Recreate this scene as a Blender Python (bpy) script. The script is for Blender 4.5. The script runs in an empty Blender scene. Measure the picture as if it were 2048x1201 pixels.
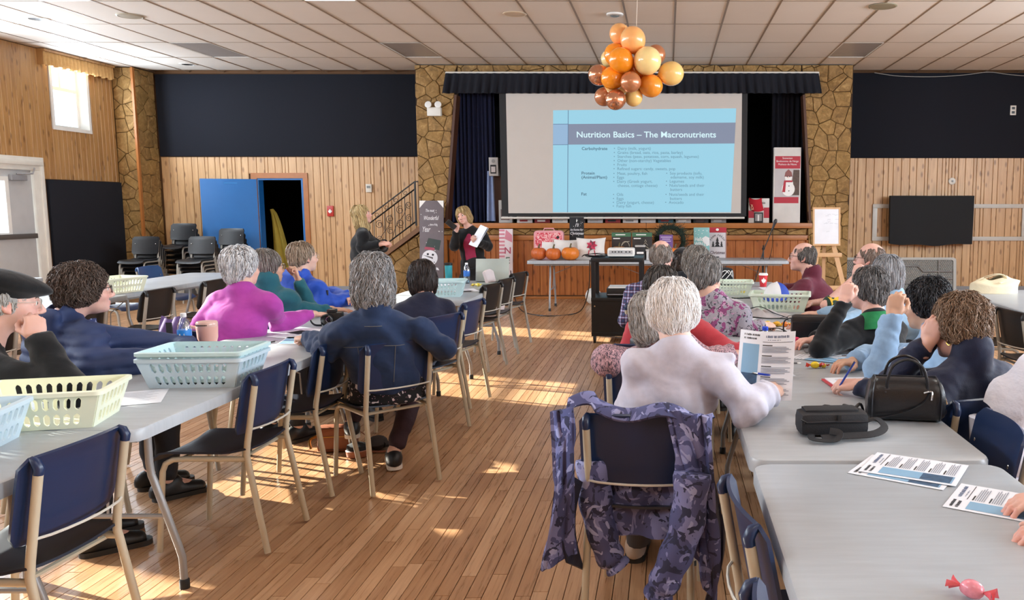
import bpy, bmesh, math, random
import numpy as np
from mathutils import Vector, Matrix, Quaternion

# ---------------------------------------------------------------- camera, world, sun, room lights
SC = bpy.context.scene
COL = SC.collection
R = math.radians
PI = math.pi
H_CAM = 1.53
cam_d = bpy.data.cameras.new('camera'); cam = bpy.data.objects.new('camera', cam_d); COL.objects.link(cam)
cam.location = (0, 0, H_CAM); cam.rotation_euler = (R(90 - 6.48), 0, 0)
cam_d.sensor_width = 36; cam_d.sensor_fit = 'HORIZONTAL'; cam_d.lens = 1660 / 2048 * 36
cam_d.shift_x = -311 / 2048; cam_d.clip_end = 200; cam_d.clip_start = 0.05
SC.camera = cam
SC.view_settings.view_transform = 'Standard'; SC.view_settings.look = 'None'
SC.view_settings.gamma = 1; SC.view_settings.use_curve_mapping = False
SC.view_settings.exposure = 0.45
SC.cycles.use_denoising = True
SC.cycles.max_bounces = 8; SC.cycles.diffuse_bounces = 5; SC.cycles.transparent_max_bounces = 12
SC.cycles.sample_clamp_indirect = 6; SC.cycles.caustics_reflective = False; SC.cycles.caustics_refractive = False

W = bpy.data.worlds.new('sky'); SC.world = W; W.use_nodes = True
bg = W.node_tree.nodes['Background']; bg.inputs[0].default_value = (0.80, 0.90, 1.0, 1); bg.inputs[1].default_value = 3.2

SUN_DIR = Vector((7.65, -2.93, -3.2)).normalized()
sd = bpy.data.lights.new('sun', 'SUN'); sd.energy = 28; sd.angle = R(0.6); sd.color = (1.0, 0.86, 0.68)
so = bpy.data.objects.new('sun', sd); so.rotation_euler = SUN_DIR.to_track_quat('-Z', 'Y').to_euler(); COL.objects.link(so)

def area(name, loc, rot, sx, sy, power, color):
    d = bpy.data.lights.new(name, 'AREA'); d.shape = 'RECTANGLE'; d.size = sx; d.size_y = sy; d.energy = power; d.color = color
    o = bpy.data.objects.new(name, d); o.location = loc; o.rotation_euler = rot; COL.objects.link(o); return o
CEIL = 3.78
WXL, WXR, WYB, WYF = -9.05, 7.9, 14.4, -5.0         # room shell: left, right, stage end, entrance end
LWIN = [12.83, 9.95, 7.4, 5.35, 2.0, -0.65]; LHW = [.37, .6, .6, .7, .6, .6]       # window centres on the left wall
RWIN = [8.2, 4.9, 1.6, -1.7]  # right-wall windows, out of view; count and lamp power set for fill light
# daylight entering through the high windows (one lamp in each window opening)
for y, h in zip(LWIN, LHW): area('daylight', (WXL + .06, y, 3.2), (0, R(-90), 0), 1.0, 2 * h, 190 * h, (.76, .88, 1.0))
for y in RWIN: area('daylight', (WXR - .06, y, 2.6), (0, R(90), 0), 1.6, 1.4, 240, (.76, .88, 1.0))
# lit fluorescent panels in the ceiling grid: (x, y)
TX, TY, TX0, TY0 = .585, 1.17, -9.05 - .22, 14.17 - 17 * 1.17
def tile_c(i, j): return (TX0 + (i + .5) * TX, TY0 + (j + .5) * TY)
LIT = [(4, 12), (9, 12), (4, 8), (9, 8), (4, 4), (9, 4), (15, 8), (20, 8), (26, 8), (15, 4), (20, 4), (26, 4)]
UNLIT = [(4, 15), (9, 15), (20, 15)]
for ij in LIT:
    x, y = tile_c(*ij); area('ceiling_panel_light', (x, y, CEIL - .012), (0, 0, 0), .52, 1.08, 10, (.94, .98, 1.0))

# ---------------------------------------------------------------- materials
def lin(h):
    if not isinstance(h, str): return h
    v = [int(h[i:i + 2], 16) / 255 for i in (0, 2, 4)]
    return tuple(c / 12.92 if c <= .04045 else ((c + .055) / 1.055) ** 2.4 for c in v)
MATS = {}
class NT:
    def __init__(s, name):
        s.m = bpy.data.materials.new(name); s.m.use_nodes = True; s.t = s.m.node_tree; s.b = s.t.nodes['Principled BSDF']
    def n(s, typ, **kw):
        nd = s.t.nodes.new('ShaderNode' + typ)
        for k, v in kw.items():
            if k.startswith('i_'):
                key = k[2:]
                nd.inputs[int(key) if key.isdigit() else key.replace('_', ' ')].default_value = v
            else: setattr(nd, k, v)
        return nd
    def l(s, a, b): s.t.links.new(a, b)
    def coords(s, kind='Object', scale=(1, 1, 1), rand=0):
        tc = s.n('TexCoord'); mp = s.n('Mapping'); mp.inputs['Scale'].default_value = scale
        s.l(tc.outputs[kind], mp.inputs['Vector'])
        if rand:
            oi = s.n('ObjectInfo'); mu = s.n('Math', operation='MULTIPLY'); mu.inputs[1].default_value = rand
            s.l(oi.outputs['Random'], mu.inputs[0]); cb = s.n('CombineXYZ')
            for k in range(3): s.l(mu.outputs[0], cb.inputs[k])
            s.l(cb.outputs[0], mp.inputs['Location'])
        return mp.outputs[0]
    def noise(s, vec, scale, detail=3, rough=.5, dist=0):
        nd = s.n('TexNoise'); nd.inputs['Scale'].default_value = scale; nd.inputs['Detail'].default_value = detail
        nd.inputs['Roughness'].default_value = rough; nd.inputs['Distortion'].default_value = dist
        s.l(vec, nd.inputs['Vector']); return nd.outputs['Fac']
    def ramp(s, fac, stops, interp='LINEAR'):
        r = s.n('ValToRGB'); r.color_ramp.interpolation = interp; e = r.color_ramp.elements
        while len(e) < len(stops): e.new(.5)
        for k, (p, c) in enumerate(stops): e[k].position = p; e[k].color = (*lin(c), 1)
        s.l(fac, r.inputs[0]); return r.outputs[0]
    def mix(s, fac, a, b, mode='MIX'):
        m = s.n('Mix', data_type='RGBA', blend_type=mode)
        for sock, v in ((m.inputs[0], fac), (m.inputs[6], a), (m.inputs[7], b)):
            if hasattr(v, 'node'): s.l(v, sock)
            elif isinstance(v, (int, float)): sock.default_value = v
            else: sock.default_value = (*lin(v), 1)
        return m.outputs[2]
    def bump(s, h, strength=.3, dist=.01):
        b = s.n('Bump'); b.inputs['Strength'].default_value = strength; b.inputs['Distance'].default_value = dist
        s.l(h, b.inputs['Height']); s.l(b.outputs[0], s.b.inputs['Normal'])
    def out(s, color, rough=.5, metal=0, spec=.5):
        if hasattr(color, 'node'): s.l(color, s.b.inputs['Base Color'])
        else: s.b.inputs['Base Color'].default_value = (*lin(color), 1)
        s.b.inputs['Roughness'].default_value = rough; s.b.inputs['Metallic'].default_value = metal
        s.b.inputs['Specular IOR Level'].default_value = spec
        return s.m
def mat(name, color, rough=.5, metal=0, spec=.5, var=.12, vs=6, bump=0, bs=60, bd=.004, coat=0):
    if name in MATS: return MATS[name]
    t = NT(name); v = t.coords()
    c = color
    if var:
        f = t.noise(v, vs, 4); a = lin(color)
        c = t.mix(f, tuple(x * (1 - var) for x in a), tuple(min(1, x * (1 + var)) for x in a))
    if bump: t.bump(t.noise(v, bs, 3), bump, bd)
    m = t.out(c, rough, metal, spec)
    if coat: t.b.inputs['Coat Weight'].default_value = coat
    MATS[name] = m; return m
def emis(name, color, strength):
    if name in MATS: return MATS[name]
    t = NT(name); t.out('000000', .6)
    t.b.inputs['Emission Color'].default_value = (*lin(color), 1); t.b.inputs['Emission Strength'].default_value = strength
    MATS[name] = t.m; return t.m
def clear(name, tint='ffffff', gloss=.12, rough=.03):
    if name in MATS: return MATS[name]
    t = NT(name); tr = t.n('BsdfTransparent'); tr.inputs[0].default_value = (*lin(tint), 1)
    gl = t.n('BsdfGlossy'); gl.inputs['Roughness'].default_value = rough
    mx = t.n('MixShader'); fr = t.n('LayerWeight'); fr.inputs[0].default_value = .35
    mu = t.n('Math', operation='MULTIPLY_ADD'); mu.inputs[1].default_value = .6; mu.inputs[2].default_value = gloss
    t.l(fr.outputs['Facing'], mu.inputs[0]); t.l(mu.outputs[0], mx.inputs[0]); t.l(tr.outputs[0], mx.inputs[1]); t.l(gl.outputs[0], mx.inputs[2])
    t.l(mx.outputs[0], t.t.nodes['Material Output'].inputs[0]); MATS[name] = t.m; return t.m

# ---------------------------------------------------------------- mesh building
class MB:
    def __init__(s): s.v = []; s.f = []; s.c = []
    def add(s, vs, fs, M=None, col=None):
        o = len(s.v)
        s.v += [tuple(M @ Vector(p)) for p in vs] if M is not None else [tuple(p) for p in vs]
        s.f += [tuple(i + o for i in q) for q in fs]
        if col is not None: s.c += [col] * len(vs)
        return s
    def box(s, lo, hi, M=None, ch=0):
        (a, b, c), (d, e, f) = lo, hi
        if ch:
            bm = bmesh.new(); bmesh.ops.create_cube(bm, size=1)
            for v in bm.verts: v.co = Vector(((a + d) / 2 + v.co.x * (d - a), (b + e) / 2 + v.co.y * (e - b), (c + f) / 2 + v.co.z * (f - c)))
            bmesh.ops.bevel(bm, geom=bm.edges[:], offset=ch, segments=2, affect='EDGES', profile=.6)
            bm.verts.index_update(); s.add([v.co[:] for v in bm.verts], [[v.index for v in q.verts] for q in bm.faces], M); bm.free(); return s
        return s.add([(a, b, c), (d, b, c), (d, e, c), (a, e, c), (a, b, f), (d, b, f), (d, e, f), (a, e, f)],
                     [(3, 2, 1, 0), (4, 5, 6, 7), (0, 1, 5, 4), (1, 2, 6, 5), (2, 3, 7, 6), (3, 0, 4, 7)], M)
    def tube(s, pts, r, n=8, M=None, closed=False, flat=1.0):
        P = [Vector(p) for p in pts]; m = len(P); rs = r if isinstance(r, (list, tuple)) else [r] * m
        T = []
        for i in range(m):
            a = P[(i - 1) % m] if closed or i else P[0]; b = P[(i + 1) % m] if closed or i < m - 1 else P[-1]
            t = (b - a); T.append(t.normalized() if t.length > 1e-9 else Vector((0, 0, 1)))
        u = T[0].orthogonal().normalized(); vs = []
        if abs(T[0].z) < .9: u = (Vector((0, 0, 1)) - T[0] * T[0].z).normalized()
        for i in range(m):
            u = (u - T[i] * u.dot(T[i])).normalized(); w = T[i].cross(u)
            for k in range(n):
                a = 2 * PI * k / n; vs.append(P[i] + (u * math.cos(a) * flat + w * math.sin(a)) * rs[i])
        fs = []
        for i in range(m if closed else m - 1):
            j = (i + 1) % m
            for k in range(n): fs.append((i * n + k, i * n + (k + 1) % n, j * n + (k + 1) % n, j * n + k))
        if not closed: fs += [tuple(range(n - 1, -1, -1)), tuple((m - 1) * n + k for k in range(n))]
        return s.add(vs, fs, M)
    def lathe(s, prof, n=20, M=None):
        vs = []; fs = []; m = len(prof)
        for r, z in prof:
            for k in range(n): a = 2 * PI * k / n; vs.append((r * math.cos(a), r * math.sin(a), z))
        for i in range(m - 1):
            for k in range(n): fs.append((i * n + k, i * n + (k + 1) % n, (i + 1) * n + (k + 1) % n, (i + 1) * n + k))
        fs += [tuple(range(n - 1, -1, -1)), tuple((m - 1) * n + k for k in range(n))]
        return s.add(vs, fs, M)
    def prism(s, poly, z0, z1, M=None):
        n = len(poly)
        return s.add([(x, y, z0) for x, y in poly] + [(x, y, z1) for x, y in poly],
                     [tuple(range(n - 1, -1, -1)), tuple(range(n, 2 * n))] + [(k, (k + 1) % n, n + (k + 1) % n, n + k) for k in range(n)], M)
    def sheet(s, fn, nu, nv, th=0, M=None):
        """grid surface fn(u,v)->point, given thickness th along the normal"""
        P = [[Vector(fn(i / nu, j / nv)) for j in range(nv + 1)] for i in range(nu + 1)]
        top = [P[i][j] for i in range(nu + 1) for j in range(nv + 1)]; w = nv + 1
        q = [(i * w + j, (i + 1) * w + j, (i + 1) * w + j + 1, i * w + j + 1) for i in range(nu) for j in range(nv)]
        if not th: return s.add(top, q, M)
        bot = []
        for i in range(nu + 1):
            for j in range(nv + 1):
                du = P[min(i + 1, nu)][j] - P[max(i - 1, 0)][j]; dv = P[i][min(j + 1, nv)] - P[i][max(j - 1, 0)]
                n = du.cross(dv); n = n.normalized() if n.length > 1e-12 else Vector((0, 0, 1)); bot.append(P[i][j] - n * th)
        N = len(top); fs = q + [tuple(N + k for k in reversed(x)) for x in q]
        ring = [i * w for i in range(nu + 1)] + [nu * w + j for j in range(1, nv + 1)] + [i * w + nv for i in range(nu - 1, -1, -1)] + [j for j in range(nv - 1, 0, -1)]
        for k in range(len(ring)):
            a, b = ring[k], ring[(k + 1) % len(ring)]; fs.append((b, a, N + a, N + b))
        return s.add(top + bot, fs, M)
    def mesh(s, name, m, smooth=40):
        me = bpy.data.meshes.new(name); me.from_pydata(s.v, [], s.f)
        if s.c:
            at = me.color_attributes.new('col', 'FLOAT_COLOR', 'POINT'); a = np.ones((len(s.v), 4), np.float32); a[:, :3] = np.array(s.c)
            at.data.foreach_set('color', a.ravel())
        if smooth: me.shade_smooth(); me.set_sharp_from_angle(angle=R(smooth))
        if m is not None: me.materials.append(m)
        return me
    def build(s, name, m, parent=None, smooth=40, kind=None):
        return link(name, s.mesh(name, m, smooth), parent, kind)
def link(name, me, parent=None, kind=None):
    o = bpy.data.objects.new(name, me); COL.objects.link(o)
    if parent is not None: o.parent = parent
    if kind: o['kind'] = kind
    return o
def thing(name, label, cat, loc=(0, 0, 0), rz=0, group=None, rot=None):
    o = bpy.data.objects.new(name, None); o.empty_display_size = .05; COL.objects.link(o); o.location = loc
    o.rotation_euler = rot if rot else (0, 0, rz)
    return tag(o, label, cat, group)
def tag(o, label, cat, group=None):
    o['label'] = label; o['category'] = cat
    if group: o['group'] = group
    return o
def struct(o): o['kind'] = 'structure'; return o
KIDS = {}
def copy_thing(root, loc, rz, label, group=None):
    if root.name not in KIDS: KIDS[root.name] = [(c, list(c.children)) for c in root.children]
    r = root.copy(); COL.objects.link(r); r.location = loc; r.rotation_euler = (0, 0, rz); r['label'] = label
    if group: r['group'] = group
    for ch, gs in KIDS[root.name]:
        c = ch.copy(); COL.objects.link(c); c.parent = r
        for g in gs: d = g.copy(); COL.objects.link(d); d.parent = c
    return r
def Tr(x, y, z, rz=0, rx=0, ry=0):
    return Matrix.Translation((x, y, z)) @ Matrix.Rotation(rz, 4, 'Z') @ Matrix.Rotation(ry, 4, 'Y') @ Matrix.Rotation(rx, 4, 'X')
def arc(cx, cy, r, a0, a1, n): return [(cx + r * math.cos(R(a0 + (a1 - a0) * k / n)), cy + r * math.sin(R(a0 + (a1 - a0) * k / n))) for k in range(n + 1)]
def rrect(x0, y0, x1, y1, r, n=4):
    return arc(x1 - r, y1 - r, r, 0, 90, n) + arc(x0 + r, y1 - r, r, 90, 180, n) + arc(x0 + r, y0 + r, r, 180, 270, n) + arc(x1 - r, y0 + r, r, 270, 360, n)
def smoothpath(pts, k=5):
    """Catmull-Rom through pts"""
    P = [Vector(p) for p in pts]; o = []
    for i in range(len(P) - 1):
        a, b, c, d = P[max(i - 1, 0)], P[i], P[i + 1], P[min(i + 2, len(P) - 1)]
        for j in range(k):
            t = j / k; o.append(.5 * ((2 * b) + (c - a) * t + (2 * a - 5 * b + 4 * c - d) * t * t + (3 * b - a - 3 * c + d) * t ** 3))
    return o + [P[-1]]
def text(body, size, M, m, parent, name='lettering', align='LEFT', bold=0, depth=.0006, sx=1.0, shear=0):
    c = bpy.data.curves.new(name, 'FONT'); c.body = body; c.size = size; c.align_x = align; c.offset = bold; c.extrude = depth
    c.resolution_u = 3; c.shear = shear
    c.materials.append(m); q = bpy.data.objects.new(name, c); COL.objects.link(q); me = bpy.data.meshes.new_from_object(q)
    bpy.data.objects.remove(q); bpy.data.curves.remove(c); me.name = name; o = bpy.data.objects.new(name, me); COL.objects.link(o)
    o.parent = parent; o.matrix_local = M @ Matrix.Diagonal((sx, 1, 1, 1)); return o
def wallM(x, y, z):      # text plane facing -Y
    return Matrix.Translation((x, y, z)) @ Matrix.Rotation(R(90), 4, 'X')
# ---------------------------------------------------------------- room materials
def m_floor():
    t = NT('floor_boards'); at = t.n('Attribute', attribute_name='col'); oi = t.n('ObjectInfo')
    ge = t.n('NewGeometry'); mp = t.n('Mapping'); mp.inputs['Scale'].default_value = (38, 1.6, 1); t.l(ge.outputs['Position'], mp.inputs[0]); t.l(at.outputs['Color'], mp.inputs['Location'])
    g = t.noise(mp.outputs[0], 2.0, 5, .6, .6)
    base = t.ramp(at.outputs['Fac'], [(0, '9c7353'), (.35, 'b38865'), (.7, 'c29772'), (1, 'd0a986')])
    c = t.mix(.42, base, t.ramp(g, [(.3, '765236'), (.5, 'b28660'), (.75, 'd2ac86')]), 'MIX')
    m = t.out(c, .3, 0, .5); r = t.ramp(g, [(0, (.22,) * 3), (1, (.36,) * 3)]); t.l(r, t.b.inputs['Roughness']); t.bump(g, .05, .002); return m
def m_plank(name, cols, scale=(9, 9, .8), rnd=30, knots=1, rough=.42):
    t = NT(name); v = t.coords('Object', scale, rnd); g = t.noise(v, 1.6, 5, .6, 1.2)
    c = t.ramp(g, [(.25, cols[0]), (.5, cols[1]), (.75, cols[2])])
    oi = t.n('ObjectInfo'); c = t.mix(.22, c, t.ramp(oi.outputs['Random'], [(0, cols[0]), (1, cols[2])]))
    if knots:
        v2 = t.coords('Object', (11, 11, 4.2), rnd); vo = t.n('TexVoronoi'); vo.inputs['Scale'].default_value = 1.0; t.l(v2, vo.inputs['Vector'])
        k = t.ramp(vo.outputs['Distance'], [(.0, (1, 1, 1)), (.16, (.55,) * 3), (.26, (0, 0, 0))])
        c = t.mix(k, c, cols[3])
    m = t.out(c, rough); t.bump(g, .08, .003); return m
def m_stone():
    t = NT('stone_veneer'); v = t.coords('Object', (1, 1, 1), 7); g = t.noise(v, 11, 8, .72, .8); g2 = t.noise(v, 55, 3)
    oi = t.n('ObjectInfo'); base = t.ramp(oi.outputs['Random'], [(0, '7d5b30'), (.4, '96723f'), (.75, 'a98449'), (1, '8a6a42')])
    c = t.mix(.68, base, t.ramp(g, [(.3, '463019'), (.45, '80602f'), (.56, '9a7644'), (.7, 'c8a468')]))
    m = t.out(c, .72); t.bump(g, .7, .02); return m
M_FLOOR = m_floor()
M_PINE = m_plank('pine_boards', ['ae8659', 'c99e70', 'dab384', '7c5230'])
M_PINE2 = m_plank('amber_pine_boards', ['8d643b', 'aa7d4b', 'be9461', '684422'])
M_RED = m_plank('red_pine_boards', ['8a4a22', 'a9612f', 'bd763d', '4e240d'])
M_TRIMW = mat('stained_trim', 'a5652f', .4, var=.18, vs=8)
M_STONE = m_stone(); M_MORTAR = mat('dark_joint', '402c17', .85)
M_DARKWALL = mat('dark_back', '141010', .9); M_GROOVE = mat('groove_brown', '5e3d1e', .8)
M_NAVYPANEL = mat('acoustic_fabric', '0a0e1a', .95, var=.1, vs=120, bump=.2, bs=400, bd=.002)
M_TILE = None
def m_tile():
    t = NT('ceiling_tile'); v = t.coords('Object', (1, 1, 1), 20); g = t.noise(v, 160, 2); b = t.noise(v, 2.2, 3)
    oi = t.n('ObjectInfo'); c = t.mix(b, 'ddd6cc', 'e6e0d8'); c = t.mix(.35, c, t.ramp(oi.outputs['Random'], [(0, 'd8d0c6'), (1, 'eae4dc')]))
    m = t.out(c, .9, 0, .2); t.bump(g, .12, .002); return m
M_TILE = m_tile()
M_WHITE = mat('white_paint', 'e6e4df', .45); M_OFFW = mat('off_white', 'dcd8cf', .5); M_PLASTER = mat('plaster', 'cfc6b6', .8)
M_BLACK = mat('black_metal', '0e0e10', .38, var=0); M_BLK2 = mat('black_fabric', '101116', .85); M_CHROME = mat('chrome', 'c9c9c9', .22, 1)
M_GLASS = clear('window_glass', 'f4fbff', .05)
M_NAVYCLOTH = mat('navy_curtain', '10183a', .85, var=.25, vs=5); M_BLUE = mat('blue_door_paint', '1b66a8', .45, var=.06)

# ---------------------------------------------------------------- floor: boards
random.seed(4)
BW, BL = .064, 1.22
fl = MB(); fl.box((WXL, WYB, -.06), (WXR, WYF, -.012)); fl.v = [(x, y, z) for x, y, z in fl.v]
floor = struct(fl.build('floor', mat('subfloor', '3a2413', .8, var=0), smooth=0))
def board_mesh(rn):
    b = MB(); g = .0009; a, c = BW / 2 - g, BL / 2 - g
    b.add([(-a, -c, -.011), (a, -c, -.011), (a, c, -.011), (-a, c, -.011), (-a + .001, -c + .001, 0), (a - .001, -c + .001, 0), (a - .001, c - .001, 0), (-a + .001, c - .001, 0)],
          [(4, 5, 6, 7), (0, 1, 5, 4), (1, 2, 6, 5), (2, 3, 7, 6), (3, 0, 4, 7)], None, (rn, rn, rn)); return b
BV = [random.random() for _ in range(24)]
BMESH = [board_mesh(r).mesh('board', M_FLOOR, 0) for r in BV]
ncol = int((WXR - WXL) / BW); cells = []
for i in range(ncol):
    off = random.random() * BL
    for j in range(-1, int((WYB - WYF) / BL) + 1):
        y = WYF + off + (j + .5) * BL; x = WXL + (i + .5) * BW
        if WYF - BL < y < WYB + .3: cells.append((x, y))
near = sorted([c for c in cells if -2.75 < c[0] < .6 and c[1] > 2.3], key=lambda c: c[1])[:300]; ns = set(near)
for x, y in near:
    o = link('floor_board', random.choice(BMESH), floor); o.location = (x, y, 0)
rest = MB()
for x, y in cells:
    if (x, y) not in ns:
        rn = random.random(); b = board_mesh(rn); rest.add([(p[0] + x, min(max(p[1] + y, WYF), WYB), p[2]) for p in b.v], b.f, None, (rn, rn, rn))
rest.build('floor_boards', M_FLOOR, floor, 0, 'stuff')

# ---------------------------------------------------------------- ceiling: suspended tiles
ce = MB(); ce.box((WXL, WYF, CEIL + .03), (WXR, WYB, CEIL + .1)); ceil = struct(ce.build('ceiling', mat('ceiling_back', '6b5e50', .9, var=0), smooth=0))
tm = MB(); tm.box((-TX / 2 + .009, -TY / 2 + .008, .002), (TX / 2 - .009, TY / 2 - .008, .022), None, .003); TILE = tm.mesh('tile', M_TILE, 0)
other = MB(); NI, NJ = 30, 17
for i in range(NI):
    for j in range(NJ):
        if (i, j) in LIT or (i, j) in UNLIT: continue
        x, y = tile_c(i, j)
        if x + TX / 2 < WXL or x - TX / 2 > WXR: continue
        if j >= 11: o = link('ceiling_tile', TILE, ceil); o.location = (x, y, CEIL + random.uniform(-.001, .002))
        else: other.add([(p[0] + x, p[1] + y, p[2] + CEIL) for p in tm.v], tm.f)
other.build('ceiling_tiles', M_TILE, ceil, 0, 'stuff')
gr = MB()
for i in range(NI + 1):
    x = TX0 + i * TX
    if WXL < x < WXR: gr.box((x - .011, WYF, CEIL - .002), (x + .011, WYB, CEIL + .003))
for j in range(NJ + 2):
    y = TY0 + j * TY
    if y < WYB: gr.box((WXL, y - .006, CEIL - .001), (WXR, y + .006, CEIL + .003))
gr.build('ceiling_grid', mat('grid_bronze', '8a7560', .5), ceil, 0, 'stuff')
M_LIT = emis('lit_diffuser', 'fff4e2', 5.0); M_UNL = mat('unlit_diffuser', 'a5a09c', .35)
for k, ij in enumerate(LIT + UNLIT):
    x, y = tile_c(*ij); lit = ij in LIT
    w = ['by the exit door', 'in front of the dark recessed lamp'][k % 2]
    t = thing('ceiling_light', '', 'ceiling light', (x, y, CEIL), 0, 'lit fluorescent panels in the ceiling' if lit else 'unlit fluorescent panels in the ceiling')
    t['label'] = ({(4, 12): 'lit white ceiling panel nearest the exit door', (9, 12): 'lit white ceiling panel between the exit door and the balloons'}.get(ij, 'lit white ceiling panel outside the picture') if lit else
                  ['unlit grey light panel in the ceiling over the blue door', 'unlit grey light panel beside the stone pillar at the snowman board', 'unlit grey light panel near the stone pillar by the whiteboard'][UNLIT.index(ij)])
    b = MB(); b.box((-.27, -.56, .003), (.27, .56, .012)); b.build('diffuser', M_LIT if lit else M_UNL, t, 0)
    b = MB()
    for s in (-1, 1): b.box((s * .282 - .008, -.57, -.003), (s * .282 + .008, .57, .014)); b.box((-.274, s * .565 - .006, -.003), (.274, s * .565 + .006, .014))
    b.build('light_frame', M_OFFW, t, 0)

# ---------------------------------------------------------------- walls with openings
def cells_wall(b, a0, a1, z0, z1, holes, put):
    A = sorted({a0, a1, *[h[0] for h in holes], *[h[1] for h in holes]}); Z = sorted({z0, z1, *[h[2] for h in holes], *[h[3] for h in holes]})
    for i in range(len(A) - 1):
        for k in range(len(Z) - 1):
            ca, cz = (A[i] + A[i + 1]) / 2, (Z[k] + Z[k + 1]) / 2
            if not (a0 <= ca <= a1 and z0 <= cz <= z1) or any(h[0] < ca < h[1] and h[2] < cz < h[3] for h in holes): continue
            put(b, A[i], A[i + 1], Z[k], Z[k + 1])
lh = [(y - h, y + h, 2.70, 3.74) for y, h in zip(LWIN, LHW)] + [(10.95, 11.95, .0, 2.05)]
b = MB(); cells_wall(b, WYF, WYB + .2, -.1, CEIL + .1, lh, lambda b, a, c, z, w: b.box((WXL - .2, a, z), (WXL, c, w)))
wall_left = struct(b.build('wall_left', M_GROOVE, smooth=0))
rh = [(y - .75, y + .75, 1.8, 3.4) for y in RWIN]
b = MB(); cells_wall(b, WYF, WYB + .2, -.1, CEIL + .1, rh, lambda b, a, c, z, w: b.box((WXR, a, z), (WXR + .2, c, w)))
wall_right = struct(b.build('wall_right', mat('right_wall_paint', 'b58a55', .6), smooth=0))
b = MB(); b.box((WXL - .2, WYF - .2, 0), (WXR + .2, WYF, CEIL + .1)); struct(b.build('wall_rear', mat('rear_wall_paint', 'b58a55', .6), smooth=0))
bh = [(-7.04, -6.25, 0, 2.0), (-3.95, 2.9, 0, CEIL - .02)]
b = MB(); cells_wall(b, WXL, WXR, -.1, CEIL + .1, bh, lambda b, a, c, z, w: b.box((a, WYB, z), (c, WYB + .15, w)))
wall_back = struct(b.build('wall_back', M_GROOVE, smooth=0))

def planks(parent, M, a0, a1, z0, z1, holes, place, widths, depth=.016, gap=.006, name='wall_plank', seed=1):
    """vertical boards, each its own object; place(a, z) -> location; boards share meshes by (width, height)"""
    rg = random.Random(seed); a = a0; cache = {}
    while a < a1 - .02:
        w = min(rg.choice(widths), a1 - a); spans = [(z0, z1)]
        for h in holes:
            if a + w / 2 > h[0] and a + w / 2 < h[1]:
                ns_ = []
                for s0, s1 in spans:
                    if h[2] > s0: ns_.append((s0, min(s1, h[2])))
                    if h[3] < s1: ns_.append((max(s0, h[3]), s1))
                spans = [s for s in ns_ if s[1] - s[0] > .03]
        for s0, s1 in spans:
            key = (round(w, 3), round(s1 - s0, 3))
            if key not in cache:
                b = MB(); e = w / 2 - gap / 2; hh = (s1 - s0) / 2; c = .005
                pr = [(-e, 0), (e, 0), (e, -depth + c), (e - c, -depth), (-e + c, -depth), (-e, -depth + c)]
                b.add([(x, y, -hh) for x, y in pr] + [(x, y, hh) for x, y in pr], [(5, 4, 3, 2, 1, 0), tuple(range(6, 12))] + [(k, (k + 1) % 6, 6 + (k + 1) % 6, 6 + k) for k in range(6)])
                cache[key] = b.mesh('plank', M, 0)
            o = link(name, cache[key], parent); l, rz = place(a + w / 2, (s0 + s1) / 2); o.location = l; o.rotation_euler = (0, 0, rz)
        a += w
pb = lambda a, z: ((a, WYB, z), 0)
planks(wall_back, M_PINE, -8.67, -4.05, .14, 2.36, [(-7.12, -6.17, 0, 2.08)], pb, [.085, .14, .105, .055, .12], seed=3)
planks(wall_back, M_PINE, 2.96, 6.45, .14, 2.34, [], pb, [.085, .14, .105, .055, .12, .16], seed=8)
b = MB(); b.box((6.45, WYB - .016, .14), (WXR, WYB, 2.34)); b.build('plain_panelling', M_PINE, wall_back, 0)
pl = lambda a, z: ((WXL, a, z), R(90))
planks(wall_left, M_PINE2, 12.16, 13.82, 1.92, 3.77, [(12.42, 13.24, 2.66, 3.77)], pl, [.1, .085, .12, .1], .012, .003, seed=5)
planks(wall_left, M_PINE2, 10.2, 12.16, 2.2, 3.77, [], pl, [.1, .085, .12], .012, .003, seed=6)
b = MB(); cells_wall(b, WYF, 10.2, 0, 3.77, lh, lambda b, a, c, z, w: b.box((WXL, a, z), (WXL + .012, c, w))); b.build('plain_panelling', M_PINE2, wall_left, 0)
# dark acoustic panels
for nm, lo, hi in (('wall_panel', (-8.66, WYB - .05, 2.37), (-4.05, WYB, 3.74)), ('wall_panel', (2.97, WYB - .05, 2.345), (WXR, WYB, 3.76)), ('wall_panel', (WXL, 12.2, .1), (WXL + .045, 13.82, 1.91))):
    b = MB(); b.box(lo, hi, None, .006); p = b.build(nm, M_NAVYPANEL)
    tag(p, {-8.66: 'long dark fabric acoustic panel above the blue door', 2.97: 'long dark fabric acoustic panel above the television', WXL: 'charcoal fabric panel on the side wall beside the exit door'}[lo[0]], 'acoustic panel')
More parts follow.
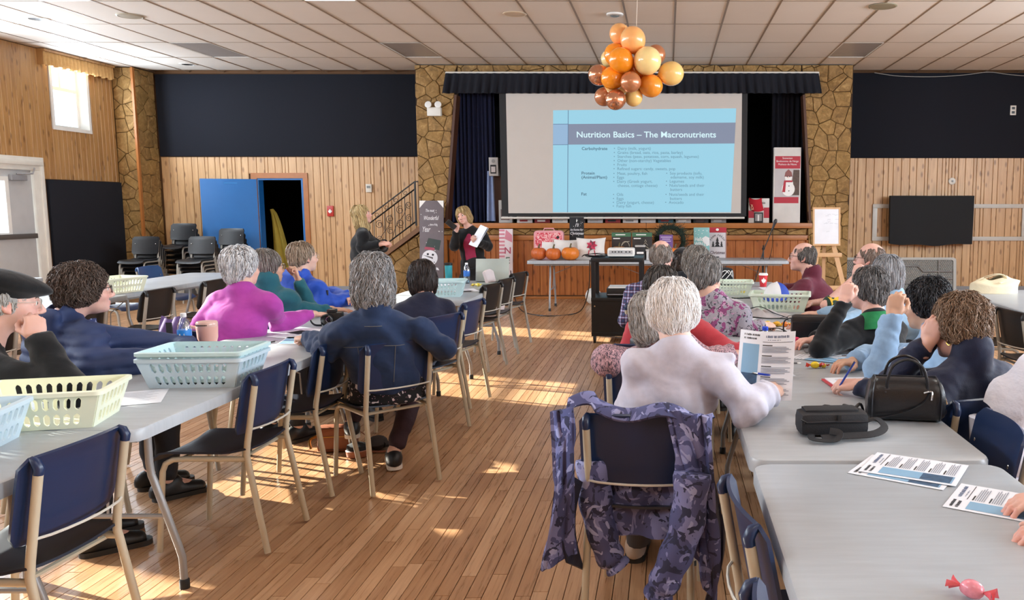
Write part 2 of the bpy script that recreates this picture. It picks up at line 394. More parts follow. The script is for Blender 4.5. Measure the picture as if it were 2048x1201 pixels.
# baseboards and trims
b = MB(); b.box((-8.67, WYB - .03, 0), (-7.14, WYB, .14)); b.box((-6.16, WYB - .03, 0), (-4.05, WYB, .14)); struct(b.build('baseboard_back', mat('grey_vinyl', '8a8a8c', .5)))
b = MB(); b.box((WXL, 12.2, 0), (WXL + .03, 13.82, .1)); struct(b.build('baseboard_left', mat('grey_vinyl', '8a8a8c', .5)))
b = MB(); b.box((2.96, WYB - .03, 0), (WXR, WYB, .14)); struct(b.build('baseboard_right', mat('grey_vinyl', '8a8a8c', .5)))
b = MB(); b.box((-7.14, WYB - .035, 0), (-7.04, WYB, 2.08)); b.box((-6.25, WYB - .035, 0), (-6.17, WYB, 2.08)); b.box((-7.14, WYB - .036, 2.0), (-6.17, WYB, 2.09)); struct(b.build('trim_1', M_TRIMW))
b = MB(); b.box((-7.06, WYB - .02, 0), (-7.02, WYB + .15, 1.97)); b.box((-6.29, WYB - .02, 0), (-6.25, WYB + .15, 1.97)); b.box((-7.06, WYB - .02, 1.97), (-6.25, WYB + .15, 2.01)); struct(b.build('trim_2', M_BLUE))
# store room behind the doorway
b = MB(); b.box((-8.2, 17.5, 0), (-4.6, 17.6, 2.6)); b.box((-8.3, WYB + .15, 0), (-8.2, 17.6, 2.6)); b.box((-4.6, WYB + .15, 0), (-4.5, 17.6, 2.6)); b.box((-8.3, WYB + .15, 2.6), (-4.5, 17.6, 2.7)); b.box((-8.3, WYB + .15, -.05), (-4.5, 17.6, -.002))
struct(b.build('wall_storeroom', M_DARKWALL, smooth=0))
d = thing('open_door', 'blue door standing open against the pine wall, with a steel knob', 'door', (-7.05, WYB - .02, 0), R(180 + 21))
b = MB(); b.box((0, -.02, .01), (.86, .02, 1.985), None, .003); b.build('door_leaf', M_BLUE, d)
b = MB(); b.box((.3, .0, 1.9), (.5, .0225, 1.93)); b.build('door_plate', mat('blue_plate', '2f78b8', .35), d)
for s in (-1, 1):
    b = MB(); b.lathe([(.03, 0), (.03, .006), (.012, .01), (.012, .03), (.027, .04), (.03, .052), (.02, .065), (.002, .068)], 14, Tr(.79, s * .02, .96, 0, R(90 if s < 0 else -90))); b.build('door_knob', M_CHROME, d)
b = MB(); b.sheet(lambda u, v: (-7.02 + .02 + v * (.36 * (1 - u) ** .6 + .02) + .01 * math.sin(9 * v + 3 * u), 14.75 + .03 * math.sin(v * 14), u * 1.45 + .02), 20, 14, .012)
tag(b.build('hanging_tarp', mat('mustard_canvas', 'b09a3c', .8)), 'mustard yellow canvas leaning just inside the dark doorway', 'tarp')

# ---------------------------------------------------------------- left wall: window, valance, exit door
WH = M_WHITE
for n_, y in enumerate(LWIN):
    b = MB(); f0, f1, z0, z1 = y - LHW[n_], y + LHW[n_], 2.70, 3.74; x0, x1 = WXL - .2, WXL + .02
    b.box((x0, f0 - .045, z0), (x1, f0 + .005, z1)); b.box((x0, f1 - .005, z0), (x1, f1 + .045, z1)); b.box((x0, f0 - .045, z0 - .05), (x1 + .002, f1 + .045, z0))
    b.box((x0 + .002, f0 + .005, z1 - .02), (x1 - .002, f1 - .005, z1 + .02))
    w = struct(b.build('window_%d' % (n_ + 1), WH, smooth=0))
    b = MB(); xs = WXL - .17
    for a, c, z, q in ((f0 + .006, f0 + .04, z0 + .04, z1 - .04), (f1 - .04, f1 - .006, z0 + .04, z1 - .04), (f0 + .006, f1 - .006, z0 + .001, z0 + .04), (f0 + .04, f1 - .04, z0 + .56, z0 + .61), (f0 + .006, f1 - .006, z1 - .04, z1 - .021), (y - .02, y + .02, z0 + .61, z1 - .04)): b.box((xs, a, z), (xs + .035, c, q))
    b.build('window_sash', WH, w, 0)
    b = MB(); b.box((xs + .014, f0 + .03, z0 + .03), (xs + .018, f1 - .03, z1 - .03)); b.build('window_pane', M_GLASS, w, 0)
for n_, y in enumerate(RWIN):
    b = MB()
    for a, c, z, q in ((y - .75, y - .7, 1.85, 3.35), (y + .7, y + .75, 1.85, 3.35), (y - .75, y + .75, 1.8, 1.85), (y - .75, y + .75, 3.35, 3.4), (y - .02, y + .02, 1.85, 3.35)): b.box((WXR, a, z), (WXR + .2, c, q))
    w = struct(b.build('window_%d' % (n_ + 1 + len(LWIN)), WH, smooth=0)); b = MB(); b.box((WXR + .1, y - .72, 1.83), (WXR + .104, y + .72, 3.37)); b.build('window_pane', M_GLASS, w, 0)
v = thing('window_valance', 'short gathered straw-coloured valance over the high side window', 'valance', (WXL, 12.9, 3.55))
b = MB(); b.sheet(lambda u, w: (.10 + .016 * math.sin(u * 120) * (.4 + w), -.68 + 1.5 * u, .2 - w * (.20 + .012 * math.sin(u * 55))), 160, 5, .004); b.build('valance_cloth', mat('straw_cloth', 'b98f58', .85, var=.2, vs=30), v)
b = MB(); b.box((.0, -.69, .19), (.13, .83, .225)); b.box((.0, -.69, .0), (.1, -.675, .19)); b.build('valance_board', M_PINE2, v)
d = struct(MB().box((WXL - .04, 10.985, -.01), (WXL + .005, 11.915, 2.03), None, .003).build('door_1', mat('door_grey_paint', 'b9b9b9', .4)))
f = MB()
for a, c, z, q in ((11.94, 12.15, 0, 2.03), (10.75, 10.96, 0, 2.03), (10.75, 12.15, 2.03, 2.22)): f.box((WXL - .1, a, z), (WXL + .03, c, q), None, .006)
for a, c, z, q in ((12.06, 12.12, 0, 2.1), (10.78, 10.84, 0, 2.1), (10.78, 12.12, 2.1, 2.17)): f.box((WXL, a, z), (WXL + .05, c, q), None, .01)
f.build('door_frame', M_OFFW, d)
f = MB(); f.box((WXL - .045, 11.05, 1.16), (WXL + .012, 11.43, 1.87)); f.build('door_glass', emis('daylight_glow_glass', 'e8f6ff', 1.6), d)  # opaque pane that glows itself, standing in for daylight behind the door
f = MB()
for a, c, z, q in ((11.0, 11.06, 1.16, 1.87), (11.42, 11.48, 1.16, 1.87), (11.0, 11.48, 1.1, 1.16), (11.0, 11.48, 1.87, 1.93)): f.box((WXL, a, z), (WXL + .02, c, q))
f.build('glass_frame', WH, d)
f = MB(); f.box((WXL + .005, 11.5, 1.88), (WXL + .06, 11.78, 1.96), None, .008); f.tube([(WXL + .05, 11.6, 1.97), (WXL + .12, 11.8, 1.98), (WXL + .04, 11.95, 2.06)], .011); f.build('door_closer', mat('closer_grey', '8f8f92', .4), d)
f = MB(); f.box((WXL + .0, 11.0, 1.07), (WXL + .05, 11.9, 1.14), None, .008); f.build('panic_bar', mat('bar_brown', '55504c', .35), d)

# ---------------------------------------------------------------- stone veneer
def clip(poly, nx, ny, d):
    o = []
    for i in range(len(poly)):
        a, c = poly[i], poly[(i + 1) % len(poly)]; da, dc = a[0] * nx + a[1] * ny - d, c[0] * nx + c[1] * ny - d
        if da <= 0: o.append(a)
        if (da < 0) != (dc < 0) and abs(da - dc) > 1e-12: t = da / (da - dc); o.append((a[0] + t * (c[0] - a[0]), a[1] + t * (c[1] - a[1])))
    return o
def inset(poly, g):
    n = len(poly); out = poly
    for i in range(n):
        a, c = poly[i], poly[(i + 1) % n]; ex, ey = c[0] - a[0], c[1] - a[1]; L = math.hypot(ex, ey)
        if L < 1e-6: continue
        nx, ny = ey / L, -ex / L; out = clip(out, nx, ny, a[0] * nx + a[1] * ny - g)
        if len(out) < 3: return []
    return out
def area2(p): return sum(p[i][0] * p[(i + 1) % len(p)][1] - p[(i + 1) % len(p)][0] * p[i][1] for i in range(len(p))) / 2
def stones(parent, poly, sx, sz, to3, seed, depth=.03, gap=.0042):
    rg = random.Random(seed); xs = [p[0] for p in poly]; zs = [p[1] for p in poly]; pts = []
    if area2(poly) < 0: poly = poly[::-1]
    x0, x1, z0, z1 = min(xs) - sx, max(xs) + sx, min(zs) - sz, max(zs) + sz
    j = 0; z = z0
    while z < z1:
        x = x0 + (j % 2) * sx / 2
        while x < x1: pts.append((x + rg.uniform(-.44, .44) * sx, z + rg.uniform(-.44, .44) * sz)); x += sx * rg.choice((.8, 1, 1.3))
        z += sz; j += 1
    for p in pts:
        c = list(poly)
        for q in pts:
            if q is p or abs(q[0] - p[0]) > 3 * sx or abs(q[1] - p[1]) > 3 * sz: continue
            # cells stretched a little so that courses read as masonry
            nx, ny = q[0] - p[0], (q[1] - p[1]) * (sx / sz) ** 1.2; mx, my = (p[0] + q[0]) / 2, (p[1] + q[1]) / 2
            c = clip(c, nx, ny, mx * nx + my * ny)
            if len(c) < 3: break
        if len(c) < 3 or abs(area2(c)) < .0012: continue
        a = inset(c, gap); f = inset(c, gap + .012)
        if len(a) < 3 or len(f) < 3: continue
        dp = depth * rg.uniform(.7, 1.15); cx = sum(t[0] for t in a) / len(a); cz = sum(t[1] for t in a) / len(a)
        b = MB(); n = len(a); fr = [((t[0] - cx) * .9 + cx, (t[1] - cz) * .9 + cz) for t in a]
        o3 = Vector(to3(cx, cz, 0))
        vs = [Vector(to3(t[0], t[1], 0)) - o3 for t in a] + [Vector(to3(t[0], t[1], dp * .75)) - o3 for t in a] + [Vector(to3(t[0], t[1], dp * rg.uniform(.9, 1.08))) - o3 for t in fr]
        fs = [(k, (k + 1) % n, n + (k + 1) % n, n + k) for k in range(n)] + [(n + k, n + (k + 1) % n, 2 * n + (k + 1) % n, 2 * n + k) for k in range(n)] + [tuple(range(2 * n, 3 * n))]
        b.add(vs, fs); o = b.build('stone', M_STONE, parent, 25); o.location = o3
SY = 13.63   # plane of the stage front
def front(y): return lambda x, z, d: (x, y - d, z)
b = MB(); b.box((-9.05, 13.85, 0), (-8.72, WYB, CEIL)); corner = struct(b.build('pillar_corner', M_MORTAR, smooth=0))
stones(corner, [(-9.04, 0), (-8.71, 0), (-8.71, 3.77), (-9.04, 3.77)], .2, .22, front(13.85), 11)
stones(corner, [(13.86, 0), (14.38, 0), (14.38, 3.77), (13.86, 3.77)], .24, .24, lambda y, z, d: (-8.72 + d, y, z), 12)
b = MB(); b.box((-8.72, 13.8, 0), (-8.685, 13.85, 3.77)); b.build('corner_trim', M_TRIMW, corner, 0)
b = MB()
b.prism([(-4.05, 0), (-3.76, 0), (-3.76, 1.25), (-3.62, 1.25), (-3.41, 3.3), (-3.41, 3.6), (2.2, 3.6), (2.2, 3.3), (2.34, 1.25), (2.34, 0), (2.95, 0), (2.98, 3.77), (-4.05, 3.77)], 0, .2, Matrix.Translation((0, SY + .2, 0)) @ Matrix.Rotation(R(90), 4, 'X'))
b.box((-4.05, SY + .2, 0), (-3.95, WYB + .17, 3.77)); b.box((2.89, SY + .2, 0), (2.96, WYB + .17, 3.77))
arch = struct(b.build('pillar_stage', M_MORTAR, smooth=0))
stones(arch, [(-4.05, .0), (-3.77, .0), (-3.77, 1.2), (-3.62, 1.25), (-3.42, 3.3), (-3.42, 3.6), (-3.36, 3.77), (-4.05, 3.77)], .2, .2, front(SY), 21)
stones(arch, [(2.35, 0), (2.95, 0), (2.97, 3.77), (2.15, 3.77), (2.2, 3.3)], .22, .23, front(SY), 22)
stones(arch, [(-3.36, 3.62), (2.14, 3.62), (2.14, 3.77), (-3.36, 3.77)], .22, .15, front(SY), 23)
b = MB(); b.prism([(-3.63, 1.25), (-3.59, 1.25), (-3.38, 3.3), (-3.42, 3.3)], 0, .25, Matrix.Translation((0, SY + .21, 0)) @ Matrix.Rotation(R(90), 4, 'X'))
b.prism([(2.31, 1.25), (2.35, 1.25), (2.21, 3.3), (2.17, 3.3)], 0, .25, Matrix.Translation((0, SY + .21, 0)) @ Matrix.Rotation(R(90), 4, 'X')); b.build('opening_trim', mat('dark_trim', '4a2a18', .5), arch, 0)
# stage: apron with ledge, stone strip, red pine boards in frames
b = MB(); b.box((-3.75, SY + .05, 0), (2.34, SY + .2, 1.16)); b.box((-3.95, SY + .1, 1.13), (2.9, 18, 1.2)); stage = struct(b.build('floor_stage', M_GROOVE, smooth=0))
b = MB(); b.box((-3.75, SY - .07, 1.165), (-.35, SY + .2, 1.25), None, .006); b.box((-.345, SY - .07, 1.165), (2.36, SY + .2, 1.25), None, .006); b.build('stage_ledge', M_TRIMW, stage)
stones(stage, [(-3.75, 1.055), (2.34, 1.055), (2.34, 1.16), (-3.75, 1.16)], .26, .13, front(SY + .05), 31, .03)
planks(stage, M_RED, -3.6, -.0, .06, .99, [], lambda a, z: ((a, SY + .05, z), 0), [.1, .12, .085, .14], .014, .004, 'stage_plank', 41)
planks(stage, M_RED, .08, 2.3, .06, .99, [], lambda a, z: ((a, SY + .05, z), 0), [.16, .12, .2, .14], .014, .004, 'stage_plank', 42)
b = MB()
for lo, hi in (((-3.75, 0), (-3.62, 1.05)), ((-.02, 0), (.1, 1.0)), ((-3.62, .97), (2.34, 1.05)), ((2.28, 0), (2.34, 1.0)), ((-3.62, 0), (2.3, .04))): b.box((lo[0], SY - .005, lo[1]), (hi[0], SY + .05, hi[1]), None, .004)
b.build('apron_frame', M_TRIMW, stage)
b = MB(); b.box((-4.2, 18, 1.2), (3.2, 18.1, 4.2)); b.box((-3.95, WYB + .16, 1.2), (-3.9, 18, 4.2)); b.box((2.85, WYB + .16, 1.2), (2.9, 18, 4.2)); b.box((-3.98, SY + .21, 3.62), (2.92, 18.1, 3.76)); struct(b.build('wall_stage', M_DARKWALL, smooth=0))
# stage stairs: stone side, stringer and wrought railing
b = MB(); b.prism([(-5.0, 0), (-4.05, 0), (-4.05, 1.17), (-4.15, 1.12), (-5.0, .5)], 0, .3, Matrix.Translation((0, 14.3, 0)) @ Matrix.Rotation(R(90), 4, 'X')); st = struct(b.build('wall_stairs', M_MORTAR, smooth=0))
stones(st, [(-5.0, 0), (-4.06, 0), (-4.06, 1.14), (-5.0, .5)], .22, .22, front(14.0), 51)
b = MB(); b.prism([(-5.02, .48), (-4.05, 1.18), (-4.05, 1.27), (-5.02, .57)], 0, .36, Matrix.Translation((0, 14.3, 0)) @ Matrix.Rotation(R(90), 4, 'X')); b.build('stair_stringer', mat('stringer_brown', '7d5535', .5), st, 0)
b = MB(); b.box((-4.16, 13.95, 1.2), (-4.06, 14.3, 1.95)); b.build('newel_board', mat('stringer_brown', '7d5535', .5), st, 0)
rl = thing('stair_railing', 'black wrought iron stair railing with scrolls beside the stage', 'railing', (0, 13.93, 0))
L0, L1 = Vector((-5.02, 0, 1.33)), Vector((-4.2, 0, 1.93)); dz = Vector((0, 0, 1))
b = MB(); b.tube([L0, L1, L1 + Vector((.09, 0, 0))], .011, 6); b.build('hand_rail', M_BLACK, rl)
b = MB(); b.tube([L0 - dz * .12, L1 - dz * .12], .012, 4); b.tube([L0 - dz * .66, L1 - dz * .66], .012, 4); b.build('rail_bar', M_BLACK, rl)
for q in (0.14, .36, .57, .78, .93, 1.0):
    p = L0.lerp(L1, q); b = MB(); b.tube([p - dz * (.12 if q < 1 else 0), p - dz * (.66 if q < 1 else .73)], .007 if q < 1 else .018, 4); b.build('baluster', M_BLACK, rl)
def spiral(cx, cz, r, a0, turns, sgn=1): return [(cx + r * (1 - .75 * t) * math.cos(a0 + sgn * turns * 2 * PI * t), 0, cz + r * (1 - .75 * t) * math.sin(a0 + sgn * turns * 2 * PI * t)) for t in [k / 22 for k in range(23)]]
for q, dzz, r, s in ((.25, .26, .07, 1), (.47, .3, .075, -1), (.47, .5, .06, 1), (.68, .28, .07, 1), (.68, .5, .075, -1), (.86, .3, .06, -1), (.86, .52, .06, 1), (.25, .5, .06, -1)):
    p = L0.lerp(L1, q); b = MB(); b.tube(spiral(p.x, p.z - dzz, r, s * 1.2, 1.5, s), .005, 5); b.build('scroll', M_BLACK, rl)
for q in (.2, .4, .6, .8):
    p = L0.lerp(L1, q); b = MB(); b.tube(spiral(p.x, p.z - .06, .045, 2.2, 1.2), .004, 5); b.build('scroll', M_BLACK, rl)
for q in (.3, .62):
    p = L0.lerp(L1, q); b = MB(); b.tube(smoothpath([(p.x - .1, 0, p.z - .72), (p.x - .02, 0, p.z - .5), (p.x + .12, 0, p.z - .3), (p.x + .16, 0, p.z - .12)], 6), .005, 5); b.build('scroll', M_BLACK, rl)

# ---------------------------------------------------------------- stage curtains, valance, projection screen
def pleats(x0, x1, z0, z1, y, n, amp, flare=0, nu=None):
    def fn(u, w):
        x = x0 + (x1 - x0) * u; s = math.sin(u * n * 2 * PI + .6 * math.sin(u * 17)) + .35 * math.sin(u * n * 5.1 + 1)
        return (x + flare * (2 * u - 1) * w, y - amp * s * (.45 + .55 * w), z1 + (z0 - z1) * w)
    return MB().sheet(fn, nu or n * 10, 8, .004)
M_DCURT = mat('dark_curtain', '0b0d1c', .9); M_VAL = mat('valance_navy', '070916', .9, var=.2)
t = thing('stage_curtain', 'deep blue pleated curtain drawn to the snowman-board side of the stage', 'curtain', (0, 0, 0)); pleats(-3.68, -2.86, 1.262, 3.5, 13.98, 11, .035).build('curtain_cloth', M_NAVYCLOTH, t, 60)
t = thing('stage_curtain', 'black-blue curtain gathered behind the tall white picture box', 'curtain', (0, 0, 0)); pleats(1.74, 2.5, 1.262, 3.5, 14.1, 9, .035).build('curtain_cloth', M_DCURT, t, 60)
t = thing('stage_valance', 'long dark navy pleated valance across the top of the stage', 'valance', (0, 0, 0))
pleats(-3.52, 2.40, 3.31, 3.62, SY - .14, 47, .03, .06, 520).build('valance_cloth', M_VAL, t, 60)
b = MB(); b.tube([(-3.52, SY - .13, 3.635), (2.40, SY - .13, 3.635)], .014, 8); b.box((-3.53, SY - .13, 3.5), (-3.5, SY - .02, 3.64)); b.box((2.38, SY - .13, 3.5), (2.41, SY - .02, 3.64)); b.build('valance_rod', M_OFFW, t)
sc = thing('projection_screen', 'large pull-down projection screen showing a nutrition slide over the stage', 'projection screen', (0, SY - .09, 0))
b = MB(); b.box((-2.69, 0, 1.36), (1.28, .006, 3.4)); b.build('screen_border', mat('screen_black', '101013', .6), sc, 0)
b = MB(); b.box((-2.58, -.004, 1.41), (1.19, 0, 3.36)); b.build('screen_fabric', mat('screen_grey', 'c2bab2', .75, var=.03), sc, 0)
b = MB(); b.tube([(-2.7, .0, 1.335), (1.25, .0, 1.335)], .017, 8); b.build('screen_bar', mat('bar_white', 'd8d4cc', .4), sc)
# the slide, as light on the fabric
TLx, TRx, BLx, BRx = (-1.83, 3.05), (1.10, 3.08), (-1.86, 1.425), (1.03, 1.425)
def sp(u, w):
    a = Vector(TLx).lerp(Vector(TRx), u); c = Vector(BLx).lerp(Vector(BRx), u); p = a.lerp(c, w); return (p.x, p.y)
def slide(name, u0, u1, w0, w1, m, d):
    q = [sp(u0, w0), sp(u1, w0), sp(u1, w1), sp(u0, w1)]; b = MB(); b.add([(x, -d, z) for x, z in q], [(0, 3, 2, 1)]); b.build(name, m, sc, 0)
E_CY, E_GR, E_BL, E_LN = emis('slide_cyan', 'a2dcf2', .64), emis('slide_band', '8e98b0', .6), emis('slide_blue', '9fc2e4', .62), emis('slide_line', '6f90b4', .5)
E_TX, E_TX2, E_WT = emis('slide_text', '6f9ab0', .6), emis('slide_text_bold', '4f7288', .55), emis('slide_title', 'd6f4fb', .75)
slide('slide_background', 0, 1, 0, 1, E_CY, .0052); slide('slide_band', .084, 1, .135, .335, E_GR, .006); slide('slide_corner', 0, .082, .135, .335, E_BL, .006)
slide('slide_rule', .081, .0845, 0, 1, E_LN, .0064); slide('slide_rule', 0, .084, .132, .137, E_LN, .0064); slide('slide_rule', 0, .084, .333, .338, E_LN, .0064)
def st_(s, u, w, size, m, bold=0, sx=1.0):
    x, z = sp(u, w); text(s, size, wallM(x, -.0075, z), m, sc, 'lettering', 'LEFT', bold, .0002, sx)
st_('Nutrition Basics \u2013 The Macronutrients', .128, .265, .132, E_WT, .0018, 1.085)
for s, w in (('Carbohydrate', .388), ('Protein', .628), ('(Animal/Plant)', .668), ('Fat', .833)): st_(s, .158, w, .068, E_TX2, .0008, 1.08)
for s, w in (('\u2022  Dairy (milk, yogurt)', .388), ('\u2022  Grains (bread, oats, rice, pasta, barley)', .428), ('\u2022  Starches (peas, potatoes, corn, squash, legumes)', .467), ('\u2022  Other (non-starchy) Vegetables', .507), ('\u2022  Fruits', .546), ('\u2022  Refined sugars: candy, sweets, pop', .586),
             ('\u2022  Meat, poultry, fish', .632), ('\u2022  Eggs', .67), ('\u2022  Dairy (Greek yogurt,', .71), ('    cheese, cottage cheese)', .75), ('\u2022  Oils', .838), ('\u2022  Eggs', .878), ('\u2022  Dairy (yogurt, cheese)', .916), ('\u2022  Fatty fish', .952)): st_(s, .335, w, .066, E_TX, 0, 1.02)
for s, w in (('\u2022  Soy products (tofu,', .632), ('    edamame, soy milk)', .67), ('\u2022  Legumes', .71), ('\u2022  Nuts/seeds and their', .75), ('    butters', .79), ('\u2022  Nuts/seeds and their', .838), ('    butters', .878), ('\u2022  Avocado', .916)): st_(s, .628, w, .066, E_TX, 0, 1.02)
# ---------------------------------------------------------------- people: implicit bodies meshed into single surfaces
F32 = np.float32
def V3(p): return np.array(p, F32)
class Field:
    def __init__(s, lo, hi, v):
        s.v = v; s.lo = V3(lo); s.n = [int(math.ceil((hi[i] - lo[i]) / v)) + 1 for i in range(3)]
        s.D = np.full(s.n, .5, F32); s.ax = [s.lo[i] + v * np.arange(s.n[i], dtype=F32) for i in range(3)]
    def sl(s, lo, hi):
        o = []
        for i in range(3):
            a = max(0, int((lo[i] - s.lo[i]) / s.v)); b = min(s.n[i], int((hi[i] - s.lo[i]) / s.v) + 2)
            if b <= a: return None
            o.append(slice(a, b))
        return tuple(o)
    def grid(s, q): return s.ax[0][q[0]][:, None, None], s.ax[1][q[1]][None, :, None], s.ax[2][q[2]][None, None, :]
    def put(s, fn, lo, hi, k, mode='add'):
        m = k + 3 * s.v; q = s.sl([a - m for a in lo], [a + m for a in hi])
        if q is None: return
        d = fn(*s.grid(q)).astype(F32); A = s.D[q]
        if mode == 'add':
            if k > 0: h = np.clip(.5 + .5 * (A - d) / k, 0, 1); s.D[q] = A * (1 - h) + d * h - k * h * (1 - h)
            else: s.D[q] = np.minimum(A, d)
        elif mode == 'cut':
            d = -d
            if k > 0: h = np.clip(.5 + .5 * (d - A) / k, 0, 1); s.D[q] = A * (1 - h) + d * h + k * h * (1 - h)
            else: s.D[q] = np.maximum(A, d)
        elif mode == 'and': s.D[q] = np.maximum(A, d)
    def cap(s, a, b, ra, rb, k=.02, mode='add', flat=None, fold=0):
        a, b = V3(a), V3(b); ab = b - a; L2 = float(ab @ ab) + 1e-9; r = max(ra, rb)
        def fn(X, Y, Z):
            x, y, z = X - a[0], Y - a[1], Z - a[2]; t0 = (x * ab[0] + y * ab[1] + z * ab[2]) / L2; t = np.clip(t0, 0, 1)
            d = np.sqrt((x - t * ab[0]) ** 2 + (y - t * ab[1]) ** 2 + (z - t * ab[2]) ** 2) - (ra + (rb - ra) * t)
            if flat: d = np.maximum(d, (t0 - 1) * math.sqrt(L2) - flat)
            if fold: d = d + fold * (.35 + .65 * (2 * t - 1) ** 2) * (np.sin(t * math.sqrt(L2) * 72 + 2.6 * np.sin(X * 33 + Z * 19 + 5 * Y)) + .6 * np.sin(t * math.sqrt(L2) * 31 + 3 * np.sin(Z * 27 - X * 17 + Y * 22)))
            return d
        s.put(fn, np.minimum(a, b) - r, np.maximum(a, b) + r, k, mode)
    def ell(s, c, r, M=None, k=.02, mode='add'):
        c = V3(c); M = np.eye(3, dtype=F32) if M is None else np.array(M, F32); R_ = max(r)
        def fn(X, Y, Z):
            x, y, z = X - c[0], Y - c[1], Z - c[2]
            p = [(x * M[0][i] + y * M[1][i] + z * M[2][i]) for i in range(3)]
            k0 = np.sqrt((p[0] / r[0]) ** 2 + (p[1] / r[1]) ** 2 + (p[2] / r[2]) ** 2); k1 = np.sqrt((p[0] / r[0] ** 2) ** 2 + (p[1] / r[1] ** 2) ** 2 + (p[2] / r[2] ** 2) ** 2) + 1e-6
            return k0 * (k0 - 1) / k1
        s.put(fn, c - R_, c + R_, k, mode)
    def slab(s, a, b, la, lb, da, db, lat, k=.04, mode='add'):
        """elliptical limb from a to b: half widths la->lb along lat, half depths da->db"""
        a, b = V3(a), V3(b); ab = b - a; L = float(np.linalg.norm(ab)); t_ = ab / L; u = V3(lat); u = u - t_ * float(u @ t_); u /= np.linalg.norm(u); w = np.cross(t_, u); r = max(la, lb)
        def fn(X, Y, Z):
            x, y, z = X - a[0], Y - a[1], Z - a[2]; t = x * t_[0] + y * t_[1] + z * t_[2]; l = x * u[0] + y * u[1] + z * u[2]; d = x * w[0] + y * w[1] + z * w[2]
            f = np.clip(t / L, 0, 1); e = t - f * L; rl = la + (lb - la) * f; rd = da + (db - da) * f
            q = np.sqrt((l / rl) ** 2 + (d / rd) ** 2 + (e / rd) ** 2); g = np.sqrt((l / rl ** 2) ** 2 + (d / rd ** 2) ** 2 + (e / rd ** 2) ** 2) + 1e-6
            return q * (q - 1) / g
        s.put(fn, np.minimum(a, b) - r, np.maximum(a, b) + r, k, mode)
    def folds(s, amp, f=1.0, seed=0):
        X, Y, Z = s.grid((slice(None),) * 3); a = seed * 1.7
        n = np.sin(23 * f * X + 9 * f * Z + 2.5 * np.sin(11 * f * Y + 7 * f * Z + a)) + np.sin(19 * f * Y - 13 * f * Z + 2.2 * np.sin(13 * f * X - 5 * f * Z + 2 * a)) + .8 * np.sin(34 * f * Z + 9 * f * X + 3 * np.sin(10 * f * Y + a) + 2 * np.sin(12 * f * X))
        s.D += (amp * n).astype(F32)
    def mesh(s):
        D = s.D; D[0] = D[-1] = .5; D[:, 0] = D[:, -1] = .5; D[:, :, 0] = D[:, :, -1] = .5
        S = D < 0; n = [k - 1 for k in s.n]
        c = {(i, j, k): D[i:i + n[0], j:j + n[1], k:k + n[2]] for i in (0, 1) for j in (0, 1) for k in (0, 1)}
        cnt = sum((x < 0).astype(np.int8) for x in c.values()); act = (cnt > 0) & (cnt < 8); idx = np.argwhere(act)
        if len(idx) == 0: return np.zeros((0, 3), F32), np.zeros((0, 4), int)
        I = tuple(idx.T); cv = {q: x[I] for q, x in c.items()}; P = np.zeros((len(idx), 3), F32); N = np.zeros(len(idx), F32)
        for ax in range(3):
            for q in cv:
                if q[ax]: continue
                q2 = list(q); q2[ax] = 1; a, b = cv[q], cv[tuple(q2)]; m = (a < 0) != (b < 0); den = np.where(m, a - b, 1); t = np.where(m, a / den, 0)
                for d in range(3): P[:, d] += np.where(m, t if d == ax else q[d], 0)
                N += m
        P = (idx + P / N[:, None]) * s.v + s.lo
        vid = np.full(n, -1, np.int64); vid[I] = np.arange(len(idx)); F = []
        for ax in range(3):
            o1, o2 = [(1, 2), (2, 0), (0, 1)][ax]; sa = [slice(None)] * 3; sb = [slice(None)] * 3; sa[ax] = slice(0, -1); sb[ax] = slice(1, None)
            A, B = S[tuple(sa)], S[tuple(sb)]; e = np.argwhere(A != B)
            e = e[(e[:, o1] > 0) & (e[:, o2] > 0) & (e[:, o1] < s.n[o1] - 1) & (e[:, o2] < s.n[o2] - 1)]
            def vv(d1, d2): x = e.copy(); x[:, o1] -= d1; x[:, o2] -= d2; return vid[tuple(x.T)]
            q = np.stack([vv(1, 1), vv(0, 1), vv(0, 0), vv(1, 0)], 1); fl = ~A[tuple(e.T)]
            q[fl] = q[fl][:, ::-1]; F.append(q)
        F = np.concatenate(F); F = F[(F >= 0).all(1)]
        return P.astype(F32), F
    def sample(s, P):
        g = np.clip((P - s.lo) / s.v, 0, np.array(s.n) - 1.001); i = g.astype(int); f = (g - i); o = 0
        for a in (0, 1):
            for b in (0, 1):
                for c in (0, 1):
                    o = o + s.D[np.minimum(i[:, 0] + a, s.n[0] - 1), np.minimum(i[:, 1] + b, s.n[1] - 1), np.minimum(i[:, 2] + c, s.n[2] - 1)] * (f[:, 0] if a else 1 - f[:, 0]) * (f[:, 1] if b else 1 - f[:, 1]) * (f[:, 2] if c else 1 - f[:, 2])
        return o
    def grad(s, P):
        e = s.v; g = np.stack([s.sample(P + V3(d) * e) - s.sample(P - V3(d) * e) for d in ((1, 0, 0), (0, 1, 0), (0, 0, 1))], 1)
        return g / (np.linalg.norm(g, axis=1, keepdims=True) + 1e-9)
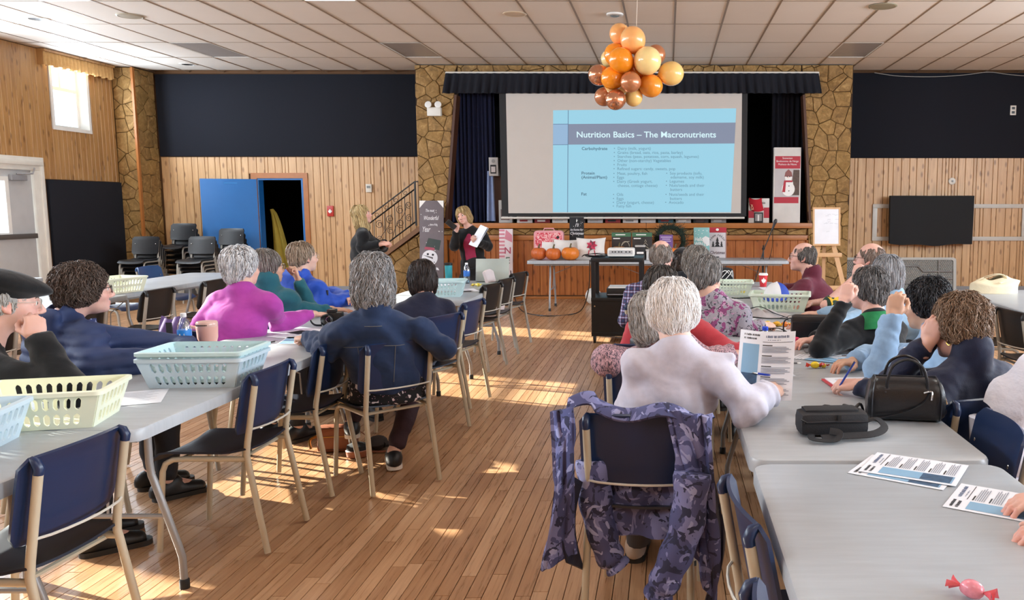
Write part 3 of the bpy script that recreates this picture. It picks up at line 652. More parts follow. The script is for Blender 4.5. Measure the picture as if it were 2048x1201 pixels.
def np_mesh(name, parts, m):
    """parts: list of (verts, quads, colours or None) joined into one mesh"""
    vs = np.concatenate([p[0] for p in parts]); o = 0; fs = []
    for p in parts: fs.append(p[1] + o); o += len(p[0])
    f4 = [f for f in fs if len(f)]
    me = bpy.data.meshes.new(name); nl = sum(f.size for f in f4); nf = sum(len(f) for f in f4)
    me.vertices.add(len(vs)); me.vertices.foreach_set('co', vs.astype(F32).ravel()); me.loops.add(nl); me.polygons.add(nf)
    me.loops.foreach_set('vertex_index', np.concatenate([f.ravel() for f in f4]).astype(np.int32))
    tot = np.concatenate([np.full(len(f), f.shape[1]) for f in f4]); me.polygons.foreach_set('loop_start', np.concatenate([[0], np.cumsum(tot)[:-1]]).astype(np.int32))
    me.polygons.foreach_set('use_smooth', np.ones(nf, bool)); me.update(calc_edges=True); me.validate()
    if parts[0][2] is not None:
        at = me.color_attributes.new('col', 'FLOAT_COLOR', 'POINT'); c = np.ones((len(vs), 4), F32); c[:, :3] = np.concatenate([p[2] for p in parts]); at.data.foreach_set('color', c.ravel())
    me.materials.append(m); return me
def m_vcol(name, rough, sss=0, bump=None, spec=.4):
    t = NT(name); at = t.n('Attribute', attribute_name='col'); v = t.coords(); c = t.mix(t.noise(v, 25, 3), (.92, .9, .9), (1.06, 1.06, 1.05)); c = t.mix(1, at.outputs['Color'], c, 'MULTIPLY')
    m = t.out(c, rough, 0, spec)
    if bump: t.bump(t.noise(v, bump[0], 3), bump[1], bump[2])
    if sss: t.b.inputs['Subsurface Weight'].default_value = sss; t.b.inputs['Subsurface Radius'].default_value = (.012, .004, .002)
    return m
M_SKIN = m_vcol('skin', .5, .12, (90, .12, .003)); M_HAIR = m_vcol('hair', .42, 0, None, .3)
def rotm(yaw=0, pitch=0, tilt=0):
    """head/hand frame: columns are right, forward, up; yaw left +, pitch up +, tilt to the right +"""
    return np.array((Matrix.Rotation(yaw, 3, 'Z') @ Matrix.Rotation(pitch, 3, 'X') @ Matrix.Rotation(tilt, 3, 'Y')), F32)
SKINS = dict(fair=(.64, .40, .31), pink=(.66, .39, .32), tan=(.54, .32, .22), pale=(.70, .47, .39))
def head_mesh(M, c, sc, skin, v, neck, old=1, nose=1.0, wide=1.0):
    """head and neck in body space; M frame, c centre"""
    f = Field((-.13, -.16, -.22), (.13, .17, .15), v / sc)
    f.ell((0, -.015, .03), (.077 * wide, .097, .088), k=.0); f.ell((0, .03, -.035), (.062 * wide, .062, .078), k=.03); f.ell((0, .034, -.078), (.049 * wide, .05, .036), k=.03)
    f.ell((0, .074, -.1), (.02, .018, .015), k=.02)
    for s in (-1, 1):
        f.ell((s * .037, .058, -.035), (.026, .026, .024), k=.02); f.cap((s * .012, .088, .022), (s * .04, .078, .02), .009, .008, .014)
        f.ell((s * .031, .1, .0), (.02, .016, .0125), k=.012, mode='cut'); f.ell((s * .031, .079, .001), (.0155, .012, .012), k=.003)
        f.ell((s * .013, .1, -.041), (.009, .01, .008), k=.007)
        f.ell((s * .077 * wide, -.012, -.008), (.009, .021, .031), np.array(Matrix.Rotation(s * .35, 3, 'Z')), k=.006); f.ell((s * .086 * wide, -.008, -.006), (.006, .011, .018), k=.004, mode='cut'); f.ell((s * .078 * wide, -.002, -.034), (.007, .009, .009), k=.006)
    f.cap((0, .088, .016), (0, .112 * nose, -.034), .008, .0125, .012); f.ell((0, .089, -.068), (.024, .013, .0065), k=.006); f.ell((0, .088, -.079), (.021, .012, .0065), k=.006)
    f.cap((-.02, .099, -.0735), (.02, .099, -.0735), .002, .002, .004, 'cut')
    nb = M.T @ (V3(neck) - c) / sc; f.cap((0, -.03, -.06), nb * .97, .056, .064, .025)
    P, Q = f.mesh(); k = np.array(skin, F32)[None] * np.ones((len(P), 1), F32)
    lip = (np.abs(P[:, 0]) < .023) & (P[:, 1] > .086) & (P[:, 2] < -.062) & (P[:, 2] > -.085); k[lip] *= (.93, .74, .74)
    ch = np.exp(-(((np.abs(P[:, 0]) - .045) / .022) ** 2 + ((P[:, 2] + .035) / .025) ** 2)) * (P[:, 1] > .02); k *= 1 - ch[:, None] * np.array((.02, .16, .14), F32)
    er = (np.abs(P[:, 0]) > .076 * wide) & (np.abs(P[:, 2] + .008) < .045); k[er] *= (.98, .8, .78)
    return (P * sc) @ M.T + c, Q, k
HANDS = dict(flat=((.15, .2, .15), .15, .5), relax=((.35, .5, .35), .12, .4), fist=((1.25, 1.5, 1.0), .02, -.1), pen=((.75, .9, .5), .04, .05), hold=((.8, .9, .6), .06, .25), cheek=((.9, 1.2, .8), .03, .2), point=((.5, .7, .4), .06, .2))
def hand_mesh(wrist, d, n, side, pose, skin, v, sc=1.0):
    """wrist point, finger direction d, back-of-hand normal n; side -1 right hand, +1 left hand"""
    d = V3(d); d /= np.linalg.norm(d); n = V3(n); n = n - d * float(n @ d); n /= np.linalg.norm(n); x = np.cross(d, n); M = np.stack([x, d, n], 1)
    (a1, a2, a3), spread, th = HANDS[pose]; f = Field((-.09, -.07, -.12), (.09, .2, .06), v); s = side
    f.cap((0, -.05, 0), (0, .0, 0), .025, .024, .0)
    f.ell((0, .045, -.002), (.04, .055, .015), k=.02); f.cap((s * .022, .02, -.008), (s * .03, .05, -.008), .016, .012, .012)
    for i, (bx, by, L) in enumerate(((.028, .088, .07), (.0095, .095, .078), (-.0095, .091, .072), (-.0275, .08, .056))):
        p = V3((s * bx, by, 0)); a = 0; r = .0092 if i < 3 else .0078; yw = s * (bx * spread * 14); f.cap((s * bx * .7, by * .5, -.001), p, .012, .0105, .01)
        for seg, (ln, da) in enumerate(((.42, a1), (.32, a2), (.26, a3))):
            a += da * (1 + (.08 * i if pose in ('pen', 'hold') else 0)); q = p + V3((math.sin(yw) * math.cos(a), math.cos(yw) * math.cos(a), -math.sin(a))) * L * ln * 1.0
            f.cap(p, q, r, r * .9, .004); p = q; r *= .92
    p = V3((s * .03, .02, -.006)); dr = V3((s * math.cos(.9 - th), math.sin(.9 - th) + .35, -.25 - (.5 if pose in ('fist', 'pen', 'hold', 'cheek') else 0)))
    for ln, r in ((.04, .0125), (.032, .0105), (.026, .009)):
        dr = dr / np.linalg.norm(dr); q = p + dr * ln; f.cap(p, q, r, r * .9, .008); p = q
        dr = dr + (V3((-s * .55, .35, -.12)) if pose in ('fist', 'pen', 'hold', 'cheek') else V3((-s * .2, .25, 0)))
    P, Q = f.mesh(); k = np.array(skin, F32)[None] * np.ones((len(P), 1), F32); tip = (P[:, 1] > .12) | (P[:, 2] < -.045); k[tip] *= (1, .86, .84)
    return (P * sc) @ M.T + V3(wrist), Q, k

# hair: a shaped cap plus several hundred tapering locks that follow it
HS = {
 'short': dict(e=[((0, -.022, .042), (.087, .103, .09)), ((0, -.07, -.03), (.06, .045, .065)), ((.058, -.03, .0), (.032, .055, .05)), ((-.058, -.03, .0), (.032, .055, .05))], face=((0, .125, -.05), (.088, .08, .122)), low=-.1),
 'puffy': dict(e=[((0, -.025, .045), (.1, .115, .098)), ((0, -.075, -.02), (.075, .055, .075)), ((.066, -.03, -.005), (.04, .065, .062)), ((-.066, -.03, -.005), (.04, .065, .062))], face=((0, .14, -.05), (.085, .085, .12)), low=-.11),
 'bob': dict(e=[((0, -.024, .04), (.092, .107, .092)), ((0, -.07, -.04), (.075, .055, .085)), ((.064, -.02, -.04), (.033, .06, .085)), ((-.064, -.02, -.04), (.033, .06, .085))], face=((0, .13, -.05), (.066, .09, .125)), low=-.13),
 'wavy': dict(e=[((0, -.024, .04), (.1, .112, .098)), ((0, -.075, -.06), (.088, .06, .11)), ((.068, -.02, -.06), (.038, .06, .1)), ((-.068, -.02, -.06), (.038, .06, .1))], face=((0, .13, -.05), (.066, .09, .13)), low=-.18),
 'long': dict(e=[((0, -.024, .04), (.092, .107, .093)), ((0, -.07, -.08), (.085, .05, .15)), ((.068, .0, -.1), (.034, .055, .16)), ((-.068, .0, -.1), (.034, .055, .16))], face=((0, .13, -.06), (.062, .09, .13)), low=-.3),
 'thin': dict(e=[((0, -.026, .036), (.082, .1, .088)), ((0, -.075, -.03), (.055, .04, .055)), ((.062, -.035, .0), (.022, .045, .045)), ((-.062, -.035, .0), (.022, .045, .045))], face=((0, .13, -.03), (.09, .09, .12)), low=-.09),
 'bald': dict(e=[((0, -.019, .027), (.0805, .1, .086)), ((0, -.075, -.03), (.05, .034, .045)), ((.064, -.03, .0), (.018, .045, .04)), ((-.064, -.03, .0), (.018, .045, .04))], face=((0, .13, -.03), (.1, .1, .13)), low=-.08, top=((0, .015, .13), (.075, .105, .075))),
}
def hair_mesh(M, c, sc, style, cols, v, nl=420, ll=.07, wave=0, rad=.0042, seed=1, lift=.004, sweep=(0, 0, 0), wf=70, mess=.13, lobe=.0028, flick=.006):
    st = HS[style]; f = Field((-.17, -.2, -.34 if st['low'] < -.2 else -.22), (.17, .13, .18), v / sc)
    for e in st['e']: f.ell(e[0], e[1], k=.025)
    f.ell(st['face'][0], st['face'][1], k=.015, mode='cut')
    if 'top' in st: f.ell(st['top'][0], st['top'][1], k=.012, mode='cut')
    low = st['low']; X, Y, Z = f.grid((slice(None),) * 3); az = np.arctan2(X, -(Y + .02)); ph = seed * .7
    f.D += (lobe * (np.sin(6 * az + 2.2 * np.sin(22 * Z + ph) + ph) + .7 * np.sin(13 * az - 30 * Z + ph) + .6 * np.sin(45 * Z + 4 * az + 2 * np.sin(3 * az + ph)))).astype(F32)
    f.D = np.maximum(f.D, low - Z + .012 * np.sin(9 * az + ph)).astype(F32)
    if wave > .3: f.D += (.0035 * np.sin(75 * X + 2 * np.sin(40 * Z)) * np.sin(70 * Y + 55 * Z + 2 * np.sin(45 * X))).astype(F32)
    P, Q = f.mesh(); rg = np.random.RandomState(seed); b, hi, lo_ = [np.array(lin(x), F32) for x in cols]
    tone = rg.rand(64).astype(F32); k = (b * .8)[None] * (.85 + .3 * rg.rand(len(P), 1).astype(F32)); parts = [((P * sc) @ M.T + c, Q, k)]
    if nl:
        r = P[rg.randint(0, len(P), nl)]; N = 5; pts = [r]; cr = V3((0, -.03, .16)); p = r.copy(); w0 = rg.rand(nl, 1).astype(F32) * 6.28; ln = (ll * (.55 + .8 * rg.rand(nl, 1))).astype(F32); ms = rg.randn(nl, 3).astype(F32) * mess; lv = rg.rand(nl, 1).astype(F32) * 1.4; ra = np.arctan2(r[:, :1], -(r[:, 1:2] + .02)); clump = np.sin(11 * ra + 3 * np.sin(26 * r[:, 2:3] + ph)) + .8 * np.sin(23 * ra - 17 * r[:, 2:3] + ph)
        for i in range(N):
            n = f.grad(p); g = (p - cr); g /= np.linalg.norm(g, axis=1, keepdims=True); g = g + V3((0, 0, -.75)) + V3(sweep) + ms
            side = np.cross(n, g); side /= np.linalg.norm(side, axis=1, keepdims=True) + 1e-6
            if wave: g = g + side * (wave * np.sin(w0 + (i + 1) * wf * ln / N * 1.0))
            t = g - n * (g * n).sum(1, keepdims=True); t /= np.linalg.norm(t, axis=1, keepdims=True) + 1e-6
            p = p + t * ln / N; d = f.sample(p)[:, None]; p = p - f.grad(p) * np.clip(d - lift * (.5 + lv) - (.003 if wave else .001) * np.sin(w0 + i * 1.7) - (flick * lv * (i - 3) if i > 3 else 0), -.02, .02) * (.9 if i < N - 1 else .5); pts.append(p)
        A = np.stack(pts, 1); T = np.gradient(A, axis=1); T /= np.linalg.norm(T, axis=2, keepdims=True) + 1e-9
        up = A - cr; S = np.cross(T, up); S /= np.linalg.norm(S, axis=2, keepdims=True) + 1e-9; U = np.cross(S, T)
        prof = np.array([.5, 1, 1, .85, .55, .1], F32)[None, :, None] * (rad * (.5 + 1.3 * rg.rand(nl, 1, 1) ** 2)).astype(F32)
        ring = np.stack([A + S * prof * 1.3, A + U * prof * .8, A - S * prof * 1.3], 2)   # nl, 6, 3, 3
        vs = ring.reshape(-1, 3); q = []
        base = (np.arange(nl) * (N + 1) * 3)[:, None]
        for i in range(N):
            for j in range(3): q.append(np.stack([base[:, 0] + i * 3 + j, base[:, 0] + i * 3 + (j + 1) % 3, base[:, 0] + (i + 1) * 3 + (j + 1) % 3, base[:, 0] + (i + 1) * 3 + j], 1))
        q = np.concatenate(q); m = np.clip(rg.rand(nl, 1) * .6 + .22 + .14 * clump, 0, 1); cc = np.where(m < .5, b[None], np.where(m < .78, b[None] * .4 + hi[None] * .6, b[None] * .55 + lo_[None] * .45)) * (.9 + .2 * rg.rand(nl, 1)); cc = np.repeat(cc.astype(F32), (N + 1) * 3, 0)
        parts.append(((vs * sc).astype(F32) @ M.T + c, q, cc))
    return parts

CLOTH = {}
def ik(a, c, l1, l2, hint):
    a, c, h = V3(a), V3(c), V3(hint); d = c - a; L = float(np.linalg.norm(d)); L = min(L, (l1 + l2) * .999); u = d / np.linalg.norm(d)
    x = (l1 * l1 - l2 * l2 + L * L) / (2 * L); y = math.sqrt(max(l1 * l1 - x * x, 1e-6)); p = h - a; p = p - u * float(p @ u); p /= np.linalg.norm(p) + 1e-9
    return a + u * x + p * y
def glasses_obj(parent, M, c, sc, color, rimless=False, name='glasses'):
    b = MB(); r = .0016 if not rimless else .0009; y = .108
    for s in (-1, 1):
        pts = [(s * .033 + x, y - abs(s * .033 + x) * .12, z - .002) for x, z in rrect(-.025, -.019, .025, .018, .012, 3)]
        b.tube(pts, r, 5, closed=True); b.tube([(s * .058, y - .008, .008), (s * .078, .06, .008), (s * .082, .0, .006), (s * .08, -.03, -.01)], r * 1.1, 5)
    b.tube([(-.009, y, .004), (0, y + .002, .007), (.009, y, .004)], r, 5)
    T = Matrix([[float(M[i][j]) * sc for j in range(3)] + [float(c[i])] for i in range(3)] + [[0, 0, 0, 1]])
    b.v = [tuple(T @ Vector(p)) for p in b.v]; o = b.build(name, mat('frame_' + color, color, .3, var=0), parent)
    b = MB()
    for s in (-1, 1): b.add([(s * .033 + x, y - abs(s * .033 + x) * .12, z - .002) for x, z in rrect(-.024, -.018, .024, .017, .012, 3)], [tuple(range(16))], T)
    b.build('lens', clear('lens_clear', 'fdfefe', .015), o, 0); return o

def person(label, P, yaw, sh, head, hyaw=None, hpitch=0, htilt=0, syaw=None, L=None, Rr=None, hair=None, top=None, bottom='1b1c22', shoes='17171a', skin='fair', sc=1.0, legs='sit', v=.013, hv=.0075,
           glasses=None, old=1, wide=1.0, girth=1.0, shw=.168, female=True, extra=None, knees=None, eyes='4a3c30', nohand=False, seat=.455, upper=.29, fore=.25):
    """P pelvis (x, y); sh, head world points; L/R = (elbow or None, wrist, hand pose, finger dir, back normal)"""
    o = thing('person', label, 'person', (P[0], P[1], 0), yaw)
    iR = np.array(Matrix.Rotation(-yaw, 3, 'Z'), F32); org = V3((P[0], P[1], 0))
    loc = lambda p: iR @ (V3(p) - org); ld = lambda d: iR @ V3(d)
    syaw = yaw if syaw is None else syaw; hyaw = yaw if hyaw is None else hyaw; sk = SKINS[skin]
    S, Hd = loc(sh), loc(head); MH = rotm(hyaw - yaw, hpitch, htilt); lat = np.array(Matrix.Rotation(syaw - yaw, 3, 'Z'), F32) @ V3((1, 0, 0)); fw = np.array(Matrix.Rotation(syaw - yaw, 3, 'Z'), F32) @ V3((0, 1, 0))
    stand = legs == 'stand'; hz = .86 * sc if stand else seat + .085
    p0 = V3((0, 0, hz)); lat0 = V3((1, 0, 0)); g = girth
    hips = [V3((s * .085, 0, hz - .02)) for s in (-1, 1)]
    if stand: kn = [V3((s * .09, .02, .46 * sc)) for s in (-1, 1)]; an = [V3((s * .1, -.01, .08)) for s in (-1, 1)]
    else:
        kn = [V3((s * .12, .42 * sc, seat + .05)) for s in (-1, 1)]; an = [V3((s * .12, .40 * sc, .09)) for s in (-1, 1)]
        if knees:
            for i, (k_, a_) in enumerate(knees):
                if k_ is not None: kn[i] = loc(k_); an[i] = loc(a_)
    shj = [S + lat * (s * shw) - V3((0, 0, .05)) for s in (-1, 1)]
    arms = []
    for s, A, j in ((-1, L, 0), (1, Rr, 1)):
        if A is None: w = S + lat * s * .26 + fw * .22 + V3((0, 0, -.36)); el = S + lat * s * .25 - fw * .03 + V3((0, 0, -.29)); ps, d, n = 'relax', fw + V3((0, 0, -.3)), V3((0, 0, 1)) + lat * s * .3
        else:
            el, w, ps, d, n = A; w = loc(w); d = ld(d); n = ld(n)
            el = loc(el) if el is not None else ik(shj[j], w, upper * sc, fore * sc, S + lat * s * .5 - fw * .25 + V3((0, 0, -.6)))
        arms.append((el, w, ps, d, n))
    # --- skin: torso, neck, limbs, head, hands as one body mesh
    ch = p0 + (S - p0) * .62; wa = p0 + (S - p0) * .3; chd = .105 * g; neckb = S + V3((0, 0, .02)) - fw * .005
    # joints for shirt are the same ones inflated
    ptsall = np.stack([p0, S, ch, Hd, *shj, *kn, *an, *[a[0] for a in arms], *[a[1] for a in arms]]); lo, hi = ptsall.min(0) - .24, ptsall.max(0) + .24
    def torso(f, t, k=.05, low=0):
        f.slab(p0 - V3((0, 0, low)), wa, (.155 + t) * g, (.14 + t) * g, (.12 + t) * g, (.112 + t) * g, (lat0 + lat) / 2, k)
        f.slab(wa, ch, (.14 + t) * g, (.15 + t) * g, (.112 + t) * g, chd + t, lat, k); f.slab(ch, S - V3((0, 0, .05)), (.15 + t) * g, .135 + t, chd + t, .08 + t, lat, k)
        f.cap(shj[0] + lat * .03, shj[1] - lat * .03, .05 + t, .05 + t, k)
        for s in (0, 1): f.cap(S + V3((0, 0, .03)), shj[s] + (S - shj[s]) * .12, .042 + t, .044 + t, .03)
        if female:
            for s in (-1, 1): f.ell(ch + fw * (chd * .62) + lat * s * .075 - V3((0, 0, .01)), (.064 * g + t, .058 * g + t, .07 * g + t), k=.06)
        if g > 1.02: f.ell(wa + fw * .05, (.13 * g + t, .115 * g + t, .12), k=.05)
    fb = Field(lo, hi, max(v, .012)); torso(fb, -.012); fb.cap(S - V3((0, 0, .02)), neckb + (Hd - neckb) * .45, .062, .054, .03)
    for i in (0, 1):
        el, w = arms[i][0], arms[i][1]; fb.cap(shj[i], el, .04, .03, .02); fb.cap(el, w, .032, .025, .015); fb.cap(hips[i], kn[i], .075, .052, .03); fb.cap(kn[i], an[i], .05, .033, .02)
        fb.cap(an[i], an[i] + V3((0, .12, -.05)), .035, .03, .02)
    if not stand: fb.D = np.maximum(fb.D, np.where((fb.ax[1][None, :, None] < .2) & (fb.ax[2][None, None, :] > seat - .13), seat + .006 - fb.ax[2][None, None, :], -.5)).astype(F32)
    Pb, Qb = fb.mesh(); parts = [(Pb, Qb, np.array(sk, F32)[None] * np.ones((len(Pb), 1), F32))]
    Hm = head_mesh(MH, Hd, sc, sk, hv, neckb, old, wide=wide); parts.append(Hm)
    if not nohand:
        for i, s in ((0, 1), (1, -1)): el, w, ps, d, n = arms[i]; parts.append(hand_mesh(w, d, n, s, ps, sk, max(.0042, hv * .75), .96 * sc))
    link('body', np_mesh('body', parts, M_SKIN), o)
    for s in (-1, 1):
        e = Hd + MH @ (V3((s * .031, .0815, .001)) * sc); b = MB(); b.lathe([(.001, -.0118), (.007, -.0095), (.0112, -.004), (.0118, 0), (.0112, .004), (.0085, .008)], 10); b.build('eye', mat('eye_white', 'e8e4dc', .2, var=0), None, 80).name
        eo = bpy.context.scene.collection.objects[-1]; eo.parent = o; TM = Matrix([[float(MH[i][j]) for j in range(3)] + [float(e[i])] for i in range(3)] + [[0, 0, 0, 1]]) @ Matrix.Rotation(R(-90), 4, 'X'); eo.matrix_local = TM
        b = MB(); b.lathe([(.0086, .0078), (.006, .0102), (.003, .0114), (.0004, .0118)], 10); io = b.build('iris', mat('iris_' + eyes, eyes, .15, var=0), eo, 80)
        b = MB(); b.tube([tuple(Hd + MH @ (V3((s * x, y, z)) * sc)) for x, y, z in ((.014, .096, .021), (.03, .094, .027), (.046, .083, .022))], [.002, .0032, .0014], 5); b.build('eyebrow', mat('brow', '6b5c50', .8), o)
    # --- top garment
    if top:
        tv = max(v * .85, .0095); f = Field(lo, hi, tv); t = top.get('t', .006); torso(f, t, .05, top.get('hem', .06)); fo = top.get('fold', .0035); sl = top.get('sleeve', 1.0)
        for i in (0, 1):
            el, w = arms[i][0], arms[i][1]; q = top.get('arm', 1.0)
            if sl <= .5: e2 = shj[i] + (el - shj[i]) * (sl * 1.8); f.cap(shj[i], e2, (.056 + t) * q, (.05 + t) * q, .03, flat=.0); continue
            f.cap(shj[i], el, (.054 + t) * q, (.046 + t) * q, .03, fold=fo * .8); w2 = el + (w - el) * (sl * 1.0 if sl < 1 else .97)
            f.cap(el, w2, (.046 + t) * q, (.034 + t) * q, .02, flat=.004, fold=fo * 1.2)
            if top.get('cuff'): f.cap(w2 + (el - w2) * .14, w2, (.037 + t) * q, (.037 + t) * q, .003, flat=.002)
        if top.get('folds', 1): f.folds(fo, top.get('ff', 1.0), len(label))
        if top.get('puff'):
            X, Y, Z = f.grid((slice(None),) * 3); f.D -= (top['puff'] * np.abs(np.sin(Z * PI / .055 + .4 * np.sin(X * 9)))).astype(F32)
        col = top.get('collar'); nb = neckb + V3((0, 0, .02))
        if col == 'vee': f.ell(nb + V3((0, 0, .03)) + fw * .03, (.066, .08, .04), k=.012, mode='cut'); f.cap(nb + fw * .07, nb + fw * .13 - V3((0, 0, .14)), .05, .012, .01, 'cut')
        if col in ('stand', 'shirt', 'hood', 'crew'):
            hgt = {'stand': .045, 'shirt': .03, 'hood': .02, 'crew': .0}[col]; f.cap(nb - V3((0, 0, .02 if hgt else .055)), nb + V3((0, 0, hgt if hgt else -.016)) - fw * .008, .082 if hgt else .074, .079 if hgt else .07, .012 if hgt else .03, flat=0)
            if hgt: f.cap(nb + V3((0, 0, .0)), nb + V3((0, 0, .12)) + fw * .012, .058, .06, .004, 'cut')
        if col == 'hood': f.slab(nb - fw * .095 - V3((0, 0, .10)), nb - fw * .09 + V3((0, 0, .02)), .09, .125, .03, .045, lat, .03); f.ell(nb - fw * .055 + V3((0, 0, .075)), (.075, .05, .06), k=.012, mode='cut')
        if top.get('open'): f.cap(S + fw * .15 + V3((0, 0, .0)), p0 + fw * .17, .07, .1, .012, 'cut')
        if not stand: f.D = np.maximum(f.D, np.where((f.ax[1][None, :, None] < .2) & (f.ax[2][None, None, :] > seat - .13), seat + .006 - f.ax[2][None, None, :], -.5)).astype(F32)
        Pt, Qt = f.mesh(); to = link('top_garment', np_mesh('top_garment', [(Pt, Qt, None)], top['m']), o)
        if top.get('label'): to['label'] = top['label']
        if top.get('under'):
            f = Field(lo, hi, max(v, .013)); torso(f, .001, .05, 0); Pt, Qt = f.mesh(); link('shirt', np_mesh('shirt', [(Pt, Qt, None)], top['under']), o)
    # --- trousers or skirt, shoes
    bm_ = bottom if not isinstance(bottom, str) else mat('trousers_' + bottom, bottom, .85, var=.15, vs=30, bump=.3, bs=40, bd=.01)
    f = Field((lo[0], lo[1], -.02), (hi[0], hi[1], hz + .28), max(v, .013)); f.slab(p0 - V3((0, 0, .03)), p0 + V3((0, 0, .08)), .17 * g, .152 * g, .132 * g, .124 * g, lat0, .03)
    for i in (0, 1): f.cap(hips[i], kn[i], .092 * g, .068, .03, fold=.002); f.cap(kn[i], an[i] + (kn[i] - an[i]) * .12, .066, .052, .02, flat=0, fold=.003)
    f.folds(.002, 1.3, 3)
    if not stand: f.D = np.maximum(f.D, np.where((f.ax[1][None, :, None] < .2) & (f.ax[2][None, None, :] > seat - .13), seat + .006 - f.ax[2][None, None, :], -.5)).astype(F32)
    Pt, Qt = f.mesh(); link('trousers', np_mesh('trousers', [(Pt, Qt, None)], bm_), o)
    for i in (0, 1):
        a = an[i]; dn = V3((0, 1, 0)); fl = max(a[2] - .09, 0)
        f = Field((a[0] - .07, a[1] - .12, fl), (a[0] + .07, a[1] + .27, fl + .15), .009); f.slab((a[0], a[1] - .03, fl + .045), (a[0], a[1] + .15, fl + .034), .04, .044, .06, .032, (1, 0, 0), .0); f.cap((a[0], a[1] - .015, fl + .06), (a[0], a[1] + .03, fl + .085), .045, .04, .02); f.D = np.maximum(f.D, fl + .02 - f.ax[2][None, None, :]).astype(F32)
        Pt, Qt = f.mesh(); so_ = link('shoe', np_mesh('shoe', [(Pt, Qt, None)], mat('shoe_' + shoes, shoes, .45)), o)
        sp_ = rrect(a[0] - .044, a[1] - .075, a[0] + .044, a[1] + .205, .042, 5); b = MB(); b.prism(sp_, .0 + fl, .024 + fl); b.build('shoe_sole', mat('sole_dark' if not top or not top.get('whitesole') else 'sole_white', '26221f' if not top or not top.get('whitesole') else 'e2ddd6', .6), so_)
    if hair:
        hk = dict(hair); st = hk.pop('style'); cols = hk.pop('cols'); link('hair', np_mesh('hair', hair_mesh(MH, Hd, sc * hk.pop('size', 1.0), st, cols, max(hv, .007), seed=len(label), **hk), M_HAIR), o)
    if glasses: glasses_obj(o, MH, Hd, sc, glasses.lstrip('-'), glasses[0] == '-')
    o['MH'] = 0; del o['MH']
    return o, MH, Hd, dict(S=S, lat=lat, fw=fw, p0=p0, ch=ch, wa=wa, arms=arms, shj=shj, loc=loc)
# ---------------------------------------------------------------- chairs
M_SHELL = mat('navy_plastic', '1b2c4e', .33, var=.08, bump=.15, bs=260, bd=.001); M_SHELL2 = mat('navy_plastic_dark', '151b2b', .42, var=.08, bump=.15, bs=260, bd=.001)
M_SHELL3 = mat('charcoal_plastic', '19191c', .42, var=.08); M_FRAME = mat('beige_enamel', 'b9ae98', .38, var=.06); M_FRAME2 = mat('grey_enamel', 'a39e94', .4, var=.06)
def make_chair(back_m, seat_m, frame_m):
    """stacking chair, sitter faces +Y, origin on the floor under the seat centre"""
    t = thing('stacking_chair', '', 'chair')
    def seat(u, w):
        x = (u - .5) * .41; y = .215 - w * .42; edge = abs(2 * u - 1)
        z = .452 - .012 * math.cos(PI * (u - .5)) + .006 * edge ** 4 - (.035 * max(0, .16 - w) / .16) ** 1.0 * max(0, .16 - w) / .16 + .018 * max(0, w - .8) / .2
        k = 1 - .16 * max(0, edge - .8) * (1 if .1 < w < .9 else 1.8); return (x * k, y, z)
    b = MB(); b.sheet(seat, 12, 12, .009); b.build('seat', seat_m, t, 50)
    def back(u, w):
        a = (u - .5) * 2; z = .545 + w * .265; cur = .028 * a * a; lean = -.19 - .055 * w
        y = lean + cur - .012 * (1 if w > .93 else 0); rr = 1 - .12 * max(0, (w - .86) / .14) ** 2 - .10 * max(0, (.14 - w) / .14) ** 2 + .0
        return (a * .208 * rr, y, z - .03 * a * a * (1 - w) * 0 + .012 * (1 - a * a) * (w - .5))
    b = MB(); b.sheet(back, 16, 9, -.010)
    for s in (-1, 1):   # moulded sockets over the tube ends
        b.tube([(s * .176, -.232, .806), (s * .178, -.247, .797), (s * .178, -.2555, .778), (s * .178, -.252, .76)], [.009, .0145, .0155, .0145], 8)
    b.build('backrest', back_m, t, 50)
    for s in (-1, 1):
        b = MB(); b.tube([(s * .178, -.255, .78), (s * .178, -.205, .50), (s * .18, -.20, .45), (s * .182, -.205, .42), (s * .192, -.275, .012)], .0135, 10); b.build('leg', frame_m, t)
        b = MB(); b.tube([(s * .18, -.20, .432), (s * .18, .06, .432), (s * .181, .125, .428), (s * .183, .158, .41), (s * .185, .172, .375), (s * .192, .205, .012)], .0125, 10); b.build('leg', frame_m, t)
        b = MB(); b.lathe([(.007, 0), (.007, .002), (.003, .0035)], 8, Tr(s * .12, -.1, .447)); b.lathe([(.007, 0), (.007, .002), (.003, .0035)], 8, Tr(s * .16, -.193, .7, 0, R(-90))); b.build('screw', M_CHROME, t)
    b = MB(); b.tube([(-.178, -.225, .565)] + [(x, -.232 - .030 * (1 - (x / .178) ** 2), .565) for x in (-.14, -.09, -.03, .03, .09, .14)] + [(.178, -.225, .565)], .0045, 6); b.build('back_wire', mat('wire_white', 'c9c5bb', .35), t)
    for yy in (.1, -.16): b = MB(); b.tube([(-.18, yy, .425), (.18, yy, .425)], .009, 6); b.build('seat_brace', frame_m, t)
    return t
PROTO = {}
def chair(x, y, rz, label, kind='navy', z=0, group='stacking chairs around the tables'):
    kk = dict(navy=(M_SHELL, M_SHELL2, M_FRAME), dark=(M_SHELL3, M_SHELL3, M_FRAME2), blue=(mat('mid_blue_plastic', '2b4a78', .35, var=.08), M_SHELL, M_FRAME2))[kind]
    if kind not in PROTO:
        PROTO[kind] = make_chair(*kk); t = PROTO[kind]; t.location = (x, y, z); t.rotation_euler = (0, 0, R(rz)); t['label'] = label; t['group'] = group; return t
    return copy_thing(PROTO[kind], (x, y, z), R(rz), label, group)
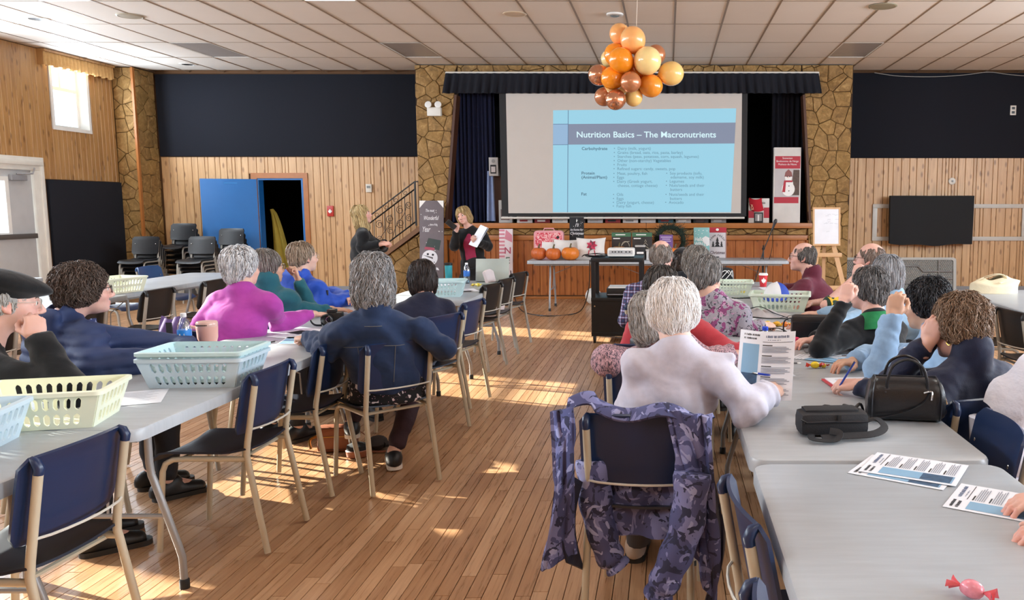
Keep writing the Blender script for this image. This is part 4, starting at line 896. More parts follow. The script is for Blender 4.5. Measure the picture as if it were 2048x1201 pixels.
# sitter facing -X is rz=90, facing +Y is 0, facing +X is -90
chair(-2.055, 2.51, 87, 'empty navy chair nearest the camera at the near end of the long table')
chair(-2.03, 3.70, 89, 'empty navy chair beside the stacked blue baskets')
chair(-2.03, 4.42, 88, 'empty navy chair tucked next to the brown handbag on the floor')
chair(-1.60, 4.55, 44, 'navy chair under the woman in the dark denim jacket')
chair(-1.70, 5.55, 66, 'navy chair under the dark-haired woman in the navy sweater')
chair(-1.72, 6.35, 80, 'empty chair just past the dark-haired woman in navy')
chair(-1.86, 7.75, 76, 'nearest of three empty dark chairs at the laptop table', 'dark')
chair(-1.84, 8.30, 80, 'middle one of three empty dark chairs at the laptop table', 'dark')
chair(-1.84, 9.05, 74, 'farthest of three empty dark chairs at the laptop table', 'dark')
chair(-2.86, 3.35, -68, 'chair under the man in the black beret')
chair(-2.96, 4.0, -50, 'chair under the person in the quilted navy jacket')
chair(-2.86, 4.72, -62, 'empty blue chair between the quilted jacket and the purple sweater', 'blue')
chair(-2.68, 5.0, -30, 'chair with a mauve scarf under the woman in purple')
chair(-2.86, 5.75, -48, 'chair under the person in the teal fleece')
chair(-2.92, 6.5, -52, 'chair under the man in the bright blue jacket')
chair(-.08, 3.05, -6, 'navy chair with the camouflage jacket over its back')
chair(-.06, 3.90, -6, 'navy chair under the woman in the pink knit cardigan')
chair(-.06, 4.5, -10, 'chair under the woman in the black vest and red sleeves')
chair(.16, 5.1, -18, 'chair under the woman in the floral top')
chair(.12, 5.85, -22, 'chair under the grey-haired person behind the floral top')
chair(-.08, 6.35, -12, 'chair under the balding man in the plaid shirt')
chair(.1, 7.1, -20, 'chair under the person in the black cap')
chair(.42, 2.02, -84, 'navy chair pushed against the nearest white table, inner face showing')
chair(.42, 1.38, -86, 'navy chair cut off at the bottom edge, closest to the camera')
chair(.90, 2.74, 88, 'empty dark navy chair in front of the white puffer coat')
chair(1.15, 3.30, 20, 'chair with a white puffer coat under the curly-haired woman')
chair(1.27, 3.86, 28, 'chair under the woman in the pale denim shirt resting her chin')
chair(1.2, 4.5, 28, 'chair under the woman with the green collar')
chair(1.55, 5.4, 55, 'chair under the grey-bobbed woman in light denim')
chair(1.65, 6.2, 65, 'chair under the man in the green and yellow jersey')
chair(1.32, 6.95, 80, 'chair under the man in the maroon fleece')
chair(2.62, 5.75, -82, 'dark chair at the far side table below the canvas tote bag', 'dark')
chair(2.62, 5.05, -75, 'dark chair at the edge of the picture by the far side table', 'dark')
chair(2.55, 6.5, -95, 'dark chair behind the curly-haired woman at the side table', 'dark')
# chairs at the table row by the exit door
for y, l in ((5.4, 'behind the quilted jacket'), (6.3, 'second along'), (7.2, 'at the basket'), (8.1, 'fourth along'), (9.1, 'last along')):
    chair(-4.66, y, 86 if y != 7.55 else 78, 'dark empty chair, aisle side of the exit-door tables, ' + l, 'dark')
for y, l in ((8.9, 'first'), (9.9, 'second')): chair(-5.98, y, -92, 'blue-backed chair on the wall side of the exit-door table, %s from the basket' % l, 'blue')
for k, (x, y, n, l) in enumerate(((-8.1, 13.9, 6, 'the tall stack by the corner pillar'), (-7.35, 13.95, 5, 'the tall stack half behind the blue door'), (-8.2, 13.0, 5, 'the front stack by the corner pillar'), (-7.35, 13.05, 5, 'the front stack before the blue door'))):
    for i in range(n):
        c = chair(x + .012 * i, y - .055 * i, 180, 'dark chair, %s in %s' % (['bottom one', 'second up', 'third up', 'fourth up', 'fifth up', 'sixth up'][i] if i < n - 1 else 'topmost', l), 'dark', (.085 * i if k < 2 else .06 * i) , 'stacked chairs in the corner')

# ---------------------------------------------------------------- folding tables
M_TOP = None
def m_top():
    t = NT('table_plastic'); v = t.coords('Object', (1.5, 14, 1), 9); g = t.noise(v, 3, 4, .6); v2 = t.coords('Object', (1, 1, 1), 9); n2 = t.noise(v2, 3, 3)
    c = t.mix(.5, t.ramp(g, [(.3, '9ca1a7'), (.6, 'aab0b6'), (.8, 'b6bcc2')]), t.ramp(n2, [(.3, 'a2a5a9'), (.7, 'b2b8be')])); m = t.out(c, .36, 0, .5); t.bump(t.noise(v2, 220, 2), .08, .001); return m
M_TOP = m_top(); M_TLEG = mat('table_leg_grey', '939292', .36, .2, var=.05); M_RUB = mat('black_rubber', '17171a', .6, var=0)
def table(x, y, L, label, w=.76, top=.74, along='Y', group='white folding tables', rz=0):
    t = thing('folding_table', label, 'table', (x, y, 0), (0 if along == 'Y' else R(90)) + rz, group)
    pr = rrect(-w / 2, -L / 2, w / 2, L / 2, .055, 5); ins = lambda d: rrect(-w / 2 + d, -L / 2 + d, w / 2 - d, L / 2 - d, .055 - d * .5, 5)
    b = MB(); rings = [(ins(.012), top - .05), (pr, top - .047), (pr, top - .012), (ins(.004), top - .003), (ins(.012), top)]; n = len(pr); vs = []; fs = []
    for q, z in rings: vs += [(a, c, z) for a, c in q]
    for k in range(len(rings) - 1): fs += [(k * n + i, k * n + (i + 1) % n, (k + 1) * n + (i + 1) % n, (k + 1) * n + i) for i in range(n)]
    fs += [tuple(range((len(rings) - 1) * n, len(rings) * n)), tuple(range(n - 1, -1, -1))]; b.add(vs, fs); b.build('tabletop', M_TOP, t, 35)
    for e in (-1, 1):
        yy = e * (L / 2 - .32)
        for s in (-1, 1):
            b = MB(); b.tube([(s * .21, yy, top - .05), (s * .21, yy, .52), (s * .215, yy, .47), (s * .225, yy, .44), (s * .305, yy, .17), (s * .315, yy, .13), (s * .317, yy, .03)], .0145, 10); lg = b.build('leg', M_TLEG, t)
            b = MB(); b.lathe([(.019, 0), (.019, .035), (.016, .04)], 10, Tr(s * .317, yy, 0)); b.build('rubber_foot', M_RUB, lg)
        b = MB(); b.tube([(-.27, yy, .3), (.27, yy, .3)], .011, 8); b.build('cross_bar', M_TLEG, t); b = MB(); b.tube([(-.21, yy, .66), (.21, yy, .66)], .011, 8); b.build('cross_bar', M_TLEG, t)
        b = MB(); b.tube([(0, yy, .64), (0, yy - e * .42, top - .055)], .007, 6); b.tube([(.03, yy, .3), (.03, yy - e * .02, .52), (.02, yy - e * .42, top - .06)], .005, 6); b.build('brace', M_TLEG, t)
    b = MB()
    for s in (-1, 1): b.box((s * .3 - .012, -L / 2 + .1, top - .075), (s * .3 + .012, L / 2 - .1, top - .048))
    b.build('rail', M_TLEG, t); return t
table(-2.29, 1.66, 2.42, 'white table nearest the camera holding the yellow and blue baskets')
table(-2.26, 4.08, 2.42, 'white table with the pink tumbler and the stacked aqua baskets')
table(-2.17, 6.1, 1.62, 'white table in front of the woman in purple with the black camera')
table(-2.06, 7.86, 1.86, 'white table with the open laptop near the stage')
table(.64, 1.28, 2.42, 'large white table at the bottom corner with handouts and a pink candy')
table(.64, 3.6, 2.16, 'white table with the black handbag and waist pouch')
table(.66, 5.8, 2.2, 'white table with the black purse and scarf among papers')
table(.72, 7.78, 1.72, 'far white table with the red paper cup')
table(-5.2, 6.2, 2.4, 'white table by the exit door, nearer part of the row'); table(-5.3, 8.65, 2.4, 'white table holding the yellow-green basket by the exit door')
table(3.05, 6.6, 2.4, 'white side table with the canvas tote bag by the pine wall')
table(-7.3, 8.0, 2.4, 'white table close to the exit door behind the black beret')
table(-1.06, 12.35, 1.96, 'white table against the stage covered in decorations', .74, .74, 'X'); table(.85, 12.35, 1.83, 'white table against the stage behind the plaid shirt', .74, .74, 'X')

# a folded table leaning on the wall, underside out
fg = thing('folded_table', 'folded grey plastic table standing on edge against the pine wall', 'table', (3.95, WYB - .14, .03), 0, None, (R(-6), 0, 0)); fg.scale = (1, 1, .83)
M_UND = mat('underside_grey', 'b3b1ab', .5, var=.05)
b = MB(); b.prism(rrect(-1.02, 0, 1.02, .74, .06), 0, .03, Matrix.Rotation(R(90), 4, 'X')); b.build('tabletop', mat('table_dimples', '77746e', .6, var=0), fg)
b = MB(); pr = rrect(-1.02, 0, 1.02, .74, .06); pin = rrect(-.97, .05, .97, .69, .04); n = len(pr)
b.add([(x, -.05, z) for x, z in pr] + [(x, -.05, z) for x, z in pin] + [(x, -.03, z) for x, z in pin] + [(x, -.03, z) for x, z in pr], [(i, (i + 1) % n, n + (i + 1) % n, n + i) for i in range(n)] + [(n + i, n + (i + 1) % n, 2 * n + (i + 1) % n, 2 * n + i) for i in range(n)] + [(3 * n + i, 3 * n + (i + 1) % n, (i + 1) % n, i) for i in range(n)]); b.build('rim', M_UND, fg)
b = MB()
for r_ in range(19):
    for c_ in range(52):
        x = -.95 + c_ * .0368 + (.0184 if r_ % 2 else 0); z = .075 + r_ * .033
        if abs(x) < .955: b.add([(x - .0135, -.0305, z), (x, -.0305, z - .012), (x + .0135, -.0305, z), (x, -.0305, z + .012), (x - .008, -.043, z), (x, -.043, z - .007), (x + .008, -.043, z), (x, -.043, z + .007)], [(0, 1, 5, 4), (1, 2, 6, 5), (2, 3, 7, 6), (3, 0, 4, 7), (4, 5, 6, 7)])
b.build('dimples', M_UND, fg, 0, 'stuff')
for s in (-1, 1):
    b = MB(); b.tube([(s * .95, -.055, .45), (s * .45, -.055, .45), (s * .36, -.055, .56), (s * .1, -.055, .56), (s * .1, -.055, .2), (s * .36, -.055, .2), (s * .45, -.055, .3), (s * .95, -.055, .3)], .015, 8); b.build('leg', M_TLEG, fg)
    b = MB(); b.tube([(s * .72, -.052, .06), (s * .72, -.052, .69)], .012, 8); b.build('cross_bar', M_TLEG, fg)

# ---------------------------------------------------------------- perforated baskets
def basket(x, y, z, rz, L, W, H, m, label, rows=2, nL=10, nW=6, group='plastic table baskets', taper=.82):
    """side walls are lattices with real slots"""
    t = thing('basket', label, 'basket', (x, y, z), R(rz), group)
    def wall(p0, p1, q0, q1, n):   # bottom p0-p1, top q0-q1
        b = MB(); p0, p1, q0, q1 = map(Vector, (p0, p1, q0, q1)); nn = (p1 - p0).cross(q0 - p0).normalized() * .0035
        P = lambda u, w: (p0.lerp(p1, u)).lerp(q0.lerp(q1, u), w)
        def quad(u0, u1, w0, w1):
            a = [P(u0, w0), P(u1, w0), P(u1, w1), P(u0, w1)]; b.add([v - nn for v in a] + [v + nn for v in a], [(3, 2, 1, 0), (4, 5, 6, 7), (0, 1, 5, 4), (1, 2, 6, 5), (2, 3, 7, 6), (3, 0, 4, 7)])
        bands = [(0, .1), (.42, .52), (.86, 1)] if rows == 2 else [(0, .12), (.82, 1)]; mar = .1
        for w0, w1 in bands: quad(0, 1, w0, w1)
        for i in range(len(bands) - 1):
            w0, w1 = bands[i][1], bands[i + 1][0]; quad(0, mar, w0, w1); quad(1 - mar, 1, w0, w1); st = (1 - 2 * mar) / n
            for k in range(n):
                c = mar + (k + .5) * st; hw, hh, cw = st * .32, (w1 - w0) / 2, (w0 + w1) / 2
                if k: quad(c - st * .5 - st * .18, c - st * .5 + st * .18, w0, w1)
                else: quad(c - st * .5, c - st * .5 + st * .18, w0, w1)
                if k == n - 1: quad(c + st * .5 - st * .18, c + st * .5, w0, w1)
                for sx in (-1, 1):     # rounded slot ends
                    for sz in (-1, 1):
                        A = [(c + sx * st * .34, cw + sz * hh), (c + sx * st * .32, cw + sz * hh * .5), (c + sx * st * .2, cw + sz * hh * .82), (c, cw + sz * hh)]
                        pts = [P(u, w) for u, w in A]; b.add([v - nn * .9 for v in pts] + [v + nn * .9 for v in pts], [(0, 1, 2, 3), (7, 6, 5, 4), (1, 2, 6, 5), (2, 3, 7, 6)])
        b.build('slotted_side', m, t, 0)
    l, w, lt, wt = L / 2 * taper, W / 2 * taper, L / 2, W / 2
    wall((-l, -w, 0), (l, -w, 0), (-lt, -wt, H), (lt, -wt, H), nL); wall((l, w, 0), (-l, w, 0), (lt, wt, H), (-lt, wt, H), nL)
    wall((l, -w, 0), (l, w, 0), (lt, -wt, H), (lt, wt, H), nW); wall((-l, w, 0), (-l, -w, 0), (-lt, wt, H), (-lt, -wt, H), nW)
    b = MB(); b.box((-l, -w, 0), (l, w, .005)); b.build('basket_floor', m, t)
    pr = rrect(-lt - .012, -wt - .012, lt + .012, wt + .012, .03); pi = rrect(-lt + .003, -wt + .003, lt - .003, wt - .003, .02); n = len(pr); b = MB()
    vs = [(a, c, H - .014) for a, c in pr] + [(a, c, H) for a, c in pr] + [(a, c, H + .003) for a, c in pi] + [(a, c, H - .006) for a, c in pi]; fs = []
    for k in range(3): fs += [(k * n + i, k * n + (i + 1) % n, (k + 1) * n + (i + 1) % n, (k + 1) * n + i) for i in range(n)]
    fs += [(3 * n + i, 3 * n + (i + 1) % n, (i + 1) % n, i) for i in range(n)]; b.add(vs, fs); b.build('rim', m, t); return t
M_BBLUE = mat('basket_pale_blue', 'bfd2dd', .42, var=.04); M_BYEL = mat('basket_pale_yellow', 'e1e4cc', .42, var=.04); M_BAQ = mat('basket_aqua', 'bad5d8', .42, var=.04); M_BGRN = mat('basket_pale_green', 'd5e2d2', .42, var=.04)
TZ = .741
basket(-2.37, 2.62, TZ, 14, .42, .3, .135, M_BBLUE, 'pale blue slotted basket cut by the picture edge on the near table')
basket(-2.27, 2.98, TZ, 15, .44, .3, .135, M_BYEL, 'pale yellow slotted basket behind the blue one on the near table')
basket(-2.08, 3.68, TZ, 3, .44, .3, .13, M_BBLUE, 'pale blue basket under an identical one beside the pink tumbler')
basket(-2.08, 3.685, TZ + .022, 3, .44, .3, .135, M_BAQ, 'aqua basket nested on top of another beside the pink tumbler')
basket(-1.99, 7.28, TZ, 8, .4, .28, .14, M_BAQ, 'aqua basket in front of the turquoise tumbler on the laptop table')
basket(-5.05, 7.55, TZ, 80, .44, .3, .14, M_BYEL, 'yellow-green basket on the table by the exit door')
basket(.56, 7.42, TZ, -4, .4, .28, .12, M_BGRN, 'pale green basket in front of the red paper cup')
basket(.86, 6.3, TZ, -10, .44, .3, .13, M_BGRN, 'pale green basket with a blue and white cap in it')
# ---------------------------------------------------------------- wall and ceiling fittings
def plate(name, label, cat, m, lo, hi, ch=.004, loc=(0, 0, 0)):
    t = thing(name, label, cat, loc); b = MB(); b.box(lo, hi, None, ch); b.build('housing', m, t); return t
BEIGE = mat('beige_plastic', 'cfc8ba', .45); RED = mat('alarm_red', 'b32a22', .4)
t = plate('fire_alarm', 'small red fire alarm pull on the pine wall', 'fire alarm', RED, (-.055, -.05, -.09), (.055, -.016, .09), .008, (-5.80, WYB, 1.44)); b = MB(); b.box((-.03, -.056, -.02), (.03, -.05, .01)); b.box((-.012, -.062, -.035), (.012, -.05, .03)); b.build('pull_lever', M_WHITE, t)
t = plate('thermostat', 'grey thermostat box high on the pine wall by the stairs', 'thermostat', BEIGE, (-.05, -.06, -.07), (.05, -.016, .07), .006, (-5.12, WYB, 1.83)); b = MB(); b.box((-.03, -.064, .0), (.03, -.06, .04)); b.build('dial_window', mat('grey_screen', '6d6f6c', .3), t)
t = thing('emergency_light', 'white twin-head emergency light on the stone pillar', 'emergency light', (-3.74, SY - .03, 3.05)); b = MB(); b.box((-.11, -.07, -.09), (.11, .03, .05), None, .012); b.build('housing', M_OFFW, t)
for s in (-1, 1): b = MB(); b.lathe([(.03, 0), (.05, .03), (.055, .05), (.045, .055), (.004, .05)], 14, Tr(s * .075, -.05, .075, 0, R(75), R(s * 18))); b.build('lamp_head', M_WHITE, t)
t = thing('wall_outlet', 'white double outlet plate on the dark acoustic panel', 'outlet', (5.86, WYB - .05, 3.14)); b = MB(); b.box((-.05, -.012, -.08), (.05, 0, .08), None, .004); b.build('plate', M_OFFW, t)
for z in (-.035, .035): b = MB(); b.box((-.025, -.016, z - .02), (.025, -.011, z + .02)); b.build('socket', mat('outlet_black', '1b1b1d', .4), t)
t = thing('wall_sensor', 'round white sensor on the pine wall above the television', 'sensor', (4.88, WYB - .016, 1.95)); b = MB(); b.lathe([(.06, 0), (.06, .02), (.045, .03), (.002, .032)], 20, Tr(0, 0, 0, 0, R(90))); b.build('housing', M_OFFW, t); b = MB(); b.lathe([(.018, .03), (.018, .04), (.002, .042)], 12, Tr(0, 0, 0, 0, R(90))); b.build('button', mat('grey_screen', '6d6f6c', .3), t)
for x, y, r_, lb, hx in ((-6.4, 10.2, .15, 'round beige ceiling speaker near the exit-door window', 'a59a86'), (-1.8, 10.1, .14, 'round cream ceiling speaker between balloons and projection screen', 'cbb79c'), (2.44, 9.72, .16, 'round olive-grey ceiling speaker over the television side', '938c76')):
    t = thing('ceiling_speaker', lb, 'speaker', (x, y, CEIL)); m = mat('speaker_' + hx, hx, .5); b = MB(); b.lathe([(r_, 0), (r_, -.006), (r_ - .02, -.012), (r_ - .025, -.008)], 32); b.build('ring', m, t)
    b = MB(); b.lathe([(r_ - .022, -.009), (r_ * .4, -.013), (.002, -.014)], 32); b.build('grille', m, t)
t = thing('smoke_detector', 'white ring-shaped smoke detector on the ceiling near the balloons', 'smoke detector', (-.62, 10.1, CEIL)); b = MB(); b.lathe([(.1, 0), (.1, -.018), (.075, -.026), (.06, -.02)], 28); b.build('ring', M_WHITE, t); b = MB(); b.lathe([(.058, -.005), (.05, -.03), (.03, -.036), (.002, -.036)], 24); b.build('core', mat('grey_screen', '6d6f6c', .3), t)
for x, y, lb in ((-7.62, 10.35, 'dark square recessed ceiling lamp over the exit door'), (-7.66, 13.6, 'small dark recessed ceiling lamp in front of the blue door wall')):
    t = thing('recessed_lamp', lb, 'ceiling lamp', (x, y, CEIL)); b = MB(); b.lathe([(.13, 0), (.13, -.008), (.09, -.01), (.09, -.004)], 24); b.build('trim_ring', M_OFFW, t); b = MB(); b.lathe([(.088, -.006), (.002, -.007)], 24); b.build('dark_core', M_BLACK, t)
b = MB(); b.tube(smoothpath([(3.48, 14.3, 3.755), (3.9, 14.3, 3.70), (4.5, 14.3, 3.69), (5.0, 14.3, 3.72), (5.4, 14.3, 3.765), (5.8, 14.3, 3.72), (6.3, 14.3, 3.70), (6.9, 14.3, 3.77)], 6), .006, 6); tag(b.build('loose_cable', mat('pale_cable', '9b9892', .5)), 'thin grey cable drooping along the ceiling edge over the dark panel', 'cable')
# television in a black cover with a pale rail frame behind
t = thing('television', 'flat television under a fitted black cover on the pine wall', 'television', (4.48, WYB - .12, 1.28)); b = MB()
b.sheet(lambda u, w: ((u - .5) * 1.42 * (1 - .02 * (1 - w)), -.05 - .012 * math.sin(u * 9) * (1 - w), (w - .5) * .84 + .03 * (2 * u - 1) ** 2 * (1 - w) - .01 * math.sin(u * 14) * (1 - w)), 24, 10, -.09); b.build('cover', mat('tv_cover', '05060a', .8, bump=.2, bs=30, bd=.01), t)
b = MB(); b.box((-.25, .02, -.2), (.25, .12, .2)); b.build('wall_mount', M_BLACK, t)
t = thing('wall_rail_frame', 'pale grey rectangular rail frame fixed behind the covered television', 'frame', (4.86, WYB - .03, 1.25)); RF = mat('rail_grey', 'c5c2bb', .45)
for lo, hi in (((-1.33, .24), (1.33, .31)), ((-1.33, -.32), (1.33, -.25)), ((-1.33, -.25), (-1.25, .24)), ((1.25, -.25), (1.33, .24))): b = MB(); b.box((lo[0], -.015, lo[1]), (hi[0], .015, hi[1]), None, .004); b.build('rail', RF, t)
# whiteboard on a timber easel
t = thing('easel', 'pale timber easel carrying a small whiteboard by the stone pillar', 'easel', (2.33, 12.3, 0)); EM = mat('easel_wood', 'cda275', .5, var=.12)
for a, c in (((-.06, .0, 1.2), (-.26, -.12, .0)), ((.06, .0, 1.2), (.36, -.12, .0))):
    b = MB(); a, c = Vector(a), Vector(c); dx = Vector((.035, 0, 0)); dy = Vector((0, .014, 0)); b.add([a - dx - dy, a + dx - dy, a + dx + dy, a - dx + dy, c - dx - dy, c + dx - dy, c + dx + dy, c - dx + dy], [(0, 1, 2, 3), (7, 6, 5, 4), (0, 4, 5, 1), (1, 5, 6, 2), (2, 6, 7, 3), (3, 7, 4, 0)]); b.build('leg', EM, t)
b = MB(); b.box((-.025, .05, .0), (.025, .08, 1.2)); b.build('leg', EM, t); b = MB(); b.box((-.24, -.08, .78), (.24, -.05, .84), None, .004); b.build('cross_bar', EM, t); b = MB(); b.box((-.22, -.16, .3), (.40, -.06, .36), None, .004); b.build('ledge', EM, t)
t = thing('whiteboard', 'small timber-framed whiteboard with faint notes on the easel', 'whiteboard', (2.33, 12.17, .95), 0, None, (R(-6), 0, 0)); b = MB(); b.box((-.185, -.004, .02), (.185, .008, .54)); b.build('writing_surface', mat('gloss_white', 'e2e4ea', .12), t, 0); b = MB()
for lo, hi in (((-.2, 0), (.2, .025)), ((-.2, .535), (.2, .56)), ((-.2, .025), (-.178, .535)), ((.178, .025), (.2, .535))): b.box((lo[0], -.01, lo[1]), (hi[0], .012, hi[1]))
b.build('board_frame', EM, t); b = MB(); rg = random.Random(2)
for k in range(12): x, z = rg.uniform(-.05, .13), rg.uniform(.2, .46); b.tube(smoothpath([(x + .012 * j, -.0048, z + rg.uniform(-.006, .006)) for j in range(5)], 3), .0012, 4)
b.build('marker_scribble', mat('marker_grey', '8d93a0', .6), t)

# ---------------------------------------------------------------- stage and decoration table
def picbox(name, label, cat, loc, w, h, d, m, rz=0, rx=0, z0=0):
    t = thing(name, label, cat, loc, 0, None, (rx, 0, rz)); b = MB(); b.box((-w / 2, -d / 2, z0), (w / 2, d / 2, h), None, .003); b.build('panel', m, t); return t
def sticker(t, name, poly, y, m, th=.0015): b = MB(); b.prism(poly, 0, th, Matrix.Translation((0, y, 0)) @ Matrix.Rotation(R(90), 4, 'X')); return b.build(name, m, t, 0)
def disc(cx, cz, r, n=16, sx=1): return [(cx + r * sx * math.cos(2 * PI * k / n), cz + r * math.sin(2 * PI * k / n)) for k in range(n)]
def rect(x0, z0, x1, z1): return [(x0, z0), (x1, z0), (x1, z1), (x0, z1)]
INK, WHT, RDD, GRN = mat('print_black', '1c1b1e', .6, var=0), mat('print_white', 'e9e6e2', .6, var=0), mat('print_red', 'ac2436', .5, var=.05), mat('print_green', '3f6b4c', .6, var=0)
CARD = mat('card_white', 'cfcac4', .6)
t = picbox('picture_box', 'tall white carton with a snowman picture standing on the stage', 'box', (1.95, 13.72, 1.252), .44, 1.22, .12, CARD)
sticker(t, 'red_banner', rect(-.2, .88, .21, 1.08), -.0605, RDD); sticker(t, 'red_banner', rect(-.21, .32, .19, .42), -.0605, RDD); sticker(t, 'photo_print', rect(-.2, .42, .2, .88), -.0605, mat('photo_grey', 'b9b2b2', .6))
sticker(t, 'tree_print', [(.06, .45), (.2, .45), (.2, .86), (.1, .86)], -.0615, mat('print_foliage', '5a4a42', .7, var=.5, vs=40)); sticker(t, 'snowman_print', disc(.02, .55, .115, 20, .92), -.0625, WHT); sticker(t, 'snowman_print', disc(.02, .64, .075, 18, 1.05), -.0626, WHT); sticker(t, 'snowman_print', disc(.02, .735, .058), -.0627, WHT)
sticker(t, 'hat_print', [(-.045, .75), (.085, .75), (.07, .82), (.02, .87), (-.03, .82)], -.0632, mat('print_knit', '8c5b58', .8)); sticker(t, 'scarf_print', [(-.05, .69), (.09, .69), (.085, .66), (-.02, .66), (-.03, .5), (-.08, .5)], -.0636, RDD); sticker(t, 'nose_print', [(.0, .735), (.02, .742), (.02, .728)], -.0638, mat('print_orange', 'd97a2a', .6))
for x, z in ((.0, .75), (.04, .75), (.03, .6), (.03, .52)): sticker(t, 'dot_print', disc(x, z, .009, 8), -.064, INK)
for s, z in (('Snowman', 1.035), ('Bonhomme de Neige', .985), ('Mu\u00f1eco de Nieve', .935)): text(s, .042, wallM(0, -.0635, z), WHT, t, 'lettering', 'CENTER')
t = picbox('appliance_box', 'red and white appliance carton with a felt stocking on it, on the stage', 'box', (1.5, 13.78, 1.252), .34, .4, .16, CARD)
sticker(t, 'red_print', rect(-.17, .08, -.08, .2), -.0805, RDD); sticker(t, 'red_print', rect(.08, .08, .17, .25), -.0805, RDD); sticker(t, 'device_print', rect(-.08, .0, .07, .17), -.081, INK); sticker(t, 'device_print', rect(-.06, .03, .05, .15), -.082, mat('print_grey', '8f8d8c', .5)); sticker(t, 'device_print', rect(-.02, .03, .005, .13), -.083, WHT)
b = MB(); b.sheet(lambda u, w: (-.16 + .2 * u + .04 * w * w, -.09 - .02 * math.sin(PI * u), .41 - .2 * w - .03 * math.sin(u * 3)), 8, 6, .01); b.build('felt_stocking', mat('red_felt', 'b01728', .9), t); text('mia', .06, wallM(.02, -.0835, .31), INK, t, 'lettering'); text('ACE', .05, wallM(-.14, -.12, .3) @ Matrix.Rotation(R(-80), 4, 'Z'), mat('print_cream', 'e6c9a8', .6), t, 'lettering')
for x, z, w, h, lb, hx in ((-2.86, 2.02, .15, .3, 'white-edged picture frame carton high beside the blue curtain', 'bdb8b4'), (-2.66, 1.93, .13, .2, 'upper grey carton peeking out past the screen edge', 'a9a5a3'), (-2.655, 1.62, .12, .31, 'narrow red and grey carton behind the screen edge', 'a09090'), (-2.68, 1.252, .22, .37, 'grey carton with printed hooks at the foot of the screen', 'b9b6b2')):
    t = picbox('carton', lb, 'box', (x, 13.9, z), w, h, .2, mat('carton_' + hx, hx, .6)); sticker(t, 'carton_print', rect(-w * .35, h * .12, w * .3, h * .6), -.101, INK if z > 2 else mat('print_dull', '6f5a5a', .6)); sticker(t, 'carton_print', disc(0, h * .8, w * .2, 12), -.101, mat('print_grey', '8f8d8c', .5)); sticker(t, 'carton_print', rect(-w * .25, h * .2, w * .2, h * .5), -.1025, mat('print_pale', 'c9c1c0', .6))
t = picbox('wooden_post', 'dark brown wooden upright behind the curtain edge', 'post', (-2.83, 14.0, 1.252), .16, .76, .08, mat('post_brown', '5a3a2c', .6)); b = MB(); b.box((-.085, -.045, .74), (.085, .045, .77)); b.build('cap', mat('post_brown', '5a3a2c', .6), t)
b = MB(); b.sheet(lambda u, w: (-2.97 + .09 * u + .05 * w * (u - .6), 13.86 - .02 * math.sin(u * 9), 2.1 - .82 * w), 10, 10, .006); tag(b.build('blue_cloth', mat('pale_blue_cloth', '8293b8', .8)), 'pale blue cloth strip hanging at the curtain edge on stage', 'cloth')
rg = random.Random(9); cl = ['c9c3c0', '7a1f28', 'd8d2cc', '4a3a3c', 'b9b3b2', '8c2a2e', 'd3ccc8', 'c2bcb9', '31525c', 'a9a3a0', '26262a', '8a8684']
pn = ['leftmost', 'second', 'third', 'fourth', 'fifth', 'sixth', 'seventh', 'eighth', 'ninth', 'tenth', 'eleventh', 'last']
for k in range(12):
    x = -2.35 + k * .29; hx = cl[k]; t = picbox('low_carton', 'low flat carton on the stage under the screen, %s from the curtain' % pn[k], 'box', (x, 13.78, 1.252), .25, .1 + .03 * rg.random(), .15, mat('carton_' + hx, hx, .6)); sticker(t, 'carton_print', rect(-.08, .02, .05, .05), -.0755, mat('carton_' + cl[(k + 5) % 12], cl[(k + 5) % 12], .6))
# snowman greeting board leaning on the pillar
t = picbox('welcome_board', 'tall grey holiday board with a painted snowman leaning on the stone pillar', 'sign', (-3.78, 13.28, .42), .38, 1.2, .03, mat('board_grey', '6a6064', .7, var=.25, vs=5), R(3), R(-7), -.41)
for s in (-1, 1): sticker(t, 'corner_guard', [(s * .19, 1.2), (s * .09, 1.2), (s * .19, 1.08)][::s], -.0155, WHT)
sticker(t, 'snowman_print', disc(-.03, .28, .125, 22, 1.0), -.0155, mat('snow_white', 'dcdbe0', .6)); sticker(t, 'hat_print', [(-.1, .46), (.12, .40), (.15, .56), (-.05, .6)], -.0155, mat('hat_green', '38423f', .7)); sticker(t, 'hat_print', [(-.12, .42), (.04, .4), (.05, .44), (-.1, .46)], -.016, mat('hat_pink', 'a34a5c', .7)); sticker(t, 'nose_print', [(.02, .26), (.02, .29), (-.15, .33)], -.0175, mat('nose_grey', '5f5a5c', .7))
for x, z, r_ in ((-.06, .34, .018), (.02, .33, .018), (-.1, .22, .009), (-.07, .19, .009), (-.03, .175, .009), (.01, .185, .009), (.04, .21, .009)): sticker(t, 'dot_print', disc(x, z, r_, 10), -.0175, INK)
sticker(t, 'scarf_print', [(.0, .14), (.1, .12), (.12, .08), (-.02, .1)], -.0172, mat('snow_white', 'dcdbe0', .6))
rg = random.Random(3)
for k in range(16): sticker(t, 'snow_print', disc(rg.uniform(-.17, .17), rg.uniform(.35, 1.1), .006, 6), -.0155, WHT)
LT = mat('chalk_white', 'd9d6d8', .7, var=0)
for s, x, z, sz in (('The most', -.1, 1.02, .065), ('Wonderful', -.13, .89, .095), ('time of the', -.03, .80, .048), ('Year', -.155, .7, .12)): text(s, sz, wallM(x, -.0165, z), LT, t, 'lettering', 'LEFT', .001, .0004, .56, .35)
t = picbox('welcome_sign', 'pink and white striped upright sign reading N and E beside the presenter', 'sign', (-2.62, 13.42, .1), .22, 1.06, .025, mat('sign_pale', 'dccfd2', .6), 0, R(-5)); PK = mat('stripe_pink', 'c9808f', .7)
